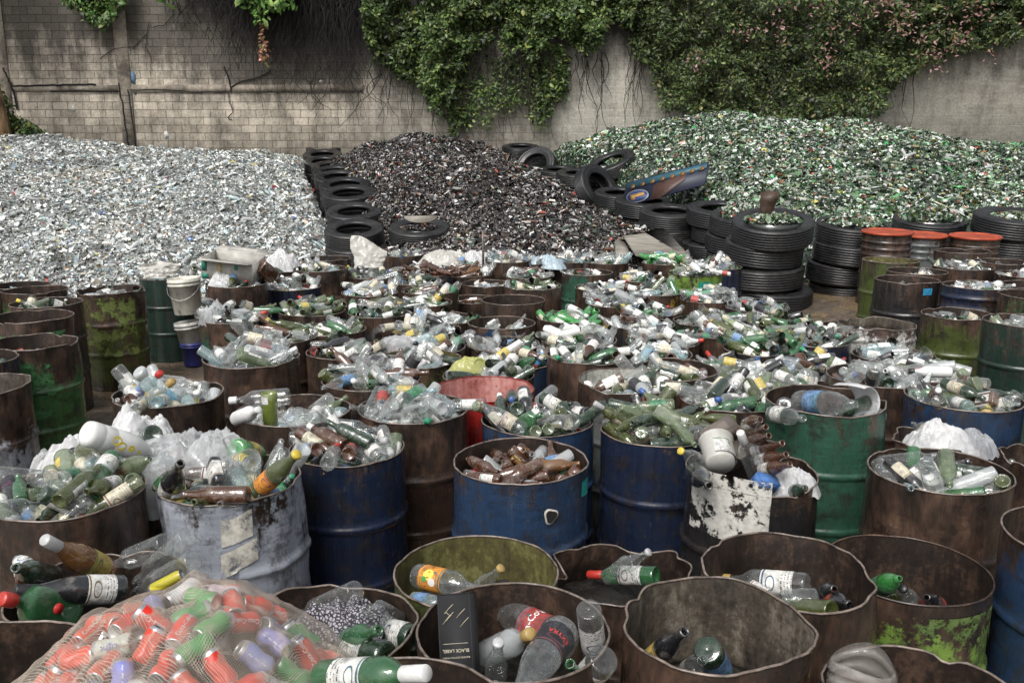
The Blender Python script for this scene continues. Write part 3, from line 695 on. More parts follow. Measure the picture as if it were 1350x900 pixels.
# trunk and shrub in the left corner
tr = bpy.data.objects.new('tree', None); COL.objects.link(tr); bp_ = at_d(2, 240, 22.3); tr.location = (bp_.x, bp_.y, 0)
tag(tr, 'leaning bare ochre trunk in the left corner before the wall', 'tree')
bark = NT('ochre_bark'); tc = bark.n('ShaderNodeTexCoord'); nb = bark.noise(bark.map((tc, 3), (4, 4, 1.5)), 1.5, 6, .7)
bark.pbr(bark.ramp((nb, 0), [(.35, (.05, .04, .03)), (.5, (.20, .12, .06)), (.68, (.33, .24, .15))]), .8, bark.bump((nb, 0), .8, .05), .2)
z1, z2 = at_d(5, 85, 22.3).z, 7.2
V, F = tube([(.15, 0, 0), (.12, 0, 1.5), (.05, 0, 2.6), (-.05, 0, 3.6), (-.12, 0, 4.4), (-.22, 0, 5.4), (-.2, 0, 7.0)], [.42, .36, .30, .27, .22, .2, .16], 14)
link('trunk', np_mesh('trunk', V, F, [bark.m]), tr)
rr = np.random.RandomState(8)
def blob(name, parent, c, rad, n, size, pal, rs):
    q = rs.normal(size=(n, 3)); q /= np.linalg.norm(q, axis=1)[:, None]; q *= rs.uniform(.35, 1, n)[:, None] ** .5
    nz = np.array([noise.fractal(Vector(a * 2.5), 1, 2, 3) for a in q]); q *= (1 + nz * .45)[:, None]
    w = np.array([p[0] for p in pal]); ci = rs.choice(len(pal), n, p=w / w.sum())
    V, F, C = leaves(q * np.array(rad) + np.array(c), size * np.exp(rs.normal(0, .25, n)), np.array([p[1] for p in pal])[ci] * np.exp(rs.normal(0, .2, n))[:, None], rs)
    return link(name, np_mesh(name, V, F, [M['leaf']], col=C, smooth=False), parent)
blob('crown', tr, (-.9, .2, 7.4), (1.6, 1.2, .9), 2500, .14, gpal, rr)
sh = bpy.data.objects.new('shrub', None); COL.objects.link(sh); q = at_d(30, 178, 22.6); sh.location = (q.x, q.y, 0)
tag(sh, 'green shrub at the foot of the ochre trunk behind the pale glass', 'shrub')
blob('foliage', sh, (-.1, 0, q.z), (.55, .4, .40), 1500, .11, gpal + [(10, (.07, .15, .04))], rr); blob('foliage', sh, (-.55, 0, q.z + .5), (.3, .3, .8), 900, .11, gpal, rr)
mb = MB()
for k in range(7): mb.add(tube([(-.1 + k * .02, 0, 0), (-.2 + k * .04, 0, q.z * .5), (-.5 + k * .15, 0, q.z)], [.03, .025, .012], 5))
link('stem', mb.mesh('shrub_stem', [M['stem']]), sh)
# ================================================================ DRUMS
PAINT = {'rust': (.045, .026, .019), 'blue': (.020, .042, .088), 'navy': (.012, .019, .042), 'green': (.028, .085, .055), 'dgreen': (.016, .034, .026), 'olive': (.062, .080, .022), 'lime': (.16, .26, .05),
         'bgreen': (.045, .125, .04), 'red': (.30, .018, .016), 'white': (.50, .49, .46), 'grey': (.30, .32, .36), 'yellow': (.32, .22, .03), 'black': (.018, .017, .018), 'lgreen': (.16, .26, .14), 'steel': (.12, .13, .13), 'lblue': (.10, .17, .30)}
# front-rim y, centre x, rim width, paint, rust, inside, fill, pile, palette, dent | nick | label
T = '''
617,480,137,navy,.35,in_rust,.05,1,mix,.2,.27|deep blue drum of mixed glass|deep blue drum piled with brown, clear and green bottles, left of the brown bottle drum
561,547,156,rust,.75,in_rust,.02,6,clear,.15|rust brown drum of clear bottles|rust brown drum full of long clear bottles beside the bright red drum
532,630,136,red,.0,in_pink,-.22,3,mix,.1|bright red drum|bright red drum with a thick rim and faded pink inside
578,714,154,blue,.30,in_rust,.05,4,dark,.2|worn blue drum of dark bottles|worn blue drum heaped with dark wine bottles behind the brown bottle drum
641,686,193,blue,.22,in_rust,-.03,5,brown,.25|blue drum of brown beer bottles|blue drum with a torn hole, filled with brown beer bottles
591,860,150,navy,.30,in_rust,.05,2,olive,.15|dark blue drum of green wine bottles|dark blue drum heaped with pale green wine bottles and a clear jar
521,834,128,steel,.55,in_white,-.03,3,mix,.4|drum with the flaking white inside|drum with a flaking white inside and slanting clear bottle
503,846,112,rust,.75,in_rust,-.02,1,mix,.3|rusty drum behind the white-lined one|rusty drum with pink capped bottles, behind the drum with the white inside
810,612,235,olive,.45,in_olive,-.30,0,none,.15|olive drum with the orange label|olive drum holding a bottle with an orange fruit label
905,696,266,rust,.55,in_rust,-.28,0,none,.1,.275|dark drum with the cola bottle|dark brown drum holding a cola bottle and a long black box
802,822,192,rust,.80,in_rust,-.30,0,none,1.0|crushed brown drum|crushed brown drum with folded rim holding a green and a clear bottle
892,928,262,yellow,.62,in_grey,-.36,0,none,.42,.27|yellow-sided drum with bare grey inside|dented yellow-sided drum, grey and nearly bare inside
812,1033,227,rust,.78,in_rust,-.26,0,none,.45|brown drum with the gin bottle|brown drum with wavy rim holding square clear bottles
802,1190,204,lime,.74,in_rust,-.26,0,none,.1|drum with lime green flaking paint|round drum with lime green paint flaking off below the rim
1010,1195,250,rust,.8,in_rust,-.24,0,none,.35,.265|drum with the ribbed plastic bottle|brown drum at the bottom edge holding a cut ribbed plastic bottle
668,309,200,grey,.20,in_rust,-.0,2,mix,.55|big pale grey drum|big pale grey drum with remains of paper labels on its side
690,107,205,rust,.78,in_rust,.03,4,olive,.4|rusty drum of green wine bottles|wide rusty drum of long green and aqua wine bottles
640,150,186,rust,.82,in_rust,.0,3,mix,.5|drum under the white bags|torn rusty drum buried under white plastic bags
840,95,250,rust,.70,in_rust,-.24,0,none,.3|drum with the gold label bottle|dark rusty drum with a gold label bottle and a black wine bottle
985,40,280,rust,.75,in_rust,-.3,0,none,.5|drum under the net bag|dented rusty drum under the left edge of the net bag of cans
900,452,230,rust,.72,in_rust,-.24,0,none,.5|drum with the patterned cloth|rusty brown drum holding a patterned cloth and dark green bottles
1095,510,280,rust,.7,in_rust,-.22,0,none,.3|drum at the bottom edge|drum cut by the bottom edge with one green bottle lying across it
1060,255,290,rust,.7,in_rust,-.2,0,none,.3|drum hidden below the net|drum at the bottom edge hidden below the net bag
540,223,152,rust,.55,in_rust,.02,1,clear,.2|dark drum with the red capped bottle|dark drum with a red capped bottle leaning out on its left
564,388,160,black,.55,in_rust,-.04,3,clear,.12|round drum with the olive tumbler|round dark drum of clear bottles with an olive glass cylinder standing in it
551,1088,175,green,.22,in_rust,-.06,0,none,.3|sea green drum|big sea green drum with chipped paint holding a large plastic bottle
655,1234,184,rust,.74,in_rust,-.02,6,mix,.15|tall rusty drum of wine bottles|tall rusty drum filled with wine bottles, in front of the cobalt one
655,986,178,black,.35,in_rust,.0,0,none,.4|black drum with peeling white paint|black drum with peeling white paint heaped with brown bottles
545,1236,138,blue,.30,in_rust,.0,2,mix,.1|cobalt blue drum|cobalt blue drum with a blue capped white jar, beside the sea green one
600,1250,112,rust,.80,in_rust,.0,3,clear,.9,.205|crushed drum of white bags|crushed open drum filled with white film, before the cobalt blue drum
628,1356,130,rust,.80,in_rust,-.1,1,mix,.8,.25|torn drum at the right edge|torn rusty drum at the right edge with purple bottles
563,1400,150,dgreen,.30,in_rust,-.2,1,mix,.1|green drum at the right edge|dark green ribbed drum cut by the right edge
760,1432,220,blue,.40,in_rust,-.1,1,mix,.1|blue drum at the right edge|dark blue drum cut by the right edge, below the torn drum
516,1225,118,olive,.70,in_rust,.02,4,mix,.15|drum with the purple bottles|olive brown drum of purple and amber bottles behind the cobalt one
513,1123,124,rust,.72,in_rust,.03,1,clear,.15|rusty drum of jars|rusty drum of clear jars directly behind the sea green drum
481,1166,98,black,.55,in_rust,.03,3,clear,.1|dark drum before the dented white one|dark drum of clear and white bottles before the dented white drum
505,1068,118,red,.62,in_rust,.02,2,mix,.15|dull red drum|dull red brown drum with small upright bottles
459,1086,98,navy,.45,in_rust,.03,4,mix,.15|navy drum of red capped bottles|navy drum with red capped bottles between the dull red drum and the tyres
545,950,122,olive,.80,in_rust,.03,1,dark,.3|olive drum with the black flagon|olive brown drum with a black flagon on top
525,985,116,rust,.7,in_rust,.04,3,mix,.2|drum with the blue tube|rusty drum with a blue tube and clear bottles, behind the black flagon
506,952,106,navy,.45,in_rust,.03,2,mix,.15|dark blue drum under the green bottle base|dark blue drum with a big green bottle base and an orange cap
471,1000,100,black,.55,in_rust,.04,4,green,.15|black drum of green bottles|black drum packed with green bottles
450,962,96,rust,.75,in_rust,.04,1,mix,.2|
433,1023,92,yellow,.68,in_olive,.0,6,olive,.25|
479,906,103,blue,.55,in_rust,.0,3,mix,.2|blue drum with clear bottle leaning right|blue drum with dark bottle shoulders and yellow scraps
461,885,100,rust,.70,in_rust,.03,2,clear,.25|
482,780,112,rust,.78,in_rust,.0,6,dark,.3|brown drum with the green striped bottle|dark brown oval drum with a green striped bottle
489,722,100,blue,.35,in_rust,.03,3,mix,.2|bright blue drum with a green box|bright blue drum with a green square bottle and a blue carton
510,630,118,rust,.72,in_rust,.04,4,mix,.2|drum with yellow bag|rusty drum behind the red one with a yellow film bag
487,570,104,olive,.60,in_olive,-.02,1,clear,.15|olive rimmed drum|olive rimmed drum with clear bottles and a brown one leaning out
465,676,98,black,.6,in_rust,.0,2,clear,.2|black drum with a flat bottle|black drum with a large flat clear bottle
459,752,106,rust,.72,in_rust,.03,4,lime,.2|drum with lime green bottles|drum with upright lime green bottles at its left
517,490,138,black,.50,in_rust,.04,2,mix,.15|wide dark drum of mixed glass|wide dark drum left of the olive rimmed one, heaped with mixed glass
475,452,100,rust,.75,in_rust,.05,3,dark,.2|
487,333,133,rust,.80,in_rust,.05,6,clear,.3|rusty drum with the long grey bottle|long heap of clear bottles in a rusty drum with a grey bottle poking left
455,390,100,rust,.7,in_rust,.05,1,mix,.2|
469,560,102,rust,.75,in_rust,.05,3,clear,.2|
428,312,95,green,.62,in_rust,.04,2,mix,.3|
418,412,92,rust,.72,in_rust,.04,6,olive,.2|
380,312,85,rust,.85,in_rust,.04,3,mix,.15|
359,425,76,rust,.88,in_rust,.0,1,clear,.1|
345,426,67,rust,.80,in_rust,-.1,3,mix,.4|
384,392,72,navy,.35,in_rust,.03,4,clear,.1|
360,374,64,rust,.8,in_rust,-.02,3,clear,.2|
444,450,86,blue,.60,in_rust,.0,6,olive,.2|
339,530,59,rust,.88,in_rust,.0,1,clear,.1|
352,609,64,blue,.40,in_rust,.02,3,mix,.1|
369,495,70,rust,.78,in_rust,.03,4,clear,.2|
366,562,67,navy,.5,in_rust,.03,2,brown,.2|
377,548,70,blue,.62,in_rust,.0,3,mix,.2|
389,566,76,rust,.74,in_rust,.0,1,mix,.2|
366,628,62,rust,.76,in_rust,.03,1,brown,.2|
347,668,62,rust,.82,in_rust,.03,2,clear,.2|
368,690,63,olive,.62,in_rust,.0,4,clear,.2|
379,637,60,rust,.8,in_rust,-.04,3,clear,.3|
383,702,82,rust,.82,in_rust,-.02,6,olive,.15|
403,667,90,rust,.90,in_rust,-.14,3,clear,.05|
401,622,62,rust,.8,in_rust,-.08,2,mix,.1|
392,490,74,black,.6,in_rust,.03,1,mix,.15|
406,565,82,olive,.66,in_rust,-.03,2,mix,.15|
420,503,94,steel,.62,in_rust,.02,4,dark,.15|
428,592,78,rust,.85,in_rust,.0,3,mix,.2|
444,556,98,rust,.76,in_rust,.04,1,clear,.2|
435,650,86,blue,.62,in_rust,-.08,2,clear,.1|
427,749,88,rust,.70,in_rust,.0,6,bright,.1|
364,777,68,green,.45,in_rust,-.04,3,clear,.1|
385,795,71,rust,.74,in_rust,-.02,4,clear,.25|
406,816,78,yellow,.72,in_rust,.04,2,clear,.25|
391,871,76,yellow,.64,in_rust,.02,1,clear,.2|
373,842,66,rust,.72,in_rust,.04,3,clear,.2|
350,884,66,rust,.72,in_rust,.04,4,bright,.2|
365,917,72,lime,.25,in_rust,.02,2,mix,.35|
356,938,64,navy,.5,in_rust,.04,1,mix,.1|
350,700,60,navy,.5,in_rust,.03,3,clear,.2|
347,748,60,rust,.7,in_rust,.03,2,clear,.2|
349,796,60,rust,.7,in_rust,.03,1,clear,.2|
418,860,85,rust,.74,in_rust,.0,4,dark,.25|
436,848,88,black,.6,in_rust,.0,3,clear,.2|
432,936,88,green,.50,in_rust,.03,1,clear,.2|
401,925,74,rust,.72,in_rust,.03,4,clear,.2|
413,995,80,navy,.5,in_rust,.02,3,clear,.15|
441,1113,76,black,.5,in_rust,-.06,2,dark,.1|
437,1150,86,white,.38,in_grey,-.12,3,clear,.6|
382,18,78,rust,.82,in_rust,-.1,1,clear,.2|
389,44,78,bgreen,.55,in_rust,-.12,3,clear,.4|
407,62,94,black,.5,in_rust,-.07,2,dark,.1|
427,43,106,bgreen,.66,in_rust,-.2,3,clear,.4|
464,28,118,bgreen,.55,in_rust,-.12,1,clear,.5|
489,-21,120,navy,.35,in_rust,-.1,4,green,.2|
528,-30,142,grey,.72,in_grey,-.2,2,mix,.4|
396,-34,80,yellow,.4,in_rust,-.1,1,clear,.2|
388,148,84,olive,.74,in_rust,-.05,3,clear,.8|
370,221,72,dgreen,.05,in_rust,.0,2,clear,.05|
309,1168,63,rust,.75,in_rust,-.4,0,lid,.05|
313,1222,58,steel,.55,in_rust,-.4,0,lid,.05|
315,1275,58,rust,.62,in_rust,-.4,0,lid,.05|
348,1174,67,olive,.35,in_olive,-.10,3,clear,.1|
363,1215,70,rust,.70,in_rust,-.10,1,clear,.1|
375,1206,76,black,.35,in_rust,-.12,2,mix,.35|
383,1272,76,navy,.35,in_rust,-.04,4,clear,.2|
357,1276,70,rust,.85,in_rust,-.0,3,clear,.1|
335,1270,66,bgreen,.72,in_rust,-.2,1,clear,.4|
350,1322,70,navy,.5,in_rust,-.1,2,clear,.15|
368,1354,76,olive,.7,in_rust,-.05,4,clear,.3|
383,1366,80,rust,.75,in_rust,-.15,3,clear,.2|
397,1356,84,bgreen,.5,in_rust,-.2,1,clear,.3|
423,1262,80,olive,.50,in_rust,-.06,3,clear,.35|
434,1352,104,dgreen,.35,in_rust,-.05,2,clear,.15|
'''
FARLAB = {
 (885, 461): 'rusty drum of clear bottles with a dark square one upright in it', (388, 564): '', 
 (962, 450): 'rusty drum heaped with mixed bottles behind the black drum of green bottles', (1023, 433): 'rusty yellow drum with pale green bottles before the big tyre stack', (866, 461): 'rusty drum of clear bottles with a green one upright at its left',
 (452, 475): 'rusty drum with dark bottles and black caps, left of the olive rimmed drum', (390, 455): 'rusty drum heaped with mixed bottles and a white jar lid', (560, 469): 'drum under a spread of clear film behind the olive rimmed drum',
 (312, 428): 'scratched green drum topped by a round clear bag and a green flask', (412, 418): 'rusty drum of green wine bottles lying side by side', (312, 380): 'orange rusty drum carrying the printed carton',
 (425, 359): 'round rusty drum full of clear glass at the edge of the pale heap', (426, 345): 'half empty rusty drum behind the round one near the tyre row', (392, 384): 'navy drum of clear glass with a brown bottle at its rim',
 (374, 360): 'rusty drum under the knotted white bag beside the pale heap', (450, 444): 'faded blue drum with olive bottles lying on it', (530, 339): 'small rusty drum before the left tyres', (609, 352): 'blue rimmed drum in the rearmost row',
 (495, 369): 'rusty drum with clear glass and the upright white sack', (562, 366): 'navy drum topped with brown paper and brown glass', (548, 377): 'faded blue drum with one pale green bottle on its left', (566, 389): 'rusty drum with black film and crumpled paper on top',
 (628, 366): 'rusty drum of brown glass and a green bag in the second row', (668, 347): 'rusty drum in the rearmost row beside the iron rod', (690, 368): 'olive drum with large clear plastic bottles', (637, 379): 'rusty drum of clear scraps left of the long red brown one',
 (702, 383): 'red brown drum with green glass behind the empty one', (667, 403): 'nearly empty red brown drum with rolled rim', (622, 401): 'rusty drum with an upright clear bottle, left of the empty one', (490, 392): 'black drum with a green jug on its left',
 (565, 406): 'olive brown oval drum with a green cap', (503, 420): 'grey drum with a red capped white label bottle', (592, 428): 'rusty drum with dark bottles left of the half full blue one', (556, 444): 'rusty drum heaped with clear glass under a white flagon',
 (650, 435): 'worn blue drum with only a few small bottles', (749, 427): 'drum of bright green soft drink bottles', (777, 364): 'green drum with pale rim in the second row', (795, 385): 'rusty drum with crumpled white cups below the green one',
 (816, 406): 'yellow streaked rusty drum heaped with clear bottles', (871, 391): 'yellow and brown drum full of clear jars', (842, 373): 'rusty drum mounded with small clear bottles', (884, 350): 'grey brown drum with bright green glass beside the plank',
 (917, 365): 'lime green drum with a green sticker', (938, 356): 'navy drum right behind the lime green one', (700, 350): 'navy drum with blue film in the rearmost row', (748, 347): 'rusty drum of clear glass, middle of the rearmost row',
 (796, 349): 'rusty drum of clear glass beside the plank in the rearmost row', (860, 418): 'rusty drum with dark and white bottles between the jars and the green drum', (848, 436): 'black drum of large clear bottles with a brown cork',
 (936, 432): 'green drum full of clear bottles beside the rusty yellow one', (925, 401): 'rusty drum with a ribbed clear jug below the lime green drum', (995, 413): 'navy drum of clear bottles nearest the big tyre stack', (1113, 441): 'black drum with a pink bottle left of the dented white one',
 (1150, 437): 'dented white ribbed drum with a jagged top', (18, 382): 'rusty drum at the far left edge before the pale heap', (44, 389): 'rusty drum with bright green band at its bent top', (62, 407): 'black drum at the left with one dark bottle inside',
 (43, 427): 'rusty green drum with a bent flat rim at the left edge', (28, 464): 'bright green flaking drum with a sloping rim at the left edge', (-21, 489): 'dark blue drum cut by the left edge', (-30, 528): 'grey rusty drum cut by the left edge',
 (-34, 396): 'yellow drum just cut by the left edge', (148, 388): 'battered moss green and brown drum standing by the puddle', (221, 370): 'clean dark green ribbed drum with a white sack on top', (1168, 309): 'rusty ribbed drum with orange lid, leftmost of three',
 (1222, 313): 'grey ribbed drum with orange lid, middle of three', (1275, 315): 'rusty ribbed drum with orange lid, rightmost of three', (1174, 348): 'smooth olive drum with pale rim before the tyres', (1215, 363): 'rusty drum with white scraps behind the black one with blue sticker',
 (1206, 375): 'black drum with pinched rim and a blue sticker', (1272, 383): 'navy ribbed drum with small bottles sticking up', (1276, 357): 'rust brown drum with a white bottle under the orange lids', (1270, 335): 'peeling green drum directly before the rightmost orange lid',
 (1322, 350): 'navy drum with a round white lid inside, at the right', (1354, 368): 'olive drum with wavy rim at the right edge', (1366, 383): 'rusty drum at the right edge, behind the bright green one', (1356, 397): 'bright green rusty drum at the right edge',
 (1262, 423): 'olive green dented drum standing alone before the navy ribbed one', (1352, 434): 'large dark green drum with a red scrap at the right edge'}
class D: pass
DR = []
for ln in T.strip().splitlines():
    a, *rest = ln.split('|'); q = a.split(','); d = D()
    d.fy, d.cx, d.w = float(q[0]), float(q[1]), float(q[2]); d.paint = q[3]; d.rust = float(q[4]); d.ins = q[5]; d.fill = float(q[6]) - (.035 if float(q[0]) > 500 else .03) * (1 if int(q[7]) else 0); d.tpl = int(q[7]); d.pal = q[8]; d.dent = float(q[9])
    d.nick = rest[0] if rest else ''; d.label = rest[1] if len(rest) > 1 and rest[1] else FARLAB.get((int(d.cx), int(d.fy)), '')
    if not d.label: print('NO LABEL', d.cx, d.fy)
    d.r = float(q[10]) if len(q) > 10 else .2925
    def solve(d, Y):   # rim height so that the front of the rim falls on fy
        return at_y(d.cx, d.fy, Y - d.r).z
    zw = FP * d.r * 2 / d.w
    pw = at_d(d.cx, d.fy, zw - .28); Yw = pw.y + d.r
    ph = at_z(d.cx, d.fy, .88 + (.32 if d.cx > 1130 and d.fy < 440 else 0)); Yh = ph.y + d.r
    d.y = .55 * Yw + .45 * Yh
    z = solve(d, d.y); g = ground_z(pw.x, d.y)
    lo, hi = (.62 + g, 1.02 + g)
    if z > hi or z < lo:
        z = min(hi, max(lo, z)); p = at_z(d.cx, d.fy, z); d.y = p.y + d.r
    p = at_y(d.cx, d.fy, d.y - d.r); d.x = p.x * d.y / (d.y - d.r) ; d.x0, d.y0 = d.x, d.y
    DR.append(d)
def relax(N=500):
    for it in range(N):
        mx = 0
        for i in range(len(DR)):
            for j in range(i):
                a, b = DR[i], DR[j]; dx, dy = a.x - b.x, a.y - b.y; q = math.hypot(dx, dy) or 1e-3; need = a.r + b.r + .02
                if q < need:
                    k = (need - q) * .5; ux, uy = dx / q, dy / q; mx = max(mx, need - q)
                    a.x += ux * k * .7; b.x -= ux * k * .7; a.y += uy * k; b.y -= uy * k
                    if abs(uy) < .35:
                        s = .3 if dy >= 0 else -.3; a.y += s * k; b.y -= s * k
        if it < N - 60:
            for d in DR: d.x += (d.x0 - d.x) * .03; d.y += (d.y0 - d.y) * .01
    return mx
print('relax', relax())
for d in DR:
    q = proj((d.x, d.y, .9)); px = q[0]
    d.h = at_y(px, d.fy, d.y - d.r).z; d.g = ground_z(d.x, d.y)
    d.h = min(max(d.h, .58 + d.g), 1.10 + d.g)
def drum_shape(d, seed):
    """radial push and rim height for angle a, height t in 0..1"""
    k = d.dent; rn = random.Random(seed); fl = rn.uniform(0, 6.28); fl2 = rn.uniform(0, 6.28)
    el = rn.uniform(0, 3.14); kinks = [(rn.uniform(0, 6.28), rn.uniform(.07, .28), rn.uniform(.012, .05)) for _ in range(rn.randint(2, 5))]
    def f(a, t):
        c, s = math.cos(a), math.sin(a); tt = t * t
        n = noise.fractal(Vector((c * 1.3, s * 1.3, t * 2.2 + seed)), 1, 2, 3)
        n2 = noise.fractal(Vector((c * 3.2, s * 3.2, t * 5 + seed)), 1, 2, 3)
        dr = (n * .034 + n2 * .010) * k * (.35 + t)
        dr -= k * .035 * tt * max(0, math.cos(a - fl)) ** 2
        dr += k * .014 * tt * math.cos(2 * (a - el))
        dz = noise.noise(Vector((c * 1.4, s * 1.4, seed * 1.7))) * .026 * k * tt
        for ka, kw, kd in kinks:
            u = abs((a - ka + math.pi) % math.tau - math.pi) / kw
            if u < 1: dz -= kd * (1 - u) * k * t ** 6; dr -= kd * .9 * (1 - u) * k * t ** 4
        dz -= .10 * max(0, k - .5) * max(0, math.cos(a - fl2)) ** 4 * tt
        return dr, dz
    return f
def build_drum(d, i):
    H = d.h - d.g; r0 = d.r - .008; seg = 72 if d.w > 110 else 44
    f = drum_shape(d, i * 3.1 + 1)
    root = bpy.data.objects.new('oil_drum', None); COL.objects.link(root); root.location = (d.x, d.y, d.g); tag(root, d.label, 'drum', 'oil drums used as bottle bins'); d.root = root
    root.rotation_euler.x = R(2.5) if d.pal == 'lid' else 0
    zs = [0, .006, .014, .03]; dr0 = [0, .004, .004, 0]
    nz = 22
    ribs = [H - .30, H - .58]; near_lid = d.pal == 'lid'
    if near_lid: ribs = [H - .10, H - .18, H - .26, H - .5]
    if d.paint == 'white' or (d.paint == 'navy' and d.cx > 1200): ribs = [H - .09, H - .19, H - .30, H - .5]
    if d.label.startswith('smooth'): ribs = [H - .33, H - .6]
    Z = set(list(np.linspace(.04, H, nz)))
    for rb in ribs:
        if rb > .05: Z |= {rb - .022, rb - .012, rb - .005, rb + .005, rb + .012, rb + .022}
    zs += sorted(Z); prof = []
    for z in zs:
        b = 0
        for rb in ribs:
            if abs(z - rb) < .02: b = max(b, .0105 * (1 - (abs(z - rb) / .02) ** 2))
        if z < .016 and z > 0: b = .005
        prof.append((r0 + b, z))
    def shp(off):
        def s(a, r, z):
            t = min(1, z / H); dr, dz = f(a, t); R_ = r + dr + off; return (R_ * math.cos(a), R_ * math.sin(a), z + dz)
        return s
    mb = MB(); mb.add(lathe(prof, seg, shp(0)), 0)
    inner = [(r0 + b - .005 if z > .05 else r0 - .005, z) for (rr, z) in prof[::-1] if z > .05 for b in (rr - r0,)]
    inner += [(r0 - .006, .03), (.12, .02), (.001, .02)]
    mb.add(lathe(inner, seg, shp(0)), 1)
    link('drum_body', mb.mesh('drum_body', [M['drum'], M[d.ins]]), root, color=(*PAINT[d.paint], d.rust))
    # rolled rim
    rp = [(r0 + .0040 * math.cos(q), H + .003 + .0040 * math.sin(q)) for q in [math.tau * k / 8 for k in range(9)]]
    mb = MB(); mb.add(lathe(rp, seg, shp(0))); link('rim', mb.mesh('rim', [M['rim'] if d.paint not in ('red', 'lime') else M['drum']]), root, color=(*PAINT[d.paint], d.rust + .25))
    if d.tpl and d.fill > -.35:  # dark disc added below the bottles in place of the unlit depth
        zz = H + d.fill - .2 if d.tpl else H + d.fill - .01
        rr_ = r0 - .012; zz = max(.1, zz)
        mb = MB(); sd = i
        Vv, Ff = [], []
        n = 14
        for k in range(n + 1):
            q = rr_ * k / n
            for j in range(32):
                a = math.tau * j / 32; x, y = q * math.cos(a), q * math.sin(a); dr, _ = f(a, zz / H); s_ = 1 + (dr - .004) / r0 * (k / n)
                Vv.append((x * s_, y * s_, zz + .028 * fbm(x * 11, y * 11, sd)))
        for k in range(n):
            for j in range(32): Ff.append((k * 32 + j, k * 32 + (j + 1) % 32, (k + 1) * 32 + (j + 1) % 32, (k + 1) * 32 + j))
        mb.add((Vv, Ff)); link('dark_filler', mb.mesh('dark_filler', [M['deep_dark']]), root)
    return f
for i, d in enumerate(DR): d.f = build_drum(d, i)
def find(cx, fy): return min(DR, key=lambda d: abs(d.cx - cx) + abs(d.fy - fy))
# orange lids
M['orange'] = simple('orange_lid_paint', (.50, .085, .035), .4, nscale=8, namt=.6)
for d in DR:
    if d.pal == 'lid':
        H = d.h - d.g
        V, F = lathe([(.001, H + .014), (.10, H + .010), (.20, H + .014), (.262, H + .008), (.272, H + .018), (.298, H + .022), (.303, H + .014), (.303, H - .004), (.297, H - .006)], 56)
        link('lid', np_mesh('lid', V, F, [M['orange']]), d.root)
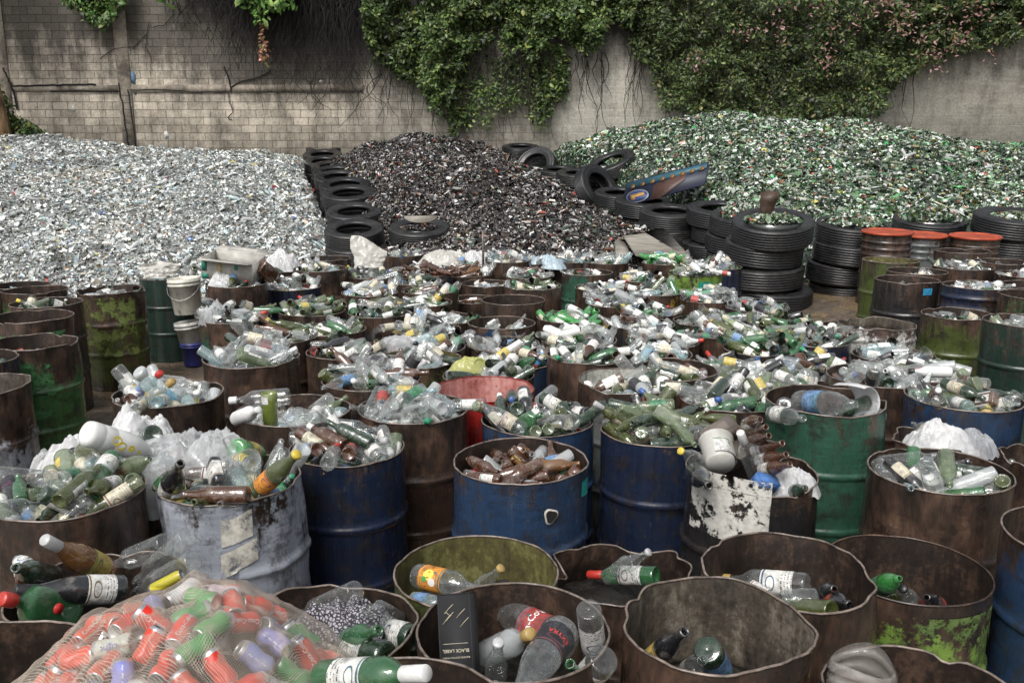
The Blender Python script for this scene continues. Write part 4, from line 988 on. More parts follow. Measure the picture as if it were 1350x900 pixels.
# ================================================================ BOTTLES
NHERO = 70
SB = .84
TPL={1:"0,36,73,79,121,-57,56;1,120,-33,55,134,23,13;9,38,-31,54,-260,-65,74;1,-100,-84,49,176,48,-205;1,251,232,40,157,63,-76;6,127,-277,31,31,-250,-144;0,105,190,25,201,112,-25;1,-62,118,17,-105,113,75;3,108,-143,17,-154,-16,91;9,181,-15,16,15,193,199;6,-23,-286,13,-241,8,164;0,-157,182,8,-138,244,-35;0,250,-88,-9,17,-188,124;2,-15,-126,-10,-12,121,-192;9,-238,-33,-14,-12,-181,-99;4,-29,268,-14,-182,63,-33;5,-93,-99,-17,-139,311,-1;2,283,103,-30,61,58,251;2,165,183,-33,157,55,38;7,141,-57,-35,-95,118,81;1,30,190,-39,164,-185,-31;3,-121,121,-40,192,251,-9;5,-170,-137,-59,-179,-12,-134;2,294,-43,-63,58,8,243;4,246,153,-68,72,26,312;2,55,-155,-71,162,-66,149;1,99,168,-71,-123,-2,301;0,103,10,-72,181,229,-36;6,-98,-223,-77,75,-133,-82;1,197,-49,-79,64,87,198;3,-176,40,-81,171,194,91;0,-177,234,-85,237,-37,195;9,-28,176,-90,228,199,36;0,192,-200,-97,-162,34,-90;9,-170,-59,-103,-78,-113,61;1,-63,12,-108,-140,-4,-258;4,37,87,-117,249,-214,4;7,33,-51,-120,238,-72,-47;1,-225,-168,-123,-129,-15,69;2,24,-305,-128,-40,-25,-211;2,-219,0,-131,-136,197,-138;5,-21,-153,-142,-249,-152,-64;3,145,-4,-147,106,123,97;0,160,83,-160,-306,141,18;1,-96,205,-161,-69,226,-27;8,-28,137,-165,118,54,-107;1,-246,138,-172,-190,-214,-13;9,150,229,-172,140,18,102;4,-28,-235,-182,62,111,-206;6,-143,-47,-193,-29,-141,106;1,105,-161,-198,-190,-54,93;9,202,-46,-202,110,101,2;0,-130,89,-203,160,1,238;2,-27,306,-206,-270,-33,-66;0,175,147,-215,-149,3,101;7,69,147,-219,58,60,-313;8,-257,-154,-220,-149,-110,48;0,152,-104,-222,157,-65,-249;3,-69,-163,-224,-118,-113,-91;1,281,-70,-229,73,244,-77;1,-198,139,-237,139,267,-46;1,147,-247,-253,207,1,200;7,90,259,-254,122,-86,-226;0,-240,-70,-255,162,-16,-256",
2:"0,15,-79,91,141,219,100;5,-11,125,70,-264,103,-19;0,262,-77,66,84,52,100;1,-115,-197,64,-108,24,-264;9,123,50,53,-140,26,-102;5,113,-84,43,93,-230,-140;9,34,332,36,-150,-197,-35;2,-326,139,35,122,-122,165;2,229,23,34,-145,213,-106;1,39,-258,33,-139,-214,59;1,-142,99,33,175,11,-222;7,-235,69,31,87,-5,-180;0,-248,-63,24,174,193,-99;6,24,-135,16,160,-95,86;3,-160,-253,14,-279,-58,-82;0,-64,262,10,108,44,-310;9,-134,211,7,125,56,-289;0,46,152,6,139,-5,265;4,184,-193,-1,136,-117,47;7,-250,-178,-17,-37,87,192;1,179,22,-32,280,-131,-56;0,274,49,-33,-187,-86,33;1,-259,104,-33,-174,87,-42;3,-41,-245,-34,-62,-271,-74;1,67,272,-35,-155,17,124;1,194,139,-41,244,-48,-115;5,15,-39,-41,176,15,-107;8,-251,-113,-47,-113,-12,-206;9,-55,-150,-48,-129,-17,191;2,75,-216,-55,64,-229,-155;1,-150,45,-61,203,199,31;2,168,-157,-77,-167,-8,7;0,14,198,-78,-162,146,49;1,-139,-88,-93,-149,-6,234;1,23,26,-94,-144,-149,98;7,-224,139,-99,-128,132,54;9,-58,178,-104,-105,-49,15;0,220,-117,-117,-275,-10,109;2,144,164,-118,116,-187,-4;0,-53,-108,-120,177,-27,232;5,-228,-98,-121,231,93,48;1,9,-242,-134,209,134,-92;1,-279,-33,-143,116,-228,35;4,114,-98,-151,73,-121,142;8,-202,-219,-154,19,-43,-100;7,-165,260,-154,-210,20,191;9,66,100,-158,225,-120,-67;3,173,104,-168,89,-222,-141;6,186,-17,-169,254,89,-97;1,25,-126,-170,85,-3,98;0,-18,188,-171,106,48,-297;6,-196,-14,-183,-185,260,9;5,-108,200,-183,-252,112,-71;1,-146,85,-188,195,-10,35;9,-69,-165,-193,-173,6,-285;4,144,-225,-201,170,239,6;4,172,238,-204,234,-1,101;2,84,292,-205,80,-9,-187;2,-25,-8,-213,72,257,39;7,46,-191,-213,138,-200,-48;1,56,-291,-217,5,-72,26;0,250,-131,-218,-72,105,22;1,250,163,-219,-1,0,-293;3,64,220,-220,-158,-18,-209;1,-208,189,-225,-128,-260,-78;9,-270,-44,-236,-215,129,-34;0,171,69,-238,165,32,-139;7,-26,47,-244,201,56,96;6,-151,-234,-250,-109,-26,-241;2,-133,164,-257,-138,-240,-88;0,77,-96,-259,156,-53,234",
3:"1,-145,-80,61,-165,86,186;1,-43,199,44,-201,22,5;1,-38,-132,39,-186,-100,181;1,226,-214,30,-100,17,-261;1,-62,62,25,-164,1,105;0,-123,-195,15,-121,165,-142;1,275,-66,13,-80,257,6;7,-165,188,13,174,-182,71;2,112,216,2,244,-119,104;4,46,282,1,10,-198,1;0,-82,-34,-10,-222,205,9;0,-148,-261,-13,-98,-276,81;5,120,73,-20,-190,-62,34;0,-180,-98,-24,208,64,54;3,75,-102,-28,194,230,45;6,-28,-289,-42,-278,64,57;0,50,175,-49,173,263,-31;1,-125,99,-49,168,-117,-23;2,-208,98,-51,-73,-195,-130;1,-70,280,-60,106,-12,-136;1,-44,95,-66,147,178,-20;2,150,158,-73,-81,70,-154;8,-210,219,-75,-70,11,248;9,97,-185,-77,-98,-138,213;2,188,84,-86,-291,-16,146;2,290,-61,-87,132,-12,-10;0,163,236,-98,220,17,-215;9,-83,-217,-98,-258,92,85;3,127,32,-101,-12,-224,-32;1,-82,-119,-103,117,-70,-192;1,-200,-6,-104,-17,-131,-7;7,79,105,-105,-200,103,-149;0,225,-98,-107,144,-15,-6;5,-133,71,-116,161,10,98;4,7,-76,-117,-175,-69,-224;9,-237,178,-119,-255,40,-107;4,68,-23,-136,114,67,71;1,-11,108,-146,176,-68,-33;7,-285,-122,-148,-26,246,177;6,208,190,-157,-219,-28,79;1,93,-179,-163,-187,10,-63;0,-130,-127,-169,-269,-133,14;5,-194,27,-171,147,20,-136;0,-22,283,-173,-284,-104,-17;8,125,173,-178,-17,-175,-81;2,139,37,-179,-214,-115,87;9,205,-164,-182,-257,-70,17;1,-140,-47,-203,195,14,214;3,-163,163,-216,-249,-114,-19;0,-21,210,-217,-203,7,-100;9,-233,-142,-227,-138,-228,47;1,-31,98,-228,105,-188,-36;6,27,-178,-230,-124,-176,-33;0,-62,-173,-234,-166,0,-19;1,-172,61,-236,-157,-41,-86;1,86,50,-236,-206,98,-40;1,173,85,-240,-115,-261,28;2,306,-34,-247,6,-278,157;2,223,144,-250,-73,139,-197",
4:"0,-20,-190,86,140,2,204;1,19,-75,78,-50,187,6;3,109,-104,57,99,-212,-47;1,-62,117,53,-192,71,-45;6,300,-79,48,-48,-107,222;1,66,-219,48,-134,3,215;5,214,44,38,-18,-108,-156;7,-150,102,37,-108,61,-12;1,-263,-94,29,180,68,165;2,159,76,24,106,-283,15;9,-41,299,19,190,-35,106;6,107,189,16,189,59,-26;2,-6,92,4,65,219,-122;9,56,-279,0,-67,-215,42;4,39,-11,0,49,-233,151;3,-170,151,-8,136,258,-55;1,-64,-178,-10,246,-62,67;5,-80,123,-14,-183,11,-22;4,-274,101,-17,121,309,-41;0,267,-129,-18,-223,-76,6;1,16,-117,-23,90,-242,111;4,-293,-30,-39,20,172,-131;9,-113,-115,-42,194,213,-53;8,21,137,-43,251,94,74;0,131,109,-49,236,93,-28;6,-149,-246,-51,-221,-22,131;1,-196,-57,-52,-175,-211,-30;2,196,-167,-57,126,311,-16;8,122,-63,-63,-19,4,-55;0,186,49,-66,211,-41,-114;7,71,5,-81,68,-266,-82;9,226,158,-83,51,-131,-154;1,-121,163,-84,137,5,-55;1,-3,200,-85,176,-117,-87;1,-126,-56,-100,103,204,-96;0,-259,18,-105,129,245,-49;1,-54,-131,-110,-169,-38,217;0,211,-142,-118,79,202,-103;2,51,109,-127,216,62,-17;7,29,-250,-129,152,38,255;9,0,-187,-131,-187,-82,-53;1,140,129,-137,152,-29,-47;7,-306,44,-143,195,43,-8;5,-158,266,-145,-314,3,53;1,-214,-79,-146,217,110,23;0,-97,54,-148,125,-102,-207;9,191,45,-154,161,226,-37;2,276,-107,-157,129,-314,-27;7,126,-241,-157,313,-17,141;2,26,151,-163,-172,-108,-92;6,1,223,-171,-147,19,-117;3,120,-171,-175,0,291,-169;6,-235,72,-182,150,-72,-18;3,-75,-258,-186,161,16,119;1,208,-114,-189,-119,-61,-42;2,-12,-122,-194,130,202,55;4,78,97,-206,110,-70,18;0,-33,301,-209,0,0,126;2,59,-100,-210,73,62,259;5,21,-220,-211,-181,118,72;0,170,140,-218,162,124,33;7,261,47,-228,-216,-93,111;9,13,178,-238,127,65,-77;8,-263,-144,-248,-117,-56,-288;1,260,-125,-251,41,-94,-263;1,3,-69,-254,195,111,34;5,-110,0,-255,-263,4,-148;1,91,-6,-257,-114,196,76",
5:"2,-221,-153,42,-187,190,-91;2,-129,-183,36,106,-24,266;2,112,-328,33,175,1,-20;2,41,-221,32,-121,-92,-52;2,-318,78,31,-162,-127,143;2,23,74,31,-91,203,-82;2,150,289,30,136,-246,-78;2,-136,-107,25,95,-61,292;2,-306,13,22,250,-113,81;2,-146,-32,18,184,-119,133;2,161,-123,18,-158,-216,27;2,130,179,18,145,-142,-87;2,232,24,15,165,-63,66;2,-285,-124,14,-44,-87,182;2,11,-152,11,141,188,-49;2,-166,204,-3,190,12,-27;2,81,-14,-8,194,73,160;2,-73,-244,-11,-205,41,-114;2,-89,-131,-13,-74,-298,80;2,-33,219,-17,148,45,71;2,96,290,-22,214,-39,106;2,-26,50,-27,71,207,14;2,-2,115,-28,-145,-31,73;2,-80,-67,-31,76,33,87;2,129,-277,-34,95,21,174;2,-251,176,-35,67,297,-89;2,-43,-13,-35,-131,107,135;2,174,-84,-35,186,-36,-182;2,15,-257,-37,-125,-97,174;2,169,150,-37,-163,248,-38;2,-186,-18,-40,-166,-55,-24;2,138,-171,-42,-166,-211,77;2,41,-154,-43,-57,-234,17;2,34,217,-43,159,227,30;2,253,4,-49,25,183,-168;2,110,160,-54,117,3,284;2,-237,92,-55,66,-289,111;2,-103,62,-65,80,-194,97;2,176,1,-68,201,84,-12;2,-97,-279,-73,-235,171,56;2,-241,-13,-73,217,-75,28;2,-90,-193,-75,-163,-8,-218;2,-47,100,-77,-121,-97,-18;2,-191,-198,-88,-185,42,-233;2,-168,105,-88,118,-4,-273;2,12,116,-93,-182,-218,33;2,-125,182,-98,-179,-2,-214;2,216,105,-98,194,17,-15;2,-15,-57,-101,65,8,-49;2,146,74,-102,162,-64,-22;2,-42,-158,-106,-159,64,84;2,68,-60,-110,-154,252,-14;2,128,-182,-110,205,-107,-124;2,-251,-82,-112,-193,230,47;2,232,-11,-113,161,7,-77;2,-7,296,-113,-69,-187,65;2,-232,19,-126,121,34,-235;2,288,-46,-128,298,2,-106;2,192,-203,-134,-288,46,106;2,-106,-175,-136,109,-124,85;2,109,117,-144,201,-14,55;2,-146,148,-145,-198,-55,-166;2,28,248,-145,-258,-113,-2;2,-50,-92,-148,189,-104,31;2,114,-95,-151,-161,19,259;2,259,138,-153,102,-44,-242;2,-5,84,-156,-196,74,-190;2,-116,202,-157,-83,130,186;2,-271,-129,-158,84,-75,91;2,-31,-208,-159,-113,-59,-277;2,196,115,-161,162,122,77;2,80,211,-163,-23,-129,-205;2,225,-61,-164,98,77,-55;2,-221,-68,-171,-182,32,-241;2,-111,-247,-171,107,-2,-154;2,240,-189,-172,39,-237,49;2,125,-184,-174,-111,-49,-84;2,57,-44,-176,-24,171,-248;2,-229,123,-179,140,101,-35;2,-123,64,-179,106,66,-212;2,3,-298,-184,203,29,-134;2,235,190,-187,68,237,8;2,-50,231,-194,196,72,135;2,-100,-11,-196,-76,143,-121;2,-305,34,-210,75,304,-35;2,115,-114,-210,-173,-45,143;2,138,-273,-213,21,300,-142;2,-171,-254,-215,63,4,-215;2,-118,-67,-218,-149,-28,-189;2,114,112,-218,-141,-124,164;2,110,49,-222,169,65,173;2,95,196,-224,11,184,-206;2,-72,140,-224,-183,-60,-116;2,209,-63,-228,156,-91,-218;2,-227,83,-232,-68,166,60;2,-261,-101,-238,-111,282,42;2,37,237,-239,229,35,84;2,-112,-215,-241,-104,-81,41;2,306,-23,-244,52,7,282;2,15,-220,-246,-156,-223,2;2,-133,265,-246,181,-16,-122;2,-73,199,-246,-199,39,-187;2,-79,1,-253,139,-100,-212;2,20,-2,-258,-182,-13,108",
6:"1,-77,-25,90,-188,60,134;9,185,187,48,-149,-6,-273;3,-188,42,45,195,-57,-158;3,53,-83,42,-152,186,-23;0,-114,-104,40,-114,274,42;0,166,-253,36,-147,-237,41;0,-119,153,33,110,-241,-53;1,149,-41,28,-84,92,-287;1,-45,31,9,109,84,-12;9,-205,185,0,-11,113,307;0,-111,277,0,54,-209,-18;0,216,-99,-5,165,0,-29;0,-202,-39,-9,-120,263,1;0,-65,-292,-12,239,-29,99;0,127,138,-14,143,-22,-14;1,-163,-174,-15,-123,-18,291;0,224,116,-23,221,15,-151;0,-75,-99,-25,-132,-245,-30;1,114,-196,-36,-111,221,-27;1,3,169,-37,-70,-236,-21;3,3,-114,-38,-4,115,132;1,58,4,-42,-148,234,70;3,-226,-153,-80,245,-117,-34;0,83,236,-83,-94,212,-152;0,265,90,-86,-125,-278,14;9,175,-26,-88,-155,-76,89;0,-75,18,-103,-165,-181,18;1,138,-248,-105,119,-256,-75;1,-163,62,-105,-149,-49,-36;1,54,-83,-107,-152,-228,6;0,-131,-151,-109,-260,118,-91;3,-232,104,-116,310,-34,7;0,185,46,-131,129,-139,150;0,-9,-6,-146,138,296,-7;1,-70,184,-152,211,-22,37;3,-249,-114,-153,116,-52,-240;1,151,-120,-158,180,86,-181;1,131,141,-171,219,-65,72;0,6,-249,-174,138,126,155;0,89,12,-175,-90,57,-215;9,249,114,-176,-139,-101,21;9,-187,3,-184,169,61,-92;0,-79,-105,-187,117,58,-52;0,55,229,-193,195,-69,79;1,-130,136,-201,3,-94,-60;0,102,-161,-213,-147,23,-218;0,-54,269,-235,-39,96,288;9,139,-104,-235,-249,173,1;0,-129,-149,-245,-220,193,-52;0,-53,-175,-257,-167,-81,18",
7:"0,56,-113,-193,-145,226,82;9,3,42,-195,171,77,81;3,175,129,-202,-215,-21,66;1,123,57,-221,-28,-207,-114;1,-82,-113,-231,-135,38,4;4,-25,234,-259,-157,0,163;1,173,-12,-261,-157,-189,-47;0,-45,47,-264,-157,0,-90;2,60,9,-269,176,62,211;2,-1,154,-270,-157,0,-114;7,-181,101,-272,-157,-189,29;5,15,-163,-273,157,0,292",
}
def read_tpl(s):
    out = []
    for q in s.split(';'):
        a = q.split(','); out.append((int(a[0]), Vector((int(a[1]) / 1000, int(a[2]) / 1000, int(a[3]) / 1000)), Euler((int(a[4]) / 100, int(a[5]) / 100, int(a[6]) / 100)).to_matrix()))
    return out
TPL = {k: read_tpl(v) for k, v in TPL.items()}
HT = {0: .30, 1: .28, 2: .23, 3: .31, 4: .12, 5: .22, 6: .30, 7: .17, 8: .12, 9: .32}
PR = {
 0: [(.0006, .014), (.026, .006), (.033, .001), (.0365, .004), (.037, .012), (.037, .10), (.037, .185), (.0355, .198), (.030, .210), (.022, .222), (.0165, .233), (.0148, .245), (.0142, .278), (.0168, .281), (.0168, .290), (.0145, .292), (.0145, .30), (.010, .30), (.0095, .27)],
 1: [(.0006, .010), (.034, .001), (.039, .005), (.040, .014), (.040, .09), (.040, .165), (.0385, .176), (.032, .190), (.023, .203), (.017, .216), (.0145, .235), (.0145, .258), (.0175, .260), (.0175, .268), (.0150, .270), (.0150, .28), (.011, .28), (.011, .25)],
 2: [(.0006, .008), (.026, .001), (.030, .004), (.031, .012), (.031, .07), (.031, .125), (.0295, .140), (.024, .158), (.018, .175), (.0145, .192), (.0130, .212), (.0128, .219), (.0150, .221), (.0150, .227), (.0135, .23), (.010, .23), (.0095, .21)],
 3: [(.0006, .022), (.030, .008), (.039, .001), (.0435, .006), (.044, .014), (.044, .08), (.044, .135), (.042, .155), (.036, .182), (.028, .208), (.021, .232), (.0172, .255), (.0155, .285), (.0180, .288), (.0180, .298), (.0150, .300), (.0150, .31), (.011, .31), (.011, .28)],
 4: [(.0006, .006), (.036, .001), (.041, .004), (.042, .010), (.042, .05), (.042, .085), (.040, .094), (.0355, .100), (.0350, .104), (.0368, .106), (.0368, .110), (.0350, .112), (.0350, .12), (.032, .12), (.032, .09)],
 5: [(.0006, .006), (.040, .001), (.045, .004), (.046, .012), (.046, .07), (.046, .130), (.043, .142), (.032, .152), (.020, .160), (.0150, .168), (.0145, .19), (.0170, .193), (.0170, .202), (.0150, .204), (.0150, .22), (.011, .22), (.011, .19)],
 6: [(.0006, .012), (.030, .001), (.043, .006), (.047, .020), (.047, .050), (.0455, .054), (.047, .058), (.047, .10), (.0455, .104), (.047, .108), (.047, .17), (.045, .190), (.037, .222), (.026, .250), (.0160, .268), (.0140, .275), (.0175, .277), (.0175, .280), (.0135, .282), (.0135, .30), (.010, .30)],
 7: [(.0006, .006), (.024, .001), (.0275, .004), (.028, .010), (.028, .06), (.028, .098), (.026, .108), (.019, .120), (.0135, .130), (.0120, .140), (.0120, .155), (.0140, .157), (.0140, .163), (.0120, .165), (.0120, .17), (.009, .17)],
 8: [(.004, .006), (.022, .008), (.0245, .001), (.0275, .006), (.033, .014), (.033, .06), (.033, .108), (.0285, .118), (.0272, .120), (.0262, .117), (.004, .116)],
 9: [(.0006, .010), (.030, .001), (.0335, .005), (.034, .014), (.034, .12), (.034, .212), (.0325, .224), (.027, .236), (.020, .248), (.0150, .262), (.0140, .29), (.0165, .293), (.0165, .303), (.0145, .305), (.0145, .32), (.010, .32), (.010, .29)]}
LZ = {0: (.055, .150), 1: (.04, .14), 2: (.035, .105), 3: (.035, .12), 4: (.018, .078), 5: (.03, .12), 6: (.075, .155), 7: (.025, .08), 9: (.06, .17)}
CZ = {0: (.0172, .236, .302), 1: (.0185, .245, .283), 2: (.0160, .218, .232), 3: (.0186, .215, .312), 4: (.0378, .098, .123), 5: (.0178, .185, .223), 6: (.0160, .278, .302), 7: (.0145, .150, .172), 9: (.0172, .275, .323)}
def body_r(t, z):
    P = PR[t]; return float(np.interp(z, [p[1] for p in P[2:]], [p[0] for p in P[2:]]))
def sq(t):
    if t != 5: return None
    def f(a, r, z):
        c, s = math.cos(a), math.sin(a); k = sm(.165, .140, z) if z > .14 else 1
        k = 1 - sm(.140, .165, z)
        m = (abs(c) ** 5 + abs(s) ** 5) ** -.2; rx = r * (1 + (m - 1) * k); ry = rx * (1 - .40 * k)
        return (rx * c, ry * s, z)
    return f
def cen(VF, t): return [(x, y, z - HT[t] / 2) for x, y, z in VF[0]], VF[1]
def band(t, z0, z1, arc=4.2, seg=20, grow=1.012, rows=3):
    V, F, U = [], [], []
    f = sq(t)
    for j in range(rows + 1):
        z = z0 + (z1 - z0) * j / rows; r = body_r(t, z) * grow + .0003
        for i in range(seg + 1):
            a = -math.pi / 2 - arc / 2 + arc * i / seg
            V.append(f(a, r, z) if f else (r * math.cos(a), r * math.sin(a), z)); U.append((i / seg, j / rows))
    for j in range(rows):
        for i in range(seg):
            k = j * (seg + 1) + i; F.append((k, k + 1, k + seg + 2, k + seg + 1))
    V = [(x, y, z - HT[t] / 2) for x, y, z in V]
    return V, F, U
BM, LM, CM = {}, {}, {}
for t in PR:
    for hi in (1, 0):
        P = PR[t] if hi else [p for k, p in enumerate(PR[t]) if k in (1, 4, 6, 8, 10, 12, len(PR[t]) - 3)] if t not in (4, 8) else PR[t][1::2]
        BM[t, hi] = cen(lathe(P, 26 if hi else 9, sq(t)), t)
    if t in LZ:
        LM[t] = band(t, *LZ[t]); c = CZ[t]
        V, F = lathe([(c[0] - .002, c[1]), (c[0], c[1] + .003), (c[0], c[2] - .003), (c[0] - .002, c[2]), (.0005, c[2])], 22)
        CM[t] = cen((V, F), t)
BME = {t: np_mesh('bottle_%d' % t, *BM[t, 1], [M['glass']]) for t in PR}
BMP = {t: np_mesh('plastic_bottle_%d' % t, *BM[t, 1], [M['plastic']]) for t in PR}
LME = {t: np_mesh('label_%d' % t, LM[t][0], LM[t][1], [M['label']], uv=LM[t][2]) for t in LM}
CME = {t: np_mesh('cap_%d' % t, *CM[t], [M['cap']]) for t in CM}
# colour, opacity
GC = {'clear': (.87, .90, .89, .07), 'frosted': (.74, .77, .77, .40), 'aqua': (.62, .80, .82, .18), 'green': (.05, .21, .075, .42), 'bright green': (.07, .38, .09, .55), 'olive': (.11, .135, .032, .45), 'pale green': (.30, .38, .21, .28),
      'dark green': (.018, .045, .022, .72), 'brown': (.105, .038, .014, .62), 'amber': (.30, .13, .03, .45), 'black': (.012, .012, .014, .93), 'white': (.72, .72, .70, 1), 'blue': (.04, .07, .40, .75), 'purple': (.10, .05, .30, .85)}
PAL = {'mix': [(38, 'clear'), (7, 'frosted'), (5, 'aqua'), (7, 'green'), (10, 'olive'), (6, 'pale green'), (13, 'dark green'), (10, 'brown'), (6, 'black'), (6, 'white')],
       'clear': [(56, 'clear'), (10, 'frosted'), (7, 'aqua'), (3, 'pale green'), (2, 'green'), (7, 'white'), (6, 'brown'), (5, 'dark green'), (3, 'black')],
       'dark': [(34, 'clear'), (18, 'dark green'), (10, 'black'), (14, 'olive'), (8, 'brown'), (10, 'pale green'), (6, 'green')],
       'olive': [(26, 'pale green'), (26, 'olive'), (26, 'clear'), (8, 'green'), (8, 'dark green'), (4, 'black')],
       'green': [(26, 'green'), (22, 'olive'), (20, 'dark green'), (22, 'clear'), (10, 'pale green')],
       'brown': [(76, 'brown'), (10, 'amber'), (8, 'clear'), (4, 'frosted')],
       'bright': [(70, 'bright green'), (30, 'clear')], 'lime': [(30, 'bright green'), (50, 'clear'), (12, 'white'), (8, 'olive')]}
LC = [(40, 'white', (.72, .71, .67)), (16, 'cream', (.60, .55, .42)), (5, 'blue', (.16, .28, .48)), (6, 'black', (.03, .03, .035)), (3, 'yellow', (.56, .45, .12)), (2.5, 'red', (.42, .07, .06)), (2.5, 'green', (.08, .24, .13))]
CC = [(34, 'white', (.68, .68, .66)), (22, 'black', (.02, .02, .022)), (9, 'red', (.46, .04, .03)), (6, 'green', (.035, .24, .13)), (5, 'blue', (.05, .11, .32)), (10, 'gold', (.40, .28, .10)), (14, 'silver', (.46, .46, .46)), (3, 'yellow', (.60, .46, .06))]
KN = {0: 'wine bottle', 1: 'spirit bottle', 2: 'beer bottle', 3: 'wide wine bottle', 4: 'jar', 5: 'square bottle', 6: 'plastic bottle', 7: 'small bottle', 8: 'can', 9: 'tall bottle'}
NM = {4: 'glass_jar', 6: 'plastic_bottle', 8: 'drinks_can'}
CT = {4: 'jar', 6: 'bottle', 8: 'can'}
def pick(r, L):
    x = r.uniform(0, sum(a[0] for a in L))
    for a in L:
        x -= a[0]
        if x <= 0: return a
    return L[-1]
ALL = []      # every bottle of the heaps: drum, type, matrix, look
class B: pass
for i, d in enumerate(DR):
    d.items = []
    if not d.tpl: continue
    r = random.Random(i * 77 + 5); th = r.uniform(0, 6.28); Rz = Matrix.Rotation(th, 3, 'Z'); sc = (d.r - .012) / .2825 * SB
    lift = d.h + d.fill
    for t, p, m in TPL[d.tpl]:
        rr_ = math.hypot(p.x, p.y)
        if d.fill < -.1 and p.z > -.05 and r.random() < .55: continue
        if d.r < .26 and rr_ > .2: continue
        q = Rz @ p; b = B(); b.d = d; b.t = t; b.m = Rz @ m
        if b.t == 2 and d.pal == 'olive' and r.random() < .5: b.t = 2
        b.p = Vector((d.x + q.x * sc, d.y + q.y * sc, lift + p.z * SB + .01))
        b.c = pick(r, PAL[d.pal])[1]
        if t == 6 and b.c in ('brown', 'black', 'dark green', 'olive'): b.c = 'clear'
        if t == 8: b.c = 'white'
        if t in (4,) and b.c in ('black', 'dark green'): b.c = 'clear'
        b.lab = pick(r, LC) if t in LZ and r.random() < (.30 if d.pal == 'brown' else .60) else None
        b.cap = pick(r, CC) if t in CZ and r.random() < (.05 if d.pal == 'brown' else .26) else None
        if b.c == 'white' and t in (0, 3): b.c = 'frosted'
        b.op = 1 if b.c in ('white', 'purple') else 0
        b.canc = r.choice([(.60, .03, .02), (.60, .60, .60), (.05, .12, .45), (.03, .30, .10)])
        # a body leaning on the rim must not cut the wall
        ax = b.m @ Vector((0, 0, 1)); bad = 0
        for _ in range(3):
            ov, dirn = 0, None
            for e in (-.5, -.25, .25, .5):
                q2 = b.p + ax * HT[t] * SB * e; x, y = q2.x - d.x, q2.y - d.y; rr2 = math.hypot(x, y); a = math.atan2(y, x); dr, dz = d.f(a, 1)
                br = {4: .036, 6: .040, 3: .037}.get(t, .031) if e < 0 else .017
                if q2.z - br * .6 < d.h + dz and rr2 + br > d.r - .014 + dr:
                    o_ = rr2 + br - (d.r - .014 + dr)
                    if o_ > ov: ov, dirn = o_, Vector((x / rr2, y / rr2, 0))
            if ov: b.p -= dirn * ov; bad += ov
        if bad > .11 or ov > .02: continue
        d.items.append(b); ALL.append(b)
print('bottles', len(ALL))
def apparent(b):
    x, y, z = proj(b.p)
    if not (-40 < x < 1390 and y < 930): return 0
    deep = b.p.z - b.d.h
    return (HT[b.t] * .07 / z ** 2) * (1 if deep > -.06 else (.45 if deep > -.12 else .05))
def add_bottle(t, pos, rot, col, lab, cap, label, group=None, name=None, plastic=False, canc=None, scale=1.0, labcol=None):
    nm = name or NM.get(t, 'glass_bottle')
    if t == 8:
        o = link(nm, np_mesh('can_%d' % len(bpy.data.meshes), *BM[8, 1], [M['can'], M['metal']]) if False else CANM, color=(*canc, 1))
    else: o = link(nm, (BMP if plastic else BME)[t], color=GC[col])
    o.matrix_world = Matrix.Translation(pos) @ rot.to_4x4() @ Matrix.Scale(scale, 4)
    tag(o, label, CT.get(t, 'bottle'), group)
    return o
# the can: printed wall, bare metal ends
cv, cf = BM[8, 1]; cf = list(cf); ns = 26
cmi = [0 if 4 <= (k // ns) <= 6 else 1 for k in range(len(cf))]
CANM = np_mesh('drinks_can', cv, cf, [M['can'], M['metal']], mi=cmi)
cv2, cf2 = lathe([(.0005, -.052), (.022, -.052), (.0245, -.060), (.0275, -.055)] + [(.033, -.046 + k * .0092) for k in range(11)] + [(.0285, .058), (.0272, .060), (.0262, .057), (.0005, .056)], 26)
CANS = []
for q in range(5):
    W = []
    for x, y, z in cv2:
        a = math.atan2(y, x); e = max(0, 1 - abs(z) / .062); n = noise.noise(Vector((math.cos(a) * 1.4, math.sin(a) * 1.4, z * 32 + q * 7))); n2 = noise.noise(Vector((math.cos(a) * 3.2, math.sin(a) * 3.2, z * 80 + q * 3)))
        k = 1 - e ** .6 * (.26 * max(0, n + .15) + .10 * abs(n2)) * (1.5 if q else .5); W.append((x * k + .006 * math.sin(z * 40 + q) * e, y * k, z * (.92 if q % 2 else 1)))
    CANS.append(np_mesh('crushed_can_%d' % q, W, cf2, [M['can'], M['metal']], mi=[0 if 3 <= (k // 26) <= 13 else 1 for k in range(len(cf2))]))
def dress(o, t, lab, cap, own_label=None):
    if lab: c = link('label', LME[t], o, color=(*lab[2], 1))
    if cap:
        c = link('lid' if t == 4 else 'cap', CME[t], o, color=(*cap[2], 1))
def words(n): return ['first', 'second', 'third', 'fourth', 'fifth', 'sixth', 'seventh', 'eighth', 'ninth', 'tenth', 'eleventh', 'twelfth', 'thirteenth', 'fourteenth', 'fifteenth', 'sixteenth'][n]
NSEL = 300 - NHERO
sel = sorted([b for b in ALL if b.d.nick and b.t not in (8,)], key=lambda b: -apparent(b))[:NSEL]
sel += [b for b in ALL if b.t == 8 and b.d.nick and apparent(b) > 0 and b.p.z > b.d.h - .12]
print('selected', len(sel), 'far-most', max(b.d.y for b in sel))
def look(b):
    L = []
    if b.t == 8: return {(.60, .03, .02): 'red', (.60, .60, .60): 'silver', (.05, .12, .45): 'blue', (.03, .30, .10): 'green'}[b.canc] + ' can'
    s = b.c + ' ' + KN[b.t]
    if b.cap: s += ', ' + b.cap[1] + (' lid' if b.t == 4 else ' cap')
    if b.lab: s += ', ' + b.lab[1] + ' label'
    return s
grp = {}
for b in sel: b.look = look(b); grp.setdefault((id(b.d), b.look), []).append(b)
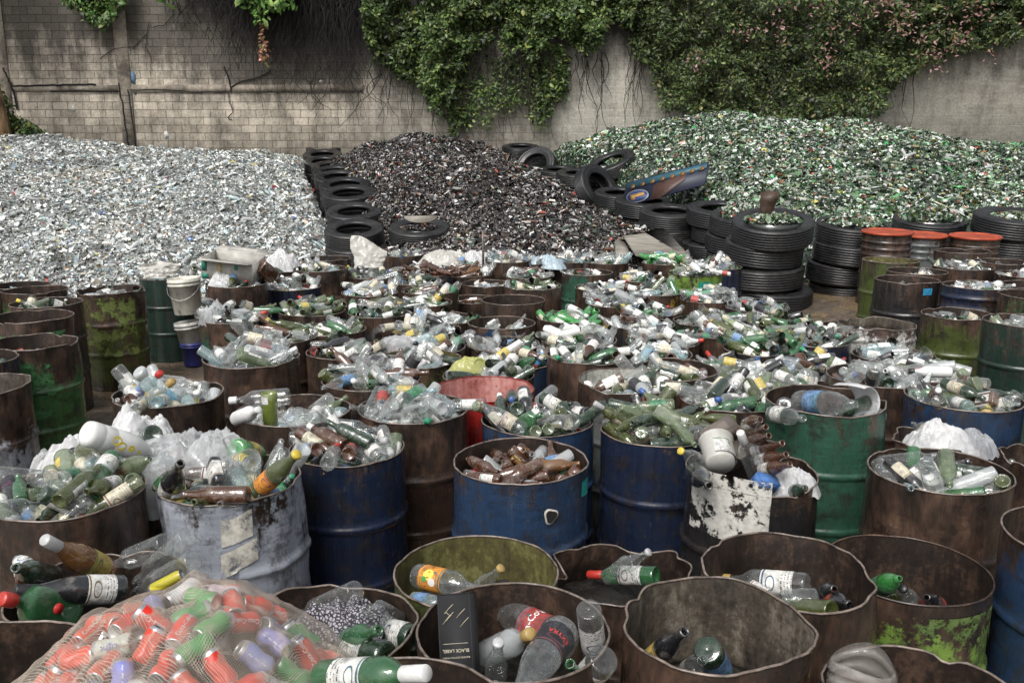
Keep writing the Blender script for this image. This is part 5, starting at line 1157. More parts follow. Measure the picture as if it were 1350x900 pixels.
for (k, lk), L in grp.items():
    L.sort(key=lambda b: proj(b.p)[0])
    for n, b in enumerate(L):
        where = ('in the ' if len(L) == 1 else ('%s from left in ' % words(n) if n < len(L) - 1 or n == 0 else 'rightmost in ')) if len(L) > 1 else 'in '
        if len(L) > 1 and n == 0: where = 'leftmost in '
        b.text = lk + ' ' + where + b.d.nick
        if len(b.text.replace(',', '').split()) > 16: b.text = b.text.replace(', white label', '').replace(' label', '') if False else ' '.join(b.text.split()[:16])
seltag = {id(b) for b in sel}
for b in sel:
    o = add_bottle(b.t, b.p, b.m, b.c, b.lab, b.cap, b.text, 'bottles lying in the drums' if b.t != 8 else 'cans lying in the drums', plastic=b.op, canc=b.canc, scale=SB)
    dress(o, b.t, b.lab, b.cap)
# the remaining thousands, one object
gv, gf, gc, gm = [], [], [], []; base = 0
LLOW = {t: band(t, *LZ[t], seg=7, rows=1, grow=1.05) for t in LZ}
CLOW = {}
for t, c in CZ.items():
    V, F = lathe([(c[0] * 1.05, c[1]), (c[0] * 1.05, c[2]), (.0005, c[2] + .001)], 8); CLOW[t] = cen((V, F), t)
acc = {k: np.array(v[0]) for k, v in BM.items()}
def push(VF, b, col, mi):
    global base
    V = np.array(VF[0]) * SB @ np.array(b.m).T + np.array(b.p); gv.append(V); gf.extend([tuple(i + base for i in f) for f in VF[1]]); gc.append(np.tile(col, (len(V), 1))); gm.extend([mi] * len(VF[1])); base += len(V)
for b in ALL:
    if id(b) in seltag: continue
    q = proj(b.p)
    if not (-250 < q[0] < 1600 and q[1] < 1150): continue
    if b.p.z < b.d.h + b.d.fill - .20: continue
    j = rnd.uniform(.8, 1.15); c = GC[b.c]; c = (c[0] * j, c[1] * j, c[2] * j, c[3])
    if b.t == 8: push(BM[8, 0], b, (*b.canc, 1), 0); continue
    push(BM[b.t, 0] if b.d.y > 5.5 else BM[b.t, 1], b, c, 0)
    if b.lab: push(LLOW[b.t][:2], b, (*b.lab[2], 1), 1)
    if b.cap: push(CLOW[b.t], b, (*b.cap[2], 1), 2)
# splinters, lids and scraps lying between the bottles
rs = np.random.RandomState(77); SVv, SC = [], []
spal = np.array([(.60, .62, .60), (.60, .62, .60), (.70, .70, .68), (.30, .32, .30), (.10, .16, .08), (.07, .10, .035), (.09, .035, .015), (.03, .03, .03), (.03, .03, .03), (.40, .05, .04), (.50, .42, .12), (.10, .20, .38), (.45, .42, .36)])
for d in DR:
    if not d.tpl: continue
    n = 90 if d.fill > -.1 else 50
    a = rs.uniform(0, 6.283, n); q = (d.r - .045) * np.sqrt(rs.uniform(0, 1, n)) * .95; c0 = np.stack([d.x + q * np.cos(a), d.y + q * np.sin(a), d.h + d.fill + rs.uniform(-.15, -.02, n) - .07 * (q / d.r) ** 3 * 0], 1)
    d1 = rs.normal(size=(n, 3)); d1 /= np.linalg.norm(d1, axis=1)[:, None]; d2 = np.cross(d1, rs.normal(size=(n, 3))); d2 /= np.linalg.norm(d2, axis=1)[:, None]; d3 = np.cross(d1, d2)
    s_ = (.022 * np.exp(rs.normal(0, .4, n)))[:, None]; w_ = rs.uniform(.4, 1, n)[:, None]
    P = [c0 - d1 * s_ - d2 * s_ * w_, c0 - d1 * s_ + d2 * s_ * w_, c0 + d3 * s_ * .4 + d2 * s_ * w_ * .9, c0 + d1 * s_ + d2 * s_ * w_ * .7, c0 + d1 * s_ * .8 - d2 * s_ * w_, c0 + d3 * s_ * .4 - d2 * s_ * w_]
    SVv.append(np.stack(P, 1).reshape(-1, 3)); SC.append(np.repeat(spal[rs.choice(len(spal), n)] * np.exp(rs.normal(0, .2, n))[:, None], 6, axis=0))
SVv = np.vstack(SVv); b0 = np.arange(len(SVv) // 6) * 6
tag(link('glass_splinters', np_mesh('splinters', SVv, np.concatenate([np.stack([b0, b0 + 1, b0 + 2, b0 + 5], 1), np.stack([b0 + 5, b0 + 2, b0 + 3, b0 + 4], 1)]), [M['shard']], col=np.vstack(SC), smooth=False)),
    'broken pieces and scraps lying between the bottles in the drums', 'broken glass', kind='stuff')
me = np_mesh('bottle_heaps', np.vstack(gv), gf, [M['glass_far'], M['label_far'], M['cap_far']], gm, col=np.vstack(gc))
tag(link('bottle_heaps', me), 'countless further clear, green and brown bottles filling the drums', 'bottles', kind='stuff')

# whole bottles and necks lying on the three heaps
gv, gf, gc, gm = [], [], [], []; base = 0; rb = random.Random(5)
for hn, cols, nb in (('white_heap', ['clear', 'frosted', 'aqua', 'clear'], 420), ('brown_heap', ['brown', 'black', 'brown', 'clear', 'dark green'], 260), ('green_heap', ['green', 'olive', 'pale green', 'dark green', 'clear', 'bright green'], 620)):
    X, Y, Z = HEAPS[hn]; k = 0; t_ = 0
    while k < nb and t_ < nb * 6:
        t_ += 1; x = rb.uniform(X[0], X[-1]); y = Y[0] + (Y[-1] - Y[0]) * rb.random() ** 1.7; i = min(int((x - X[0]) / (X[1] - X[0])), len(X) - 2); j = min(int((y - Y[0]) / (Y[1] - Y[0])), len(Y) - 2)
        z = Z[j, i]
        if z < .25 or abs(Z[j, i + 1] - z) > .25 or abs(Z[j + 1, i] - z) > .25: continue
        b = B(); b.t = rb.choice([0, 1, 2, 4, 7, 9]); b.p = Vector((x, y, z + .035)); b.m = Euler((R(90) + rb.gauss(0, .35), 0, rb.uniform(0, 6.28))).to_matrix(); c = GC[rb.choice(cols)]
        push(BM[b.t, 0], b, (c[0], c[1], c[2], min(1, c[3] + .25)), 0); k += 1
        if b.t in LLOW and rb.random() < .4: push(LLOW[b.t][:2], b, (.62, .61, .57, 1), 1)
tag(link('whole_bottles', np_mesh('heap_bottles', np.vstack(gv), gf, [M['glass_far'], M['label_far']], gm, col=np.vstack(gc))), 'whole bottles lying scattered over the heaps of broken glass', 'bottles', kind='stuff')
# ================================================================ THINGS PLACED ONE BY ONE
def wrap_text(parent, t, text, size, zc, col, along=False, ang=0.0, lift=1.02, rad=None):
    cu = bpy.data.curves.new('t', 'FONT'); cu.body = text; cu.size = size; cu.align_x = 'CENTER'; cu.align_y = 'CENTER'; cu.resolution_u = 3; cu.offset = size * .012
    to = bpy.data.objects.new('t', cu); COL.objects.link(to)
    m0 = to.to_mesh(); V = [v.co.copy() for v in m0.vertices]; F = [tuple(p.vertices) for p in m0.polygons]; to.to_mesh_clear()
    bpy.data.objects.remove(to); bpy.data.curves.remove(cu)
    W = []
    for v in V:
        x, y = (v.y, v.x) if along else (v.x, v.y)
        if along: x = -v.y
        z = zc + y; r = (rad or body_r(t, min(z, HT[t] - .01))) * lift; a = -math.pi / 2 + ang + x / r
        h = HT[t] / 2 if t is not None else 0
        W.append((r * math.cos(a), r * math.sin(a), z - h))
    return link('printed_name', np_mesh('print', W, F, [M['ink']], smooth=False), parent, color=(*col, 1))
def flat_text(parent, text, size, loc, rot, col, flip=False):
    cu = bpy.data.curves.new('t', 'FONT'); cu.body = text; cu.size = size; cu.align_x = 'CENTER'; cu.align_y = 'CENTER'; cu.resolution_u = 3
    to = bpy.data.objects.new('t', cu); COL.objects.link(to); m0 = to.to_mesh()
    E_ = Euler(rot).to_matrix(); W = [tuple(E_ @ v.co + Vector(loc)) for v in m0.vertices]; F = [tuple(p.vertices) for p in m0.polygons]; to.to_mesh_clear()
    bpy.data.objects.remove(to); bpy.data.curves.remove(cu)
    return link('printed_words', np_mesh('print', W, F, [M['ink']], smooth=False), parent, color=(*col, 1))
def frame_for(B_, T_):
    z = (T_ - B_).normalized(); mid = (B_ + T_) / 2; fr = (Vector((0, 0, HC)) - mid); fr -= z * fr.dot(z); fr.normalize()
    y = -fr; x = y.cross(z); return Matrix((x, y, z)).transposed()
def aim(b, tp, Y, L, up=1):
    B_ = at_y(b[0], b[1], Y); C_ = Vector((0, 0, HC)); r = ray(*tp); oc = C_ - B_
    A, Bq, Cq = r.dot(r), 2 * r.dot(oc), oc.dot(oc) - L * L; dsc = Bq * Bq - 4 * A * Cq
    if dsc <= 0: T_ = C_ + r * (-Bq / (2 * A))
    else:
        s = [(-Bq + k * math.sqrt(dsc)) / (2 * A) for k in (-1, 1)]; P = [C_ + r * q for q in s]; P.sort(key=lambda p: p.z); T_ = P[1 if up > 0 else 0]
    T_ = B_ + (T_ - B_).normalized() * L
    return B_, T_
CCd = {n: (0, n, c) for _, n, c in CC}; LCd = {n: (0, n, c) for _, n, c in LC}
LCd['orange'] = (0, 'orange', (.70, .28, .04)); LCd['gold'] = (0, 'gold', (.52, .38, .10)); CCd['teal'] = (0, 'teal', (.03, .34, .28))
nhero = 0
def hero(d, t, col, b, tp, oy, label, lab=None, cap=None, up=1, sc=1.0, dl=0):
    global nhero
    nhero += 1
    B_, T_ = aim(b, tp, d.y + oy, HT[t] * sc, up)
    rot = frame_for(B_, T_); o = add_bottle(t, (B_ + T_) / 2, rot, col, None, None, label, 'bottles lying in the drums', plastic=(col in ('white',)), canc=(.6, .5, .05), scale=sc)
    dress(o, t, LCd.get(lab), CCd.get(cap)); d.low = min(getattr(d, 'low', 9), B_.z - .04, T_.z - .02)
    return o
d = find(612, 810)
o = hero(d, 1, 'clear', (550, 758), (634, 777), -.05, 'clear bottle with an orange fruit label alone in the olive rimmed drum', 'orange', sc=1.05)
def fruit(o):
    for ang, z, r_, c in ((-.25, .085, .018, (.80, .62, .10)), (.30, .105, .013, (.62, .60, .56)), (.15, .07, .009, (.06, .28, .06))):
        R_ = .0412; V = []; n = 18
        for k in range(n):
            q = math.tau * k / n; a = -math.pi / 2 + ang + r_ * math.cos(q) / R_; V.append((R_ * math.cos(a), R_ * math.sin(a), z + r_ * math.sin(q) * 1.2 - .14))
        V.append((R_ * 1.01 * math.cos(-math.pi / 2 + ang), R_ * 1.01 * math.sin(-math.pi / 2 + ang), z - .14))
        link('fruit_print', np_mesh('fruit', V, [(k, (k + 1) % n, n) for k in range(n)], [M['ink']]), o, color=(*c, 1))
fruit(o)
hero(d, 2, 'clear', (612, 795), (661, 748), .02, 'gold capped bottle neck rising beside the orange fruit label', None, 'gold')
hero(d, 7, 'aqua', (545, 790), (592, 799), -.14, 'pale blue bottle lying lowest in the olive rimmed drum', 'blue', None)
d = find(696, 905)
o = hero(d, 6, 'clear', (752, 848), (647, 800), .08, 'clear cola bottle with red cap and red label', 'red', 'red', sc=1.12, up=-1)
wrap_text(o, 6, 'Coca-Cola', .030, .115, (.75, .73, .70), False, 0)
o = hero(d, 3, 'clear', (742, 830), (672, 925), -.02, 'big clear bottle with black and red label leaning in the dark drum', 'black', None, sc=1.12, up=1)
wrap_text(o, 3, 'EXTRA', .020, .075, (.55, .05, .04))
o = hero(d, 9, 'clear', (776, 802), (788, 890), -.10, 'upturned slim clear bottle with white print, base uppermost', 'white', None, up=-1)
o = hero(d, 1, 'clear', (797, 868), (752, 918), -.16, 'clear bottle with blue print at the right of the dark drum', 'white', None, up=-1)
wrap_text(o, 1, 'Light', .030, .10, (.05, .12, .40))
o = hero(d, 2, 'clear', (652, 908), (657, 846), -.02, 'small clear soda bottle standing beside the black box', None, 'silver', up=1)
hero(d, 2, 'green', (776, 915), (751, 874), -.02, 'green bottle neck poking up behind the bottle printed in blue', None, None, up=1)
hero(d, 1, 'frosted', (640, 862), (700, 835), .10, 'frosted bottle lying behind the black box', None, 'gold', up=1)
d = find(822, 802)
hero(d, 0, 'green', (866, 759), (776, 757), .0, 'green bottle with purple banded label and red cap in the crushed drum', 'white', 'red', up=-1)
hero(d, 2, 'clear', (798, 762), (856, 727), .10, 'clear bottle pointing up right in the crushed drum', None, 'silver')
hero(d, 7, 'clear', (812, 752), (835, 733), .06, 'short clear bottle in the crushed drum', None, None)
d = find(928, 892)
hero(d, 2, 'black', (853, 874), (903, 832), .0, 'black bottle with gold neck label in the grey drum', 'gold', None)
o = hero(d, 1, 'dark green', (932, 855), (962, 910), -.06, 'dark green bottle with pale blue label in the grey drum', 'blue', None, up=-1)
hero(d, 7, 'clear', (905, 885), (928, 868), .02, 'small clear bottle beside the dark green one in the grey drum', 'white', None)
d = find(1033, 812)
hero(d, 1, 'clear', (1066, 772), (950, 763), .06, 'long clear bottle with gold cap lying in the wavy rimmed drum', 'white', 'gold', sc=1.12, up=-1)
hero(d, 5, 'clear', (1018, 800), (968, 768), -.02, 'square clear bottle with red emblem on its label', 'white', None, up=-1)
hero(d, 4, 'clear', (1078, 791), (1030, 793), .0, 'clear jar lying behind the red capped green bottle', None, None)
hero(d, 0, 'olive', (1098, 806), (1004, 799), -.12, 'pale olive bottle with red cap in the wavy rimmed drum', None, 'red', up=-1)
hero(d, 7, 'black', (1092, 786), (1120, 797), .04, 'small black bottle with red label, right side of the wavy rimmed drum', 'red', None)
hero(d, 7, 'black', (1082, 781), (1100, 776), .10, 'small black bottle lying behind the red labelled one', None, None)
d = find(1190, 802)
hero(d, 2, 'olive', (1177, 793), (1150, 768), .0, 'olive bottle, base towards the viewer, in the lime flaked drum', 'white', None, up=-1)
hero(d, 6, 'bright green', (1152, 776), (1186, 762), .08, 'bright green plastic bottle in the lime flaked drum', 'green', None, sc=.8)
hero(d, 2, 'clear', (1208, 800), (1190, 775), .05, 'clear bottle with red and black label in the lime flaked drum', 'red', 'black')
hero(d, 7, 'black', (1240, 798), (1222, 787), .02, 'small black bottle with magenta label in the lime flaked drum', 'red', None)
d = find(95, 840)
hero(d, 3, 'amber', (140, 753), (59, 711), .12, 'amber bottle with a square gold label', 'gold', 'silver', up=1, sc=1.05)
o = hero(d, 3, 'black', (163, 776), (20, 778), -.02, 'black wine bottle with white label, base towards the right', 'white', 'black', up=1, sc=1.05)
o = hero(d, 5, 'green', (100, 806), (3, 789), -.10, 'square green bottle with red cap and red seal', None, 'red', up=1, sc=1.25)
V = [(.0135 * math.cos(math.tau * k / 20), -.0305, .0135 * math.sin(math.tau * k / 20) - .03) for k in range(20)]; V += [(x, y + .004, z) for x, y, z in V]
link('wax_seal', np_mesh('seal', V, [tuple(range(20))] + [(k, 20 + k, 20 + (k + 1) % 20, (k + 1) % 20) for k in range(20)], [M['ink']], smooth=False), o, color=(.55, .03, .03, 1))
o = hero(d, 2, 'brown', (36, 768), (26, 706), .14, 'brown beer bottle upright with a round blue and white label', 'white', None, up=-1, sc=1.15)
wrap_text(o, 2, 'pilsen', .020, .068, (.03, .08, .32))
hero(d, 1, 'clear', (220, 716), (142, 748), .16, 'clear bottle behind the gold labelled one, base raised', None, None, up=-1)
hero(d, 9, 'clear', (248, 706), (178, 768), .06, 'tall clear bottle with a dark base leaning on the grey drum', None, None, up=-1)
hero(d, 9, 'clear', (256, 738), (176, 782), -.06, 'tall clear bottle lying beside the yellow tube', None, None, up=-1)
hero(d, 0, 'dark green', (70, 760), (20, 748), .06, 'dark green bottle lying under the amber one', None, None)
hero(d, 3, 'black', (90, 800), (170, 800), .02, 'black bottle half hidden beneath the white labelled one', None, None, up=-1)
d = find(452, 900)
hero(d, 9, 'clear', (470, 778), (392, 812), .10, 'clear bottle lying on the patterned cloth', None, None, up=-1)
hero(d, 3, 'dark green', (548, 842), (470, 824), .0, 'dark green bottle with white label, round base towards the viewer', 'white', None, up=-1)
o = hero(d, 6, 'dark green', (512, 865), (412, 858), -.16, 'long dark green bottle with white label below the patterned cloth', 'white', None, up=-1)
hero(d, 5, 'clear', (520, 822), (482, 802), .14, 'flat clear bottle behind the white labelled dark green one', None, None)
hero(d, 0, 'green', (440, 850), (500, 830), .02, 'green bottle mostly under the patterned cloth', None, None)
d = find(510, 1095)
hero(d, 0, 'green', (425, 893), (562, 887), .20, 'green bottle with long white cap at the very bottom edge', 'white', 'white', up=1, sc=1.15)
d = find(1088, 551)
o = hero(d, 6, 'clear', (1052, 530), (1128, 533), -.02, 'large clear plastic bottle with blue label in the sea green drum', 'blue', None, up=1, sc=1.28)
hero(d, 6, 'clear', (1034, 532), (1036, 560), -.05, 'clear plastic bottle, round base upward, in the sea green drum', None, None, up=-1, sc=.9)
hero(d, 1, 'clear', (1018, 545), (1060, 552), -.10, 'clear glass bottle low at the left of the sea green drum', 'white', None)
hero(d, 1, 'clear', (1160, 548), (1120, 558), -.08, 'clear glass bottle low at the right of the sea green drum', None, None)
hero(d, 0, 'dark green', (1150, 527), (1100, 548), .08, 'dark green bottle at the back of the sea green drum', None, None)
d = find(986, 655)
for k, (b, tp) in enumerate((((978, 570), (1010, 563)), ((984, 583), (1014, 574)), ((990, 596), (1032, 584)), ((996, 609), (1037, 599)), ((1000, 620), (1042, 612)), ((985, 560), (1002, 553)))):
    hero(d, 2, 'brown', b, tp, .06 - .04 * k, '%s brown bottle from the top of the row pointing right' % words(k), ('white' if k in (2, 3, 4) else None), None, up=1, sc=.95)
hero(d, 0, 'clear', (1000, 632), (976, 570), -.10, 'clear bottle with white capsule lying against the white tub', None, 'white', up=1)
hero(d, 2, 'clear', (930, 612), (897, 594), -.04, 'clear bottle with yellow cap jutting over the left rim', None, 'yellow', up=1)
hero(d, 7, 'dark green', (1040, 650), (1062, 643), -.16, 'dark green bottle at the right rim of the peeling white drum', None, None)
hero(d, 3, 'black', (915, 622), (935, 640), -.10, 'black bottle at the left rim of the peeling white drum', None, None)
print('heroes', nhero)

# dark filler added under them, stands for the unlit depth of the drum
def dark_filler(d, z):
    H = z - d.g; Vv, Ff = [], []; n = 14; rr_ = d.r - .02
    for k in range(n + 1):
        for j in range(32):
            a = math.tau * j / 32; q = rr_ * k / n; x, y = q * math.cos(a), q * math.sin(a); dr, _ = d.f(a, min(1, H / (d.h - d.g))); s_ = 1 + (dr - .004) / d.r * (k / n)
            Vv.append((x * s_, y * s_, H + .03 * fbm(x * 9, y * 9, d.cx)))
    for k in range(n):
        for j in range(32): Ff.append((k * 32 + j, k * 32 + (j + 1) % 32, (k + 1) * 32 + (j + 1) % 32, (k + 1) * 32 + j))
    link('dark_filler', np_mesh('dark_filler', Vv, Ff, [M['deep_dark']]), d.root)
for d in DR:
    if d.pal == 'none': dark_filler(d, max(d.g + .1, min(getattr(d, 'low', d.h - .35), d.h - .15)))

# ---- patches on drum walls
def patch_mat(name, col, lo, hi, sc=9, stretch=1):
    g = NT(name); tc = g.n('ShaderNodeTexCoord'); n = g.noise(g.map((tc, 3), (1, 1, stretch)), sc, 7, .68); k = g.ramp((n, 0), [(lo, 0), (hi, 1)])
    n2 = g.noise((tc, 3), 40, 4, .6); c = g.mix(1.0, (*col, 1), g.ramp((n2, 0), [(.3, .6), (.6, 1)]), 'MULTIPLY')
    p = g.n('ShaderNodeBsdfPrincipled', {'Base Color': c, 'Roughness': .6}); t = g.n('ShaderNodeBsdfTransparent', {})
    return g.surf(g.n('ShaderNodeMixShader', {0: k, 1: t, 2: p}))
def patch(d, px0, px1, py0, py1, mat, name, skew=0):
    pc = proj((d.x, d.y, d.h)); xl = proj((d.x - d.r, d.y, d.h))[0]; w2 = pc[0] - xl
    A = [-math.pi / 2 + math.asin(max(-.97, min(.97, (p - pc[0]) / w2))) for p in (px0, px1)]; yf = d.y - d.r * abs(math.sin((A[0] + A[1]) / 2))
    z1, z0 = at_y((px0 + px1) / 2, py0, yf).z - d.g, at_y((px0 + px1) / 2, py1, yf).z - d.g; V, F = [], []; H = d.h - d.g
    for j in range(13):
        for i in range(17):
            a = A[0] + (A[1] - A[0]) * i / 16; z = z0 + (z1 - z0) * j / 12 + skew * (i / 16 - .5); dr, dz = d.f(a, min(1, z / H)); r_ = d.r - .008 + dr + .0035 + (.010 if any(abs(z - q) < .03 for q in (H - .3, H - .58)) else 0)
            V.append((r_ * math.cos(a), r_ * math.sin(a), z + dz))
    for j in range(12):
        for i in range(16): k = j * 17 + i; F.append((k, k + 1, k + 18, k + 17))
    return link(name, np_mesh(name, V, F, [mat]), d.root)
d = find(986, 655)
patch(d, 900, 992, 628, 712, patch_mat('peeling_white_paint', (.56, .54, .49), .44, .48, 10), 'peeling_paint')
d = find(309, 668)
pm = patch_mat('paper_remains', (.58, .55, .48), .40, .50, 14)
patch(d, 318, 356, 680, 716, pm, 'paper_remains', .03); patch(d, 316, 360, 722, 752, pm, 'paper_remains', .05)
d = find(686, 641)
st = simple('turquoise_sticker', (.03, .33, .30), .4, nscale=50, namt=.5); patch(d, 766, 774, 632, 652, st, 'sticker')
a = -math.pi / 2 + math.asin((725 - 687) / 91.); zz = at_y(725, 681, d.y - d.r * .93).z - d.g; rr_ = d.r + .001
V = []; F = []; n = 18; dr_, _ = d.f(a, zz / (d.h - d.g)); rr_ += dr_
for k in range(n):
    q = math.tau * k / n; j = 1 + .15 * math.sin(3 * q + 1)
    for s_, out_ in ((.024 * j, .006), (.031 * j, .002)):
        aa = a + s_ * math.cos(q) / rr_; V.append(((rr_ + out_) * math.cos(aa), (rr_ + out_) * math.sin(aa), zz + s_ * 1.05 * math.sin(q)))
for k in range(n): k2 = (k + 1) % n; F.append((2 * k, 2 * k2, 2 * k2 + 1, 2 * k + 1))
link('torn_edge', np_mesh('torn', V, F, [simple('bare_torn_metal', (.42, .40, .36), .5)]), d.root)
V2 = [v for k, v in enumerate(V) if k % 2 == 0]; link('hole_shade_disc', np_mesh('hole', [(x * .997, y * .997, z) for x, y, z in V2], [tuple(range(n))], [simple('hole_shade', (.008, .007, .006), .8)]), d.root)  # dark disc set on the wall, shade inside the hole put into its colour
d = find(917, 365); st2 = simple('green_sticker', (.02, .30, .20), .4, nscale=40, namt=.6); patch(d, 914, 934, 372, 388, st2, 'sticker')
patch(d, 921, 927, 375, 383, simple('white_spot', (.6, .6, .58), .5), 'sticker_spot').location.y = -.003
d = find(1206, 375); patch(d, 1201, 1215, 381, 390, simple('blue_sticker', (.05, .32, .55), .4, nscale=60, namt=.5), 'sticker')
d = find(148, 388); patch(d, 128, 184, 392, 470, patch_mat('moss_green_scab', (.12, .15, .035), .47, .55, 8), 'moss_patch')
for cx, fy, a_, b_ in ((43, 427, 10, 90), (28, 464, 30, 85), (1190, 802, 1150, 1280), (1270, 335, 1245, 1300)):
    d = find(cx, fy); patch(d, a_, b_, fy + 14, fy + (90 if cx < 100 else 60), patch_mat('flaking_green_%d' % cx, (.11, .17, .05) if cx > 100 else (.05, .16, .055), .46, .52, 9), 'flaking_paint')

# ---- bags, sacks, film
def crumple(name, px, py, Y, dims, mat, label, cat='bag', seed=1, rot=0, amp=.28, sub=5, lift=0, flat=.0, sharp=1.0, nm=None):
    """a gathered plastic bag: thin film creased towards its knots, draped over what lies below"""
    rn = random.Random(seed * 13 + 1); NA, NR = 176, 44; V, F = [], []
    knots = [(rn.uniform(-.45, .45), rn.uniform(-.4, .4), rn.randint(6, 11), rn.uniform(0, 6.28)) for _ in range(3)]
    tri = lambda u: 1 - abs(2 * (u - math.floor(u)) - 1)
    for j in range(NR + 1):
        for i in range(NA):
            a = math.tau * i / NA; r = (j / NR) * (1 + .22 * noise.noise(Vector((math.cos(a) * 1.5, math.sin(a) * 1.5, seed * 3.1))) + .07 * noise.noise(Vector((math.cos(a) * 5, math.sin(a) * 5, seed))))
            x, y = r * math.cos(a), r * math.sin(a); rr = min(1, j / NR); h = (1 - rr ** 2.2) * (.75 + .5 * noise.noise(Vector((x * 1.6, y * 1.6, seed))))
            for kx, ky, n, ph in knots:
                qx, qy = x - kx, y - ky; q = math.hypot(qx, qy); th = math.atan2(qy, qx); wv = 1.1 * noise.noise(Vector((qx * 2.2, qy * 2.2, seed + n)))
                h += (.20 * tri(n * th / math.tau + ph + wv) + .09 * tri(2.7 * n * th / math.tau + ph + 2 * wv)) * min(1, q * 2.2) * max(0, 1 - q * .75) - .05
            h += .09 * abs(noise.noise(Vector((x * 6.5, y * 6.5, seed)))) * (1 - rr * .4)
            z = h * dims[2] * 1.15 - (rr ** 6) * dims[2] * .55
            V.append((x * dims[0], y * dims[1], z))
    for j in range(NR):
        for i in range(NA): F.append((j * NA + i, j * NA + (i + 1) % NA, (j + 1) * NA + (i + 1) % NA, (j + 1) * NA + i))
    o = link(nm or 'plastic_bag', np_mesh(name, V, F, [mat]), loc=at_y(px, py, Y) + Vector((0, 0, lift - dims[2] * .35))); o.rotation_euler.z = rot
    return tag(o, label, cat, 'bags and sacks on the drums')
d = find(150, 640)
crumple('b1', 122, 598, d.y - .05, (.26, .20, .12), M['bag'], 'big white plastic bag at the left of the bag covered drum', seed=1, rot=.4)
crumple('b2', 183, 572, d.y + .12, (.20, .16, .15), M['bag'], 'white bag with a dark bottle base showing through its hole', seed=2)
crumple('b3', 235, 600, d.y - .12, (.27, .20, .13), M['film'], 'cloudy clear film bag between the white bags and the pale grey drum', seed=3, rot=-.3, amp=.4)
crumple('b4', 190, 642, d.y - .42, (.18, .12, .10), M['film'], 'cloudy film hanging down between the wine bottles and the pale grey drum', seed=4, amp=.4)
crumple('b5', 290, 588, find(309, 668).y + .18, (.16, .13, .09), M['film'], 'clear film bag on the back rim of the pale grey drum', seed=5, amp=.4)
crumple('b6', 66, 610, d.y - .02, (.10, .12, .08), M['film'], 'small clear bag at the torn left rim under the white bags', seed=6, amp=.4)
# jug with lemons printed on it
j = hero(d, 6, 'white', (112, 570), (205, 598), -.40, 'white plastic jug printed with yellow lemons on the white bags', None, None, up=-1, sc=1.15)
for ang, z, r_ in ((-.1, .10, .018), (.2, .125, .017), (.15, .165, .012), (.3, .20, .009)):
    R_ = body_r(6, z) * 1.02; n = 16; V = [(R_ * math.cos(-math.pi / 2 + ang + r_ * math.cos(math.tau * k / n) / R_), R_ * math.sin(-math.pi / 2 + ang + r_ * math.cos(math.tau * k / n) / R_), z + r_ * math.sin(math.tau * k / n) - .15) for k in range(n)]
    link('lemon_print', np_mesh('lemon', V, [tuple(range(n))], [M['ink']]), j, color=(.62, .50, .03, 1))
hero(d, 0, 'olive', (150, 592), (88, 595), -.26, 'olive bottle with black capsule tucked under the white bag', None, 'black', up=-1)
hero(d, 9, 'aqua', (128, 612), (36, 652), -.44, 'long aqua bottle lying over the rim below the white bags', None, 'white', up=-1, sc=1.05)
hero(d, 3, 'dark green', (202, 572), (180, 590), -.02, 'dark bottle, base outward, poking through the white bag', None, None, up=-1)
d = find(223, 540)
hero(d, 1, 'aqua', (176, 528), (212, 491), -.02, 'clear blue bottle with bright red cap leaning out left', 'blue', 'red', up=1)
hero(d, 1, 'clear', (180, 545), (228, 502), -.10, 'clear bottle with cream cap beside the red capped one', None, 'gold', up=1, sc=1.1)
crumple('b7', 226, 522, d.y - .06, (.05, .05, .035), bag_mat('blue_film', (.22, .52, .72), 1), 'crumpled light blue film among the clear bottles', seed=9, sub=4)
d = find(388, 564)
V, F = lathe([(.005, .004), (.036, 0), (.038, .006), (.038, .13), (.040, .165), (.038, .166), (.036, .13), (.036, .012), (.005, .010)], 30)
p = at_y(357, 560, d.y - .13); o = link('glass_tumbler', np_mesh('tumbler', V, F, [M['glass']]), loc=p, color=(.26, .33, .05, .45)); tag(o, 'olive green glass cylinder standing upright in the round dark drum', 'tumbler')
LM_V, LM_F, LM_U = band(1, .09, .13, 1.0); o2 = link('label', np_mesh('lab_t', [(x * .97, y * .97, z + .165) for x, y, z in LM_V], LM_F, [M['label']], uv=LM_U), o, color=(.7, .7, .68, 1)); o2.rotation_euler.z = -.4
hero(d, 1, 'white', (312, 552), (341, 540), -.12, 'white plastic bottle with cap left of the olive glass cylinder', None, 'white', up=1, sc=.95)
hero(d, 1, 'clear', (382, 522), (303, 528), .10, 'large clear bottle lying at the left of the round dark drum', None, 'white', up=-1, sc=1.1)
d = find(309, 668)
hero(d, 3, 'black', (222, 652), (238, 610), -.10, 'dark champagne bottle, base down, at the left rim of the pale grey drum', 'white', None, up=1)
hero(d, 2, 'brown', (328, 652), (242, 652), -.26, 'brown bottle lying along the front rim of the pale grey drum', None, None, up=-1, sc=1.1)
hero(d, 6, 'bright green', (310, 592), (352, 602), .12, 'green plastic bottle with yellow label at the back of the pale grey drum', 'yellow', None, up=-1)
hero(d, 2, 'olive', (338, 648), (392, 598), -.12, 'olive bottle with orange label and yellow cap at the right rim', 'orange', 'yellow', up=1, sc=1.25)
hero(d, 4, 'clear', (318, 618), (330, 604), -.02, 'clear jar upright in the middle of the pale grey drum', None, None, up=1, sc=1.2)
d = find(986, 655)
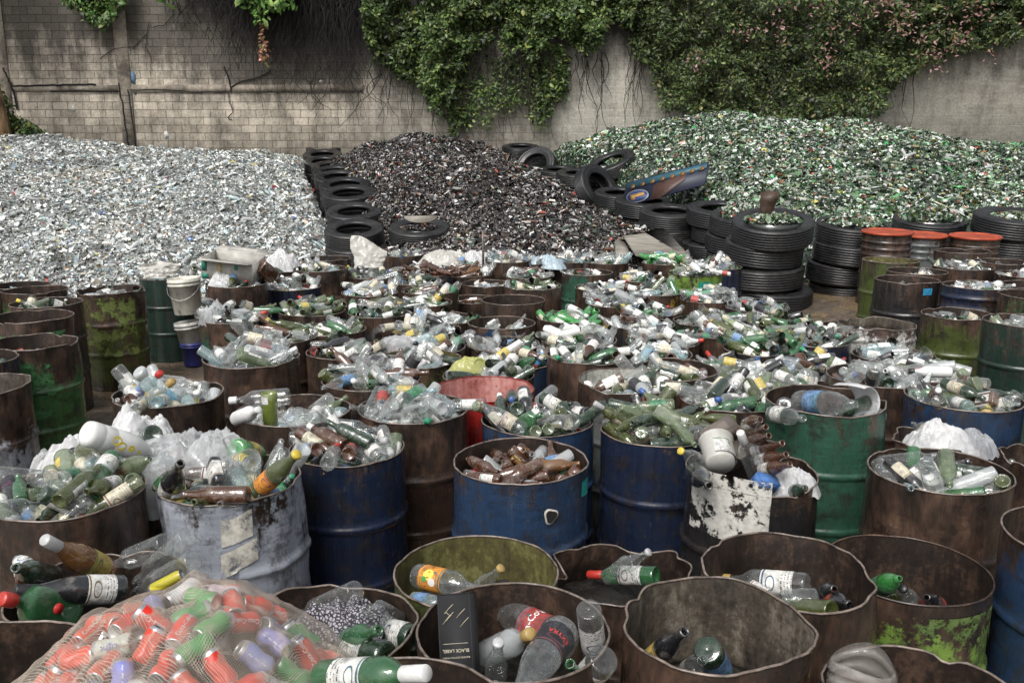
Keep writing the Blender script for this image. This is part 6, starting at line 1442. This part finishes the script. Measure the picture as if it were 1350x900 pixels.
# printed white tub, torn carton, blue packet and bag
p = at_y(950, 612, d.y - .10)
V, F = lathe([(.002, 0), (.058, 0), (.062, .008), (.070, .13), (.075, .132), (.075, .142), (.069, .143), (.060, .016), (.002, .010)], 36)
M['tubp'] = simple('tub_plastic', (.50, .49, .45), .45, nscale=10, namt=.3)
o = link('plastic_tub', np_mesh('tub', V, F, [M['tubp']]), loc=p); o.rotation_euler = (R(-62), R(25), R(10)); tag(o, 'dirty white plastic tub lying on its side, printed lines on its wall', 'tub')
U_ = []; Vb, Fb, Ub = band(1, .05, .14, 2.6); o2 = link('label', np_mesh('tlab', [(x * 1.70, y * 1.70, (z + .14) * .9 - .03) for x, y, z in Vb], Fb, [M['label']], uv=Ub), o, color=(.6, .6, .57, 1)); o2.rotation_euler.z = .4
def carton(name, px, py, Y, dims, rot, col, label, cat='carton', text=None, open_=False, parts=True):
    x, y, z = (v / 2 for v in dims); t = .004; mb = MB()
    mb.add(boxVF((0, 0, -z + t / 2), (dims[0], dims[1], t)))
    for sx in (-1, 1): mb.add(boxVF((sx * (x - t / 2), 0, t / 2), (t, dims[1], dims[2] - t)))
    for sy in (-1, 1): mb.add(boxVF((0, sy * (y - t / 2), t / 2), (dims[0] - 2 * t, t, dims[2] - t)))
    o = link(name, mb.mesh(name, [M['card']], False), loc=at_y(px, py, Y), color=(*col, 1)); o.rotation_euler = rot; tag(o, label, cat)
    if not open_:
        m2 = MB(); m2.add(boxVF((0, 0, z + t / 2 + .0005), (dims[0], dims[1], t))); link('lid', m2.mesh('lid', [M['card']], False), o, color=(*col, 1))
    else:
        for s_ in (-1, 1):
            V = [(-x, s_ * y, z), (x, s_ * y, z), (x * .96, s_ * (y + dims[1] * .38), z + .03), (-x * .96, s_ * (y + dims[1] * .36), z + .015)]; V += [(a, b, c + .003) for a, b, c in V]
            link('flap', np_mesh('flap', V, [(0, 1, 2, 3), (7, 6, 5, 4), (0, 4, 5, 1), (1, 5, 6, 2), (2, 6, 7, 3), (3, 7, 4, 0)], [M['card']], smooth=False), o, color=(*col, 1))
    return o
carton('carton', 968, 590, d.y + .12, (.19, .15, .08), (R(12), R(-14), R(30)), (.16, .135, .115), 'torn wet grey carton holding the row of brown bottles', open_=True)
carton('packet', 1009, 636, d.y - .22, (.10, .05, .045), (R(30), R(20), R(20)), (.08, .20, .50), 'small blue and white packet at the front rim beside the tub', 'packet')
crumple('b8', 1040, 628, d.y - .12, (.13, .10, .07), M['bag'], 'white bag at the right of the black peeling drum', seed=12)
crumple('b9', 1008, 545, find(985, 525).y - .15, (.12, .10, .06), M['bag'], 'crumpled white film behind the brown bottle row', seed=13)
# black box with gold lettering
d = find(696, 905); o = carton('gift_box', 606, 862, d.y - .02, (.095, .075, .32), (R(-28), R(-9), R(-8)), (.016, .016, .018), 'long black box with gold lettering standing in the dark drum', 'box')
for k, (tx, sz, zz) in enumerate((('BLACK LABEL', .0125, .012), ('BLENDED SCOTCH WHISKY', .0062, -.006), ('—————', .014, .030))):
    flat_text(o, tx, sz, (0, -.0385, zz), (R(90), 0 if k > 5 else R(180), 0), (.55, .50, .38))
for k in range(9):
    rr2 = random.Random(k); x = rr2.uniform(-.03, .03); z = rr2.choice([.11, -.06]) + rr2.uniform(-.03, .03)
    V, F = tube([(x - .012, -.0385, z - .012), (x, -.0385, z), (x + .014 * rr2.choice((-1, 1)), -.0385, z + .012)], .0009, 4); link('gold_line', np_mesh('gl', V, F, [M['ink']]), o, color=(.5, .44, .3, 1))
# blue carton and green flask in the bright blue drum, sacks further off
carton('packet', 702, 482, find(722, 489).y - .1, (.17, .06, .07), (R(20), R(-18), R(25)), (.10, .28, .55), 'blue carton lying on the bright blue drum', 'packet')
d = find(312, 380)
o = carton('carton', 308, 352, d.y + .05, (.50, .32, .20), (R(8), R(7), R(-6)), (.52, .50, .45), 'large white printed carton with green corners on the orange rusty drum', open_=True)
for x, z, w_, h_, c in ((-.22, .03, .05, .10, (.03, .20, .14)), (-.21, -.07, .06, .05, (.03, .22, .16)), (-.07, .0, .045, .14, (.45, .35, .16)), (.09, .05, .035, .04, (.03, .25, .18)), (-.15, .06, .06, .02, (.4, .4, .38))):
    mb = MB(); mb.add(boxVF((x, -.1625, z), (w_, .002, h_))); link('printed_patch', mb.mesh('pp', [M['ink']], False), o, color=(*c, 1))
crumple('s1', 292, 368, d.y - .12, (.14, .1, .08), M['bag'], 'white bag before the printed carton', seed=20, sub=4)
o = hero(d, 5, 'brown', (342, 350), (370, 372), .0, 'large reddish brown plastic flask sliding off the orange rusty drum', None, None, up=-1, sc=1.6)
crumple('s2', 372, 343, find(374, 360).y, (.24, .2, .17), M['bag'], 'knotted white bag with red print at the edge of the pale heap', seed=21, amp=.2)
def sack(px, py, Y, w_, h_, label, seed, lean=.0, peak=.5):
    V, F = [], []; nx, nz = 26, 20; p = at_y(px, py, Y)
    for side in (0, 1):
        for j in range(nz + 1):
            for i in range(nx + 1):
                u, v = i / nx, j / nz; x = (u - .5) * w_ * (1 + .12 * math.sin(v * 5 + seed)); top = h_ * (.72 + .28 * math.cos((u - peak) * 2.8))
                th = .07 * (math.sin(math.pi * u) ** .6) * (1 - v * .9) + .006; y = (th if side else -th) + .03 * fbm(u * 3, v * 3, seed) + lean * v
                V.append((x + .02 * fbm(u * 2, v * 4, seed + 5), y + .012 * fbm(u * 8, v * 8, seed), v * top))
    for s_ in (0, 1):
        o_ = s_ * (nx + 1) * (nz + 1)
        for j in range(nz):
            for i in range(nx): k = o_ + j * (nx + 1) + i; f = (k, k + 1, k + nx + 2, k + nx + 1); F.append(f if s_ == 0 else f[::-1])
    o = link('woven_sack', np_mesh('sack', V, F, [M['sack']]), loc=p); o.rotation_euler.z = rnd.uniform(-.2, .2); return tag(o, label, 'sack', 'bags and sacks on the drums')
d = find(221, 370); d.sack = sack(212, 366, d.y - .12, .36, .17, 'folded white sack lying on the clean dark green drum', 3, .02)
sack(486, 352, find(495, 369).y + .05, .36, .34, 'upright white sack with a pointed ear before the left tyres', 4, .1, .1)
crumple('s3', 588, 340, find(609, 352).y + .05, (.36, .22, .13), M['sack'], 'flat white sack spread over the blue rimmed drum', seed=23, amp=.35)
crumple('s4', 625, 338, find(609, 352).y + .1, (.22, .2, .10), M['bag'], 'white bag right of the flat sack, beside the iron rod', seed=24, amp=.35)
crumple('s5', 283, 410, find(312, 428).y - .1, (.13, .12, .11), M['film'], 'round knotted clear bag on the scratched green drum', seed=25, amp=.3)
crumple('s6', 722, 343, find(700, 350).y - .05, (.30, .2, .09), bag_mat('blue_white_film', (.50, .62, .70), 1), 'pale blue film over the rearmost drums', seed=26, amp=.5)
crumple('s7', 540, 452, find(560, 469).y - .05, (.30, .2, .07), M['film'], 'sheet of clear film over the drum behind the olive rimmed one', seed=27, amp=.5)
crumple('s8', 622, 478, find(630, 510).y, (.14, .1, .05), bag_mat('yellow_film', (.58, .58, .20), .8), 'pale yellow film left of the green square bottle', seed=28, amp=.5, sub=4)
for k, (cx, fy) in enumerate(((1243, 600),)):
    d = find(cx, fy); crumple('t%d' % k, 1240, 575, d.y, (.17, .15, .09), M['bag'], 'white film bag in the crushed drum before the cobalt blue one', seed=31, amp=.45)
    crumple('u%d' % k, 1280, 580, d.y - .05, (.12, .12, .06), M['film'], 'clear film bag at the right of the crushed drum', seed=32, amp=.45)
# clear ribbed jug cut open, bottom edge
d = find(1195, 1010); p = at_y(1128, 962, d.y - .02)
prof = [(.002, 0), (.070, 0), (.080, .01)] + [(.080 + (.006, .002, -.005, .001)[k % 4], .015 + k * .0085) for k in range(21)] + [(.078, .20), (.076, .205)]
V, F = lathe(prof, 40, lambda a, r, z: (r * math.cos(a) * (1 + .05 * math.sin(3 * a + z * 20)), r * math.sin(a), z + (.012 * math.sin(2 * a) if z > .15 else 0)))
o = link('plastic_jug', np_mesh('jug', V, F, [M['glass']]), loc=p, color=(.56, .53, .49, .28)); tag(o, 'clear ribbed plastic jug cut open, standing in the bottom edge drum', 'jug')
# white shell of a cut can in the sea green drum
d = find(1088, 551); p = at_y(1128, 530, d.y + .0); V, F = [], []
for j in range(13):
    for i in range(25):
        a = -1.2 + 3.6 * i / 24; z = -.09 + .18 * j / 12; r_ = .105 * (1 - .35 * (j / 12) ** 2); V.append((r_ * math.cos(a), r_ * math.sin(a), z)); 
for j in range(12):
    for i in range(24): k = j * 25 + i; F.append((k, k + 1, k + 26, k + 25))
o = link('plastic_shell', np_mesh('shell', V, F, [M['bag']]), loc=p); sm_ = o.modifiers.new('t', 'SOLIDIFY'); sm_.thickness = .003; o.rotation_euler = (R(70), R(25), R(20)); tag(o, 'white curved shell of a cut plastic container in the sea green drum', 'plastic shell')
# ---- pails by the dark green drum
def pail(px, py, Y, r0, r1, h, mat, label, tilt=(0, 0, 0), handle=True, z=None):
    p = at_y(px, py, Y); 
    if z is not None: p.z = z
    V, F = lathe([(.001, 0), (r0, 0), (r0 + .003, .006), (r1 - .004, h * .80), (r1 + .006, h * .81), (r1 + .006, h * .83), (r1, h * .84), (r1 + .001, h * .90), (r1 + .007, h * .91), (r1 + .007, h * .93), (r1 + .001, h * .94), (r1 + .003, h), (r1 - .003, h), (r1 - .008, h * .8), (r0 - .003, .01), (.001, .008)], 36)
    o = link('bucket', np_mesh('pail', V, F, [mat]), loc=p); o.rotation_euler = tilt; tag(o, label, 'bucket', 'nested buckets by the dark green drum')
    if handle:
        P = [(math.cos(a) * (r1 + .006), -.02 - math.sin(a) * (r1 + .01) * .9, h * .82 - math.sin(a) * h * .38) for a in [math.pi * k / 16 for k in range(17)]]
        V, F = tube(P, .0025, 6); link('handle', np_mesh('handle', V, F, [M['metal']]), o)
    return o
def dirty(name, col): 
    g = NT(name); tc = g.n('ShaderNodeTexCoord'); n = g.noise(g.map((tc, 3), (9, 9, 5)), 1, 6, .7); c = g.ramp((n, 0), [(.32, (.05, .045, .04)), (.42, tuple(x * .7 for x in col)), (.6, col)]); g.pbr(c, .45); return g.m
d = find(221, 370); Yb = d.y - .42
pb = pail(255, 481, Yb, .085, .112, .25, dirty('blue_pail', (.045, .055, .26)), 'blue bucket on the ground holding the two white buckets', handle=False)
pw1 = pail(254, 466, Yb, .088, .128, .34, dirty('white_pail_black', (.58, .57, .53)), 'white bucket with black smear, middle of the bucket stack', (R(0), R(-6), 0), False)
pw2 = pail(248, 413, Yb, .130, .160, .37, dirty('white_pail', (.60, .58, .50)), 'white bucket with wire handle, top of the bucket stack', (0, R(-3), 0), True)
# ---- plank boards, painted board, plate, rusty tin, rod
def panel(name, pts, thick, mat, label, cat, parent=None, col=None):
    P = [at_d(*p) for p in pts]; n = (P[1] - P[0]).cross(P[2] - P[0]).normalized(); c = sum(P, Vector()) / len(P)
    if n.dot(Vector((0, 0, HC)) - c) < 0: n = -n
    V = [p - c for p in P] + [p - c - n * thick for p in P]; k = len(P)
    F = [tuple(range(k)), tuple(range(k, 2 * k))[::-1]] + [(i, k + i, k + (i + 1) % k, (i + 1) % k) for i in range(k)]
    o = link(name, np_mesh(name, V, F, [mat], smooth=False), loc=c, color=(*col, 1) if col else None)
    if label: tag(o, label, cat)
    return o, n
g = NT('weathered_plank'); tc = g.n('ShaderNodeTexCoord'); n_ = g.noise(g.map((tc, 3), (3, 14, 14)), 1, 6, .7); g.pbr(g.ramp((n_, 0), [(.3, (.10, .09, .075)), (.5, (.24, .22, .185)), (.7, (.36, .335, .29))]), .7, g.bump((n_, 0), .5, .02))
panel('wooden_board', [(822, 311, 13.6), (852, 307, 13.9), (874, 299, 14.1), (918, 346, 12.3), (840, 338, 12.2)], .03, g.m, 'broad weathered grey board sloping down before the small tyre stacks', 'board')
panel('wooden_board', [(811, 316, 13.3), (824, 319, 13.3), (832, 338, 12.3), (812, 337, 12.4)], .025, g.m, 'narrow grey board standing left of the broad one', 'board')
pt = simple('painted_board', rough=.5, attr='obj', nscale=4, namt=.55)
_a, _b, _c = at_d(826, 241, 15.6), at_d(934, 213, 14.3), at_d(818, 275, 15.4); _n = (_b - _a).cross(_c - _a)
def pl_d(px, py): r = ray(px, py); return (_a - Vector((0, 0, HC))).dot(_n) / r.dot(_n)
bd, bn = panel('painted_board', [(x, y, pl_d(x, y)) for x, y in ((826, 241), (934, 213), (929, 243), (819, 274))], .022, pt, 'long board painted blue and teal with an oval sign and orange marks', 'board', col=(.012, .018, .045))
def on_board(pts, name, col, k=.012):
    P = [at_d(*p) + bn * k - bd.location for p in pts]; V = P + [p - bn * .004 for p in P]; n = len(P)
    return link(name, np_mesh(name, V, [tuple(range(n)), tuple(range(n, 2 * n))[::-1]] + [(i, n + i, n + (i + 1) % n, (i + 1) % n) for i in range(n)], [pt], smooth=False), bd, color=(*col, 1))
def bdep(px, py):   # depth of the board's face under a pixel
    r = ray(px, py); c0 = bd.location; return (c0 - Vector((0, 0, HC))).dot(bn) / r.dot(bn)
ob = lambda L: [(x, y, bdep(x, y)) for x, y in L]
on_board(ob([(827, 242), (933, 215), (932, 222), (827, 250)]), 'teal_band', (.03, .11, .15), .008)
for x in range(833, 930, 13): on_board(ob([(x, 245 - (x - 833) * .262), (x + 5, 243.5 - (x - 833) * .262), (x + 4, 248 - (x - 833) * .262), (x - 1, 250 - (x - 833) * .262)]), 'orange_mark', (.24, .12, .03), .016)
on_board(ob([(862, 244), (906, 228), (903, 238), (870, 262), (858, 264)]), 'brown_field', (.09, .045, .035), .010)
cx_, cy_ = 841, 259
outer = [(cx_ + 15 * math.cos(q) , cy_ - 3.5 * math.cos(q) * .6 + 8.5 * math.sin(q)) for q in [math.tau * k / 24 for k in range(24)]]
inner_ = [(cx_ + 13 * math.cos(q), cy_ - 3.5 * math.cos(q) * .6 + 6.8 * math.sin(q)) for q in [math.tau * k / 24 for k in range(24)]]
on_board(ob(outer), 'oval_ring', (.22, .23, .26), .014); on_board(ob(inner_), 'oval_field', (.03, .06, .20), .020)
on_board(ob([(832, 258), (850, 254), (851, 258), (838, 261), (839, 264), (833, 265)]), 'oval_mark', (.45, .24, .05), .026)
p = at_d(555, 291, 14.1); V = [(.26 * math.cos(math.pi + math.pi * k / 24), 0, .125 * math.sin(math.pi + math.pi * k / 24)) for k in range(25)]; V += [(x, y + .02, z) for x, y, z in V]
F = [tuple(range(25)), tuple(range(25, 50))[::-1]] + [(i, 25 + i, 25 + (i + 1) % 25, (i + 1) % 25) for i in range(25)]
o = link('broken_plate', np_mesh('plate', V, F, [g.m], smooth=False), loc=p + Vector((0, -.05, .08))); o.rotation_euler = (R(-38), 0, R(4)); tag(o, 'half round grey plate resting on the tyre beside the left row', 'plate')
p = at_d(1010, 280, 11.3); V, F = lathe([(.085, 0), (.09, .05), (.088, .10), (.10, .16), (.11, .24), (.105, .242), (.082, .10), (.07, .02)], 20, lambda a, r, z: (r * math.cos(a) * (1 + .1 * math.sin(2 * a + z * 9)), r * math.sin(a), z * (1 + .12 * math.sin(a + 1))))
o = link('rusty_tin', np_mesh('tin', V, F, [simple('tin_rust', (.075, .045, .030), .5, nscale=20, namt=.6)]), loc=p); o.rotation_euler = (R(6), R(8), 0); tag(o, 'crumpled rusty tin standing in the mouth of the big tyre stack', 'tin')
d = find(668, 347); p = at_y(637, 350, d.y - .25); V, F = tube([p, p + Vector((.0, 0, .42))], .014, 6)
V = [Vector(v) - p for v in V]; o = link('iron_rod', np_mesh('rod', V, F, [M['rim']]), loc=p); tag(o, 'thin rusty iron rod standing up behind the rearmost drums', 'rod')
# ---- patterned cloth
g = NT('black_white_patterned_cloth'); tc = g.n('ShaderNodeTexCoord'); vo = g.n('ShaderNodeTexVoronoi', {'Vector': (tc, 3), 'Scale': 85.0}, feature='DISTANCE_TO_EDGE')
g.pbr(g.ramp((vo, 0), [(.12, (.022, .020, .026)), (.2, (.36, .34, .37))]), .8)
d = find(452, 900); V, F = [], []; n = 60; p = at_y(448, 825, d.y + .06)
for j in range(n + 1):
    for i in range(n + 1):
        u, v = (i / n - .5) * .36, (j / n - .5) * .30; r_ = math.hypot(u / .19, v / .16)
        V.append((u * (1 - .2 * r_), v, .05 * (1 - r_ ** 2) - .03 * max(0, r_ - .7) + .030 * fbm(u * 9, v * 9, 3) + .020 * (1 - abs(noise.noise(Vector((u * 13 + v * 6, v * 11, 7)))) * 4)))
F = [(j * (n + 1) + i, j * (n + 1) + i + 1, (j + 1) * (n + 1) + i + 1, (j + 1) * (n + 1) + i) for j in range(n) for i in range(n)]
o = link('cloth', np_mesh('cloth', V, F, [g.m]), loc=p); tag(o, 'black and white patterned cloth crumpled under the clear bottle', 'cloth')
# ---- net bag of cans
NC = at_d(238, 935, 2.28); RX, RY, RH = .42, .42, .29
def mound(x, y):
    r2 = (x / RX) ** 2 + (y / RY) ** 2
    return RH * max(0, 1 - r2 ** 1.25) + .045 * fbm(x * 4, y * 4, 3)
cans = []; rc = random.Random(12); tries = 0
colr = [('red', (.68, .03, .015)), ('silver', (.60, .60, .61)), ('red', (.68, .03, .015)), ('white', (.66, .66, .66)), ('red', (.70, .06, .025)), ('silver', (.6, .6, .61)), ('red', (.66, .04, .02)), ('green', (.03, .28, .08)), ('red', (.62, .05, .02)), ('blue striped', (.20, .25, .50))]
gi = 0
while len(cans) < 95 and tries < 9000:
    tries += 1; x, y = rc.uniform(-RX, RX), rc.uniform(-RY, RY)
    if (x / RX) ** 2 + (y / RY) ** 2 > .84: continue
    if any(math.hypot(x - a, y - b) < .064 for a, b, *_ in cans): continue
    cans.append((x, y, rc.uniform(0, 6.28), rc.uniform(-.6, .6) if rc.random() < .7 else rc.uniform(1.0, 1.4), rc.choice(colr)))
bumps = []
canroot = []
for k, (x, y, az, el, (cn, cc)) in enumerate(cans):
    z = mound(x, y) - .038; ax = Vector((math.cos(az) * math.cos(el), math.sin(az) * math.cos(el), math.sin(el)))
    # follow the slope of the mound
    gx = (mound(x + .03, y) - mound(x - .03, y)) / .06; gy = (mound(x, y + .03) - mound(x, y - .03)) / .06; nrm = Vector((-gx, -gy, 1)).normalized()
    ax = (ax - nrm * ax.dot(nrm) * .8).normalized(); c_ = NC + Vector((x, y, z)); rot = frame_for(c_ - ax * .06, c_ + ax * .06)
    canroot.append((c_, rot, cn, cc)); bumps.append((x, y, z, ax))
rows = {}
for q in canroot:
    rows.setdefault(q[2], []).append(q)
ccount = 0
for cn, L in rows.items():
    L = sorted(L, key=lambda q: proj(q[0])[0])
    for k, (c_, rot, _, cc) in enumerate(L):
        o = link('drinks_can', CANS[rc.randrange(5)], color=(*[v * rc.uniform(.8, 1.1) for v in cc], 1)); o.matrix_world = Matrix.Translation(c_) @ rot.to_4x4() @ Matrix.Scale(.80, 4)
        num = ['%d%s' % (n, {1: 'st', 2: 'nd', 3: 'rd'}.get(n if n < 20 else n % 10, 'th')) for n in (k + 1,)][0]
        tag(o, '%s drinks can %s from the left inside the net bag' % (cn, num), 'can', 'drinks cans in the net bag'); ccount += 1
        link('can_end', bpy.data.meshes['can_end'] if 'can_end' in bpy.data.meshes else np_mesh('can_end', *lathe([(.001, .055), (.022, .055), (.0235, .0585), (.0262, .0605), (.0275, .058)], 22), [M['metal']]), o)
        if cn == 'red' and k % 2 == 0: wrap_text(o, 8, 'Coca-Cola', .021, .06, (.62, .60, .58), True, rc.uniform(-.4, .4), 1.02)
        elif cn == 'blue striped': wrap_text(o, 8, '~ ~ ~', .03, .06, (.6, .6, .62), True, 0, 1.015)
        elif cn in ('silver', 'white') and k % 2: wrap_text(o, 8, 'Light', .028, .06, (.06, .10, .38), True, 0, 1.015)
BPA = np.array([(b[0], b[1], b[2]) for b in bumps]); BAX = np.array([tuple(b[3]) for b in bumps])
def netz(x, y):
    z = mound(x, y) - .06; d_ = np.array((x, y)) - BPA[:, :2]
    t = np.clip(d_[:, 0] * BAX[:, 0] + d_[:, 1] * BAX[:, 1], -.045, .045); ex = d_[:, 0] - t * BAX[:, 0]; ey = d_[:, 1] - t * BAX[:, 1]; rr_ = np.sqrt(ex ** 2 + ey ** 2)
    top = BPA[:, 2] + t * BAX[:, 2] + .030 * np.sqrt(np.clip(1 - (rr_ / .037) ** 2, 0, 1)) - (rr_ > .037) * (rr_ - .037) * .9
    return max(z, float(top.max()))
V, F, U = [], [], []; n = 120
G = np.zeros((n + 1, n + 1)); xs = np.linspace(-RX * 1.12, RX * 1.12, n + 1); ys = np.linspace(-RY * 1.12, RY * 1.12, n + 1)
for j, y in enumerate(ys):
    for i, x in enumerate(xs): G[j, i] = netz(x, y)
for _ in range(1):
    K = G.copy(); K[1:-1, 1:-1] = (G[1:-1, 1:-1] * 2 + G[:-2, 1:-1] + G[2:, 1:-1] + G[1:-1, :-2] + G[1:-1, 2:]) / 6; G = np.maximum(K, G - .002)
for j, y in enumerate(ys):
    for i, x in enumerate(xs): V.append((x, y, G[j, i] + .007 + .006 * (1 - abs(noise.noise(Vector((x * 7 + y * 3, y * 9 - x * 4, 2)))) * 5))); U.append((x, y))
F = [(j * (n + 1) + i, j * (n + 1) + i + 1, (j + 1) * (n + 1) + i + 1, (j + 1) * (n + 1) + i) for j in range(n) for i in range(n)
     if ((xs[i] / (RX * 1.1)) ** 2 + (ys[j] / (RY * 1.1)) ** 2) < 1]
g = NT('fine_cream_netting'); tc = g.n('ShaderNodeTexCoord'); wv = g.noise((tc, 2), 5, 3, .6)
uv = g.n('ShaderNodeVectorMath', {0: (tc, 2), 1: g.n('ShaderNodeVectorMath', {0: (wv, 1), 1: (.05, .05, 0)}, operation='MULTIPLY')}, operation='ADD')
sp = g.n('ShaderNodeSeparateXYZ', {0: g.n('ShaderNodeMapping', {'Vector': uv, 'Rotation': (0, 0, .5), 'Scale': (1, 1, 1)})})
sx = g.math('POWER', g.math('ABSOLUTE', g.math('SINE', g.math('MULTIPLY', (sp, 0), 800))), 9); sy = g.math('POWER', g.math('ABSOLUTE', g.math('SINE', g.math('MULTIPLY', (sp, 1), 560))), 11)
th = g.math('MAXIMUM', sx, sy); lw = g.n('ShaderNodeLayerWeight', {'Blend': .35}); fl = g.ramp((g.noise((tc, 2), 9, 5, .65), 0), [(.35, .05), (.7, .42)])
fac = g.math('ADD', g.math('MULTIPLY', th, .62), g.math('ADD', g.math('MULTIPLY', g.math('POWER', (lw, 1), 2.4), .38), g.math('MULTIPLY', fl, .07)), True)
cr = g.math('ABSOLUTE', g.math('SUBTRACT', (g.noise((tc, 2), 7.5, 3, .55), 0), .5)); cl = g.ramp(cr, [(.0, 1), (.018, .25), (.05, 0)])
fac = g.math('ADD', fac, g.math('MULTIPLY', cl, .26), True)
df = g.n('ShaderNodeBsdfPrincipled', {'Base Color': (.46, .39, .32, 1), 'Roughness': .7}); trn = g.n('ShaderNodeBsdfTransparent', {})
g.surf(g.n('ShaderNodeMixShader', {0: g.math('MULTIPLY', fac, .92), 1: trn, 2: df}))
o = link('net_bag', np_mesh('net', V, F, [g.m], uv=U), loc=NC); tag(o, 'cream net bag bulging with crushed red, silver and green cans', 'net bag')
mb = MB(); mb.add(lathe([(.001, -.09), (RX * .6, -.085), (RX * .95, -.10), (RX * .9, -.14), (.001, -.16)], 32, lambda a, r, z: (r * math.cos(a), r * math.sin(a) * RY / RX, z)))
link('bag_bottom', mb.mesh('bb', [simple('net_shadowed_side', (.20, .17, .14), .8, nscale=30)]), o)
# yellow tube in the gold label drum
d = find(95, 840); B_, T_ = aim((197, 779), (240, 757), d.y - .02, .12, 1); rot = frame_for(B_, T_); o = link('drinks_can', CANM, color=(.66, .56, .03, 1)); o.matrix_world = Matrix.Translation((B_ + T_) / 2) @ rot.to_4x4() @ Matrix.Diagonal((.6, .6, 1, 1)); tag(o, 'slim bright yellow can lying above the net bag', 'can')
# ================================================================ LIGHT
w = bpy.data.worlds.new('World'); S.world = w; w.use_nodes = True; nt = w.node_tree; nt.nodes.clear()
sky = nt.nodes.new('ShaderNodeTexSky'); sky.sky_type = 'NISHITA'; sky.sun_disc = False
SE, SA = R(52), R(205)
sky.sun_elevation = SE; sky.sun_rotation = SA; sky.air_density = 1.0; sky.dust_density = 4.0; sky.ozone_density = 1.0
hs = nt.nodes.new('ShaderNodeHueSaturation'); hs.inputs['Saturation'].default_value = .22
bg = nt.nodes.new('ShaderNodeBackground'); bg.inputs[1].default_value = .105
ou = nt.nodes.new('ShaderNodeOutputWorld')
nt.links.new(sky.outputs[0], hs.inputs['Color']); nt.links.new(hs.outputs[0], bg.inputs[0]); nt.links.new(bg.outputs[0], ou.inputs[0])
sl = bpy.data.lights.new('sun', 'SUN'); sl.energy = 1.5; sl.angle = R(30); sl.color = (1, .98, .95)
so = bpy.data.objects.new('sun', sl); COL.objects.link(so)
# the sky's sun_rotation turns clockwise from +Y
dv = Vector((math.sin(SA) * math.cos(SE), math.cos(SA) * math.cos(SE), math.sin(SE)))
so.rotation_euler = dv.to_track_quat('Z', 'Y').to_euler(); so.location = (0, 0, 20)
S.view_settings.view_transform = 'Standard'; S.view_settings.look = 'None'; S.view_settings.gamma = 1; S.view_settings.use_curve_mapping = False
S.view_settings.exposure = EXPO
S.render.engine = 'CYCLES'
c = S.cycles; c.max_bounces = 12; c.diffuse_bounces = 3; c.glossy_bounces = 3; c.transmission_bounces = 4; c.transparent_max_bounces = 20
c.use_adaptive_sampling = True; c.adaptive_threshold = .02; c.caustics_reflective = False; c.caustics_refractive = False; c.sample_clamp_indirect = 6
c.use_denoising = True
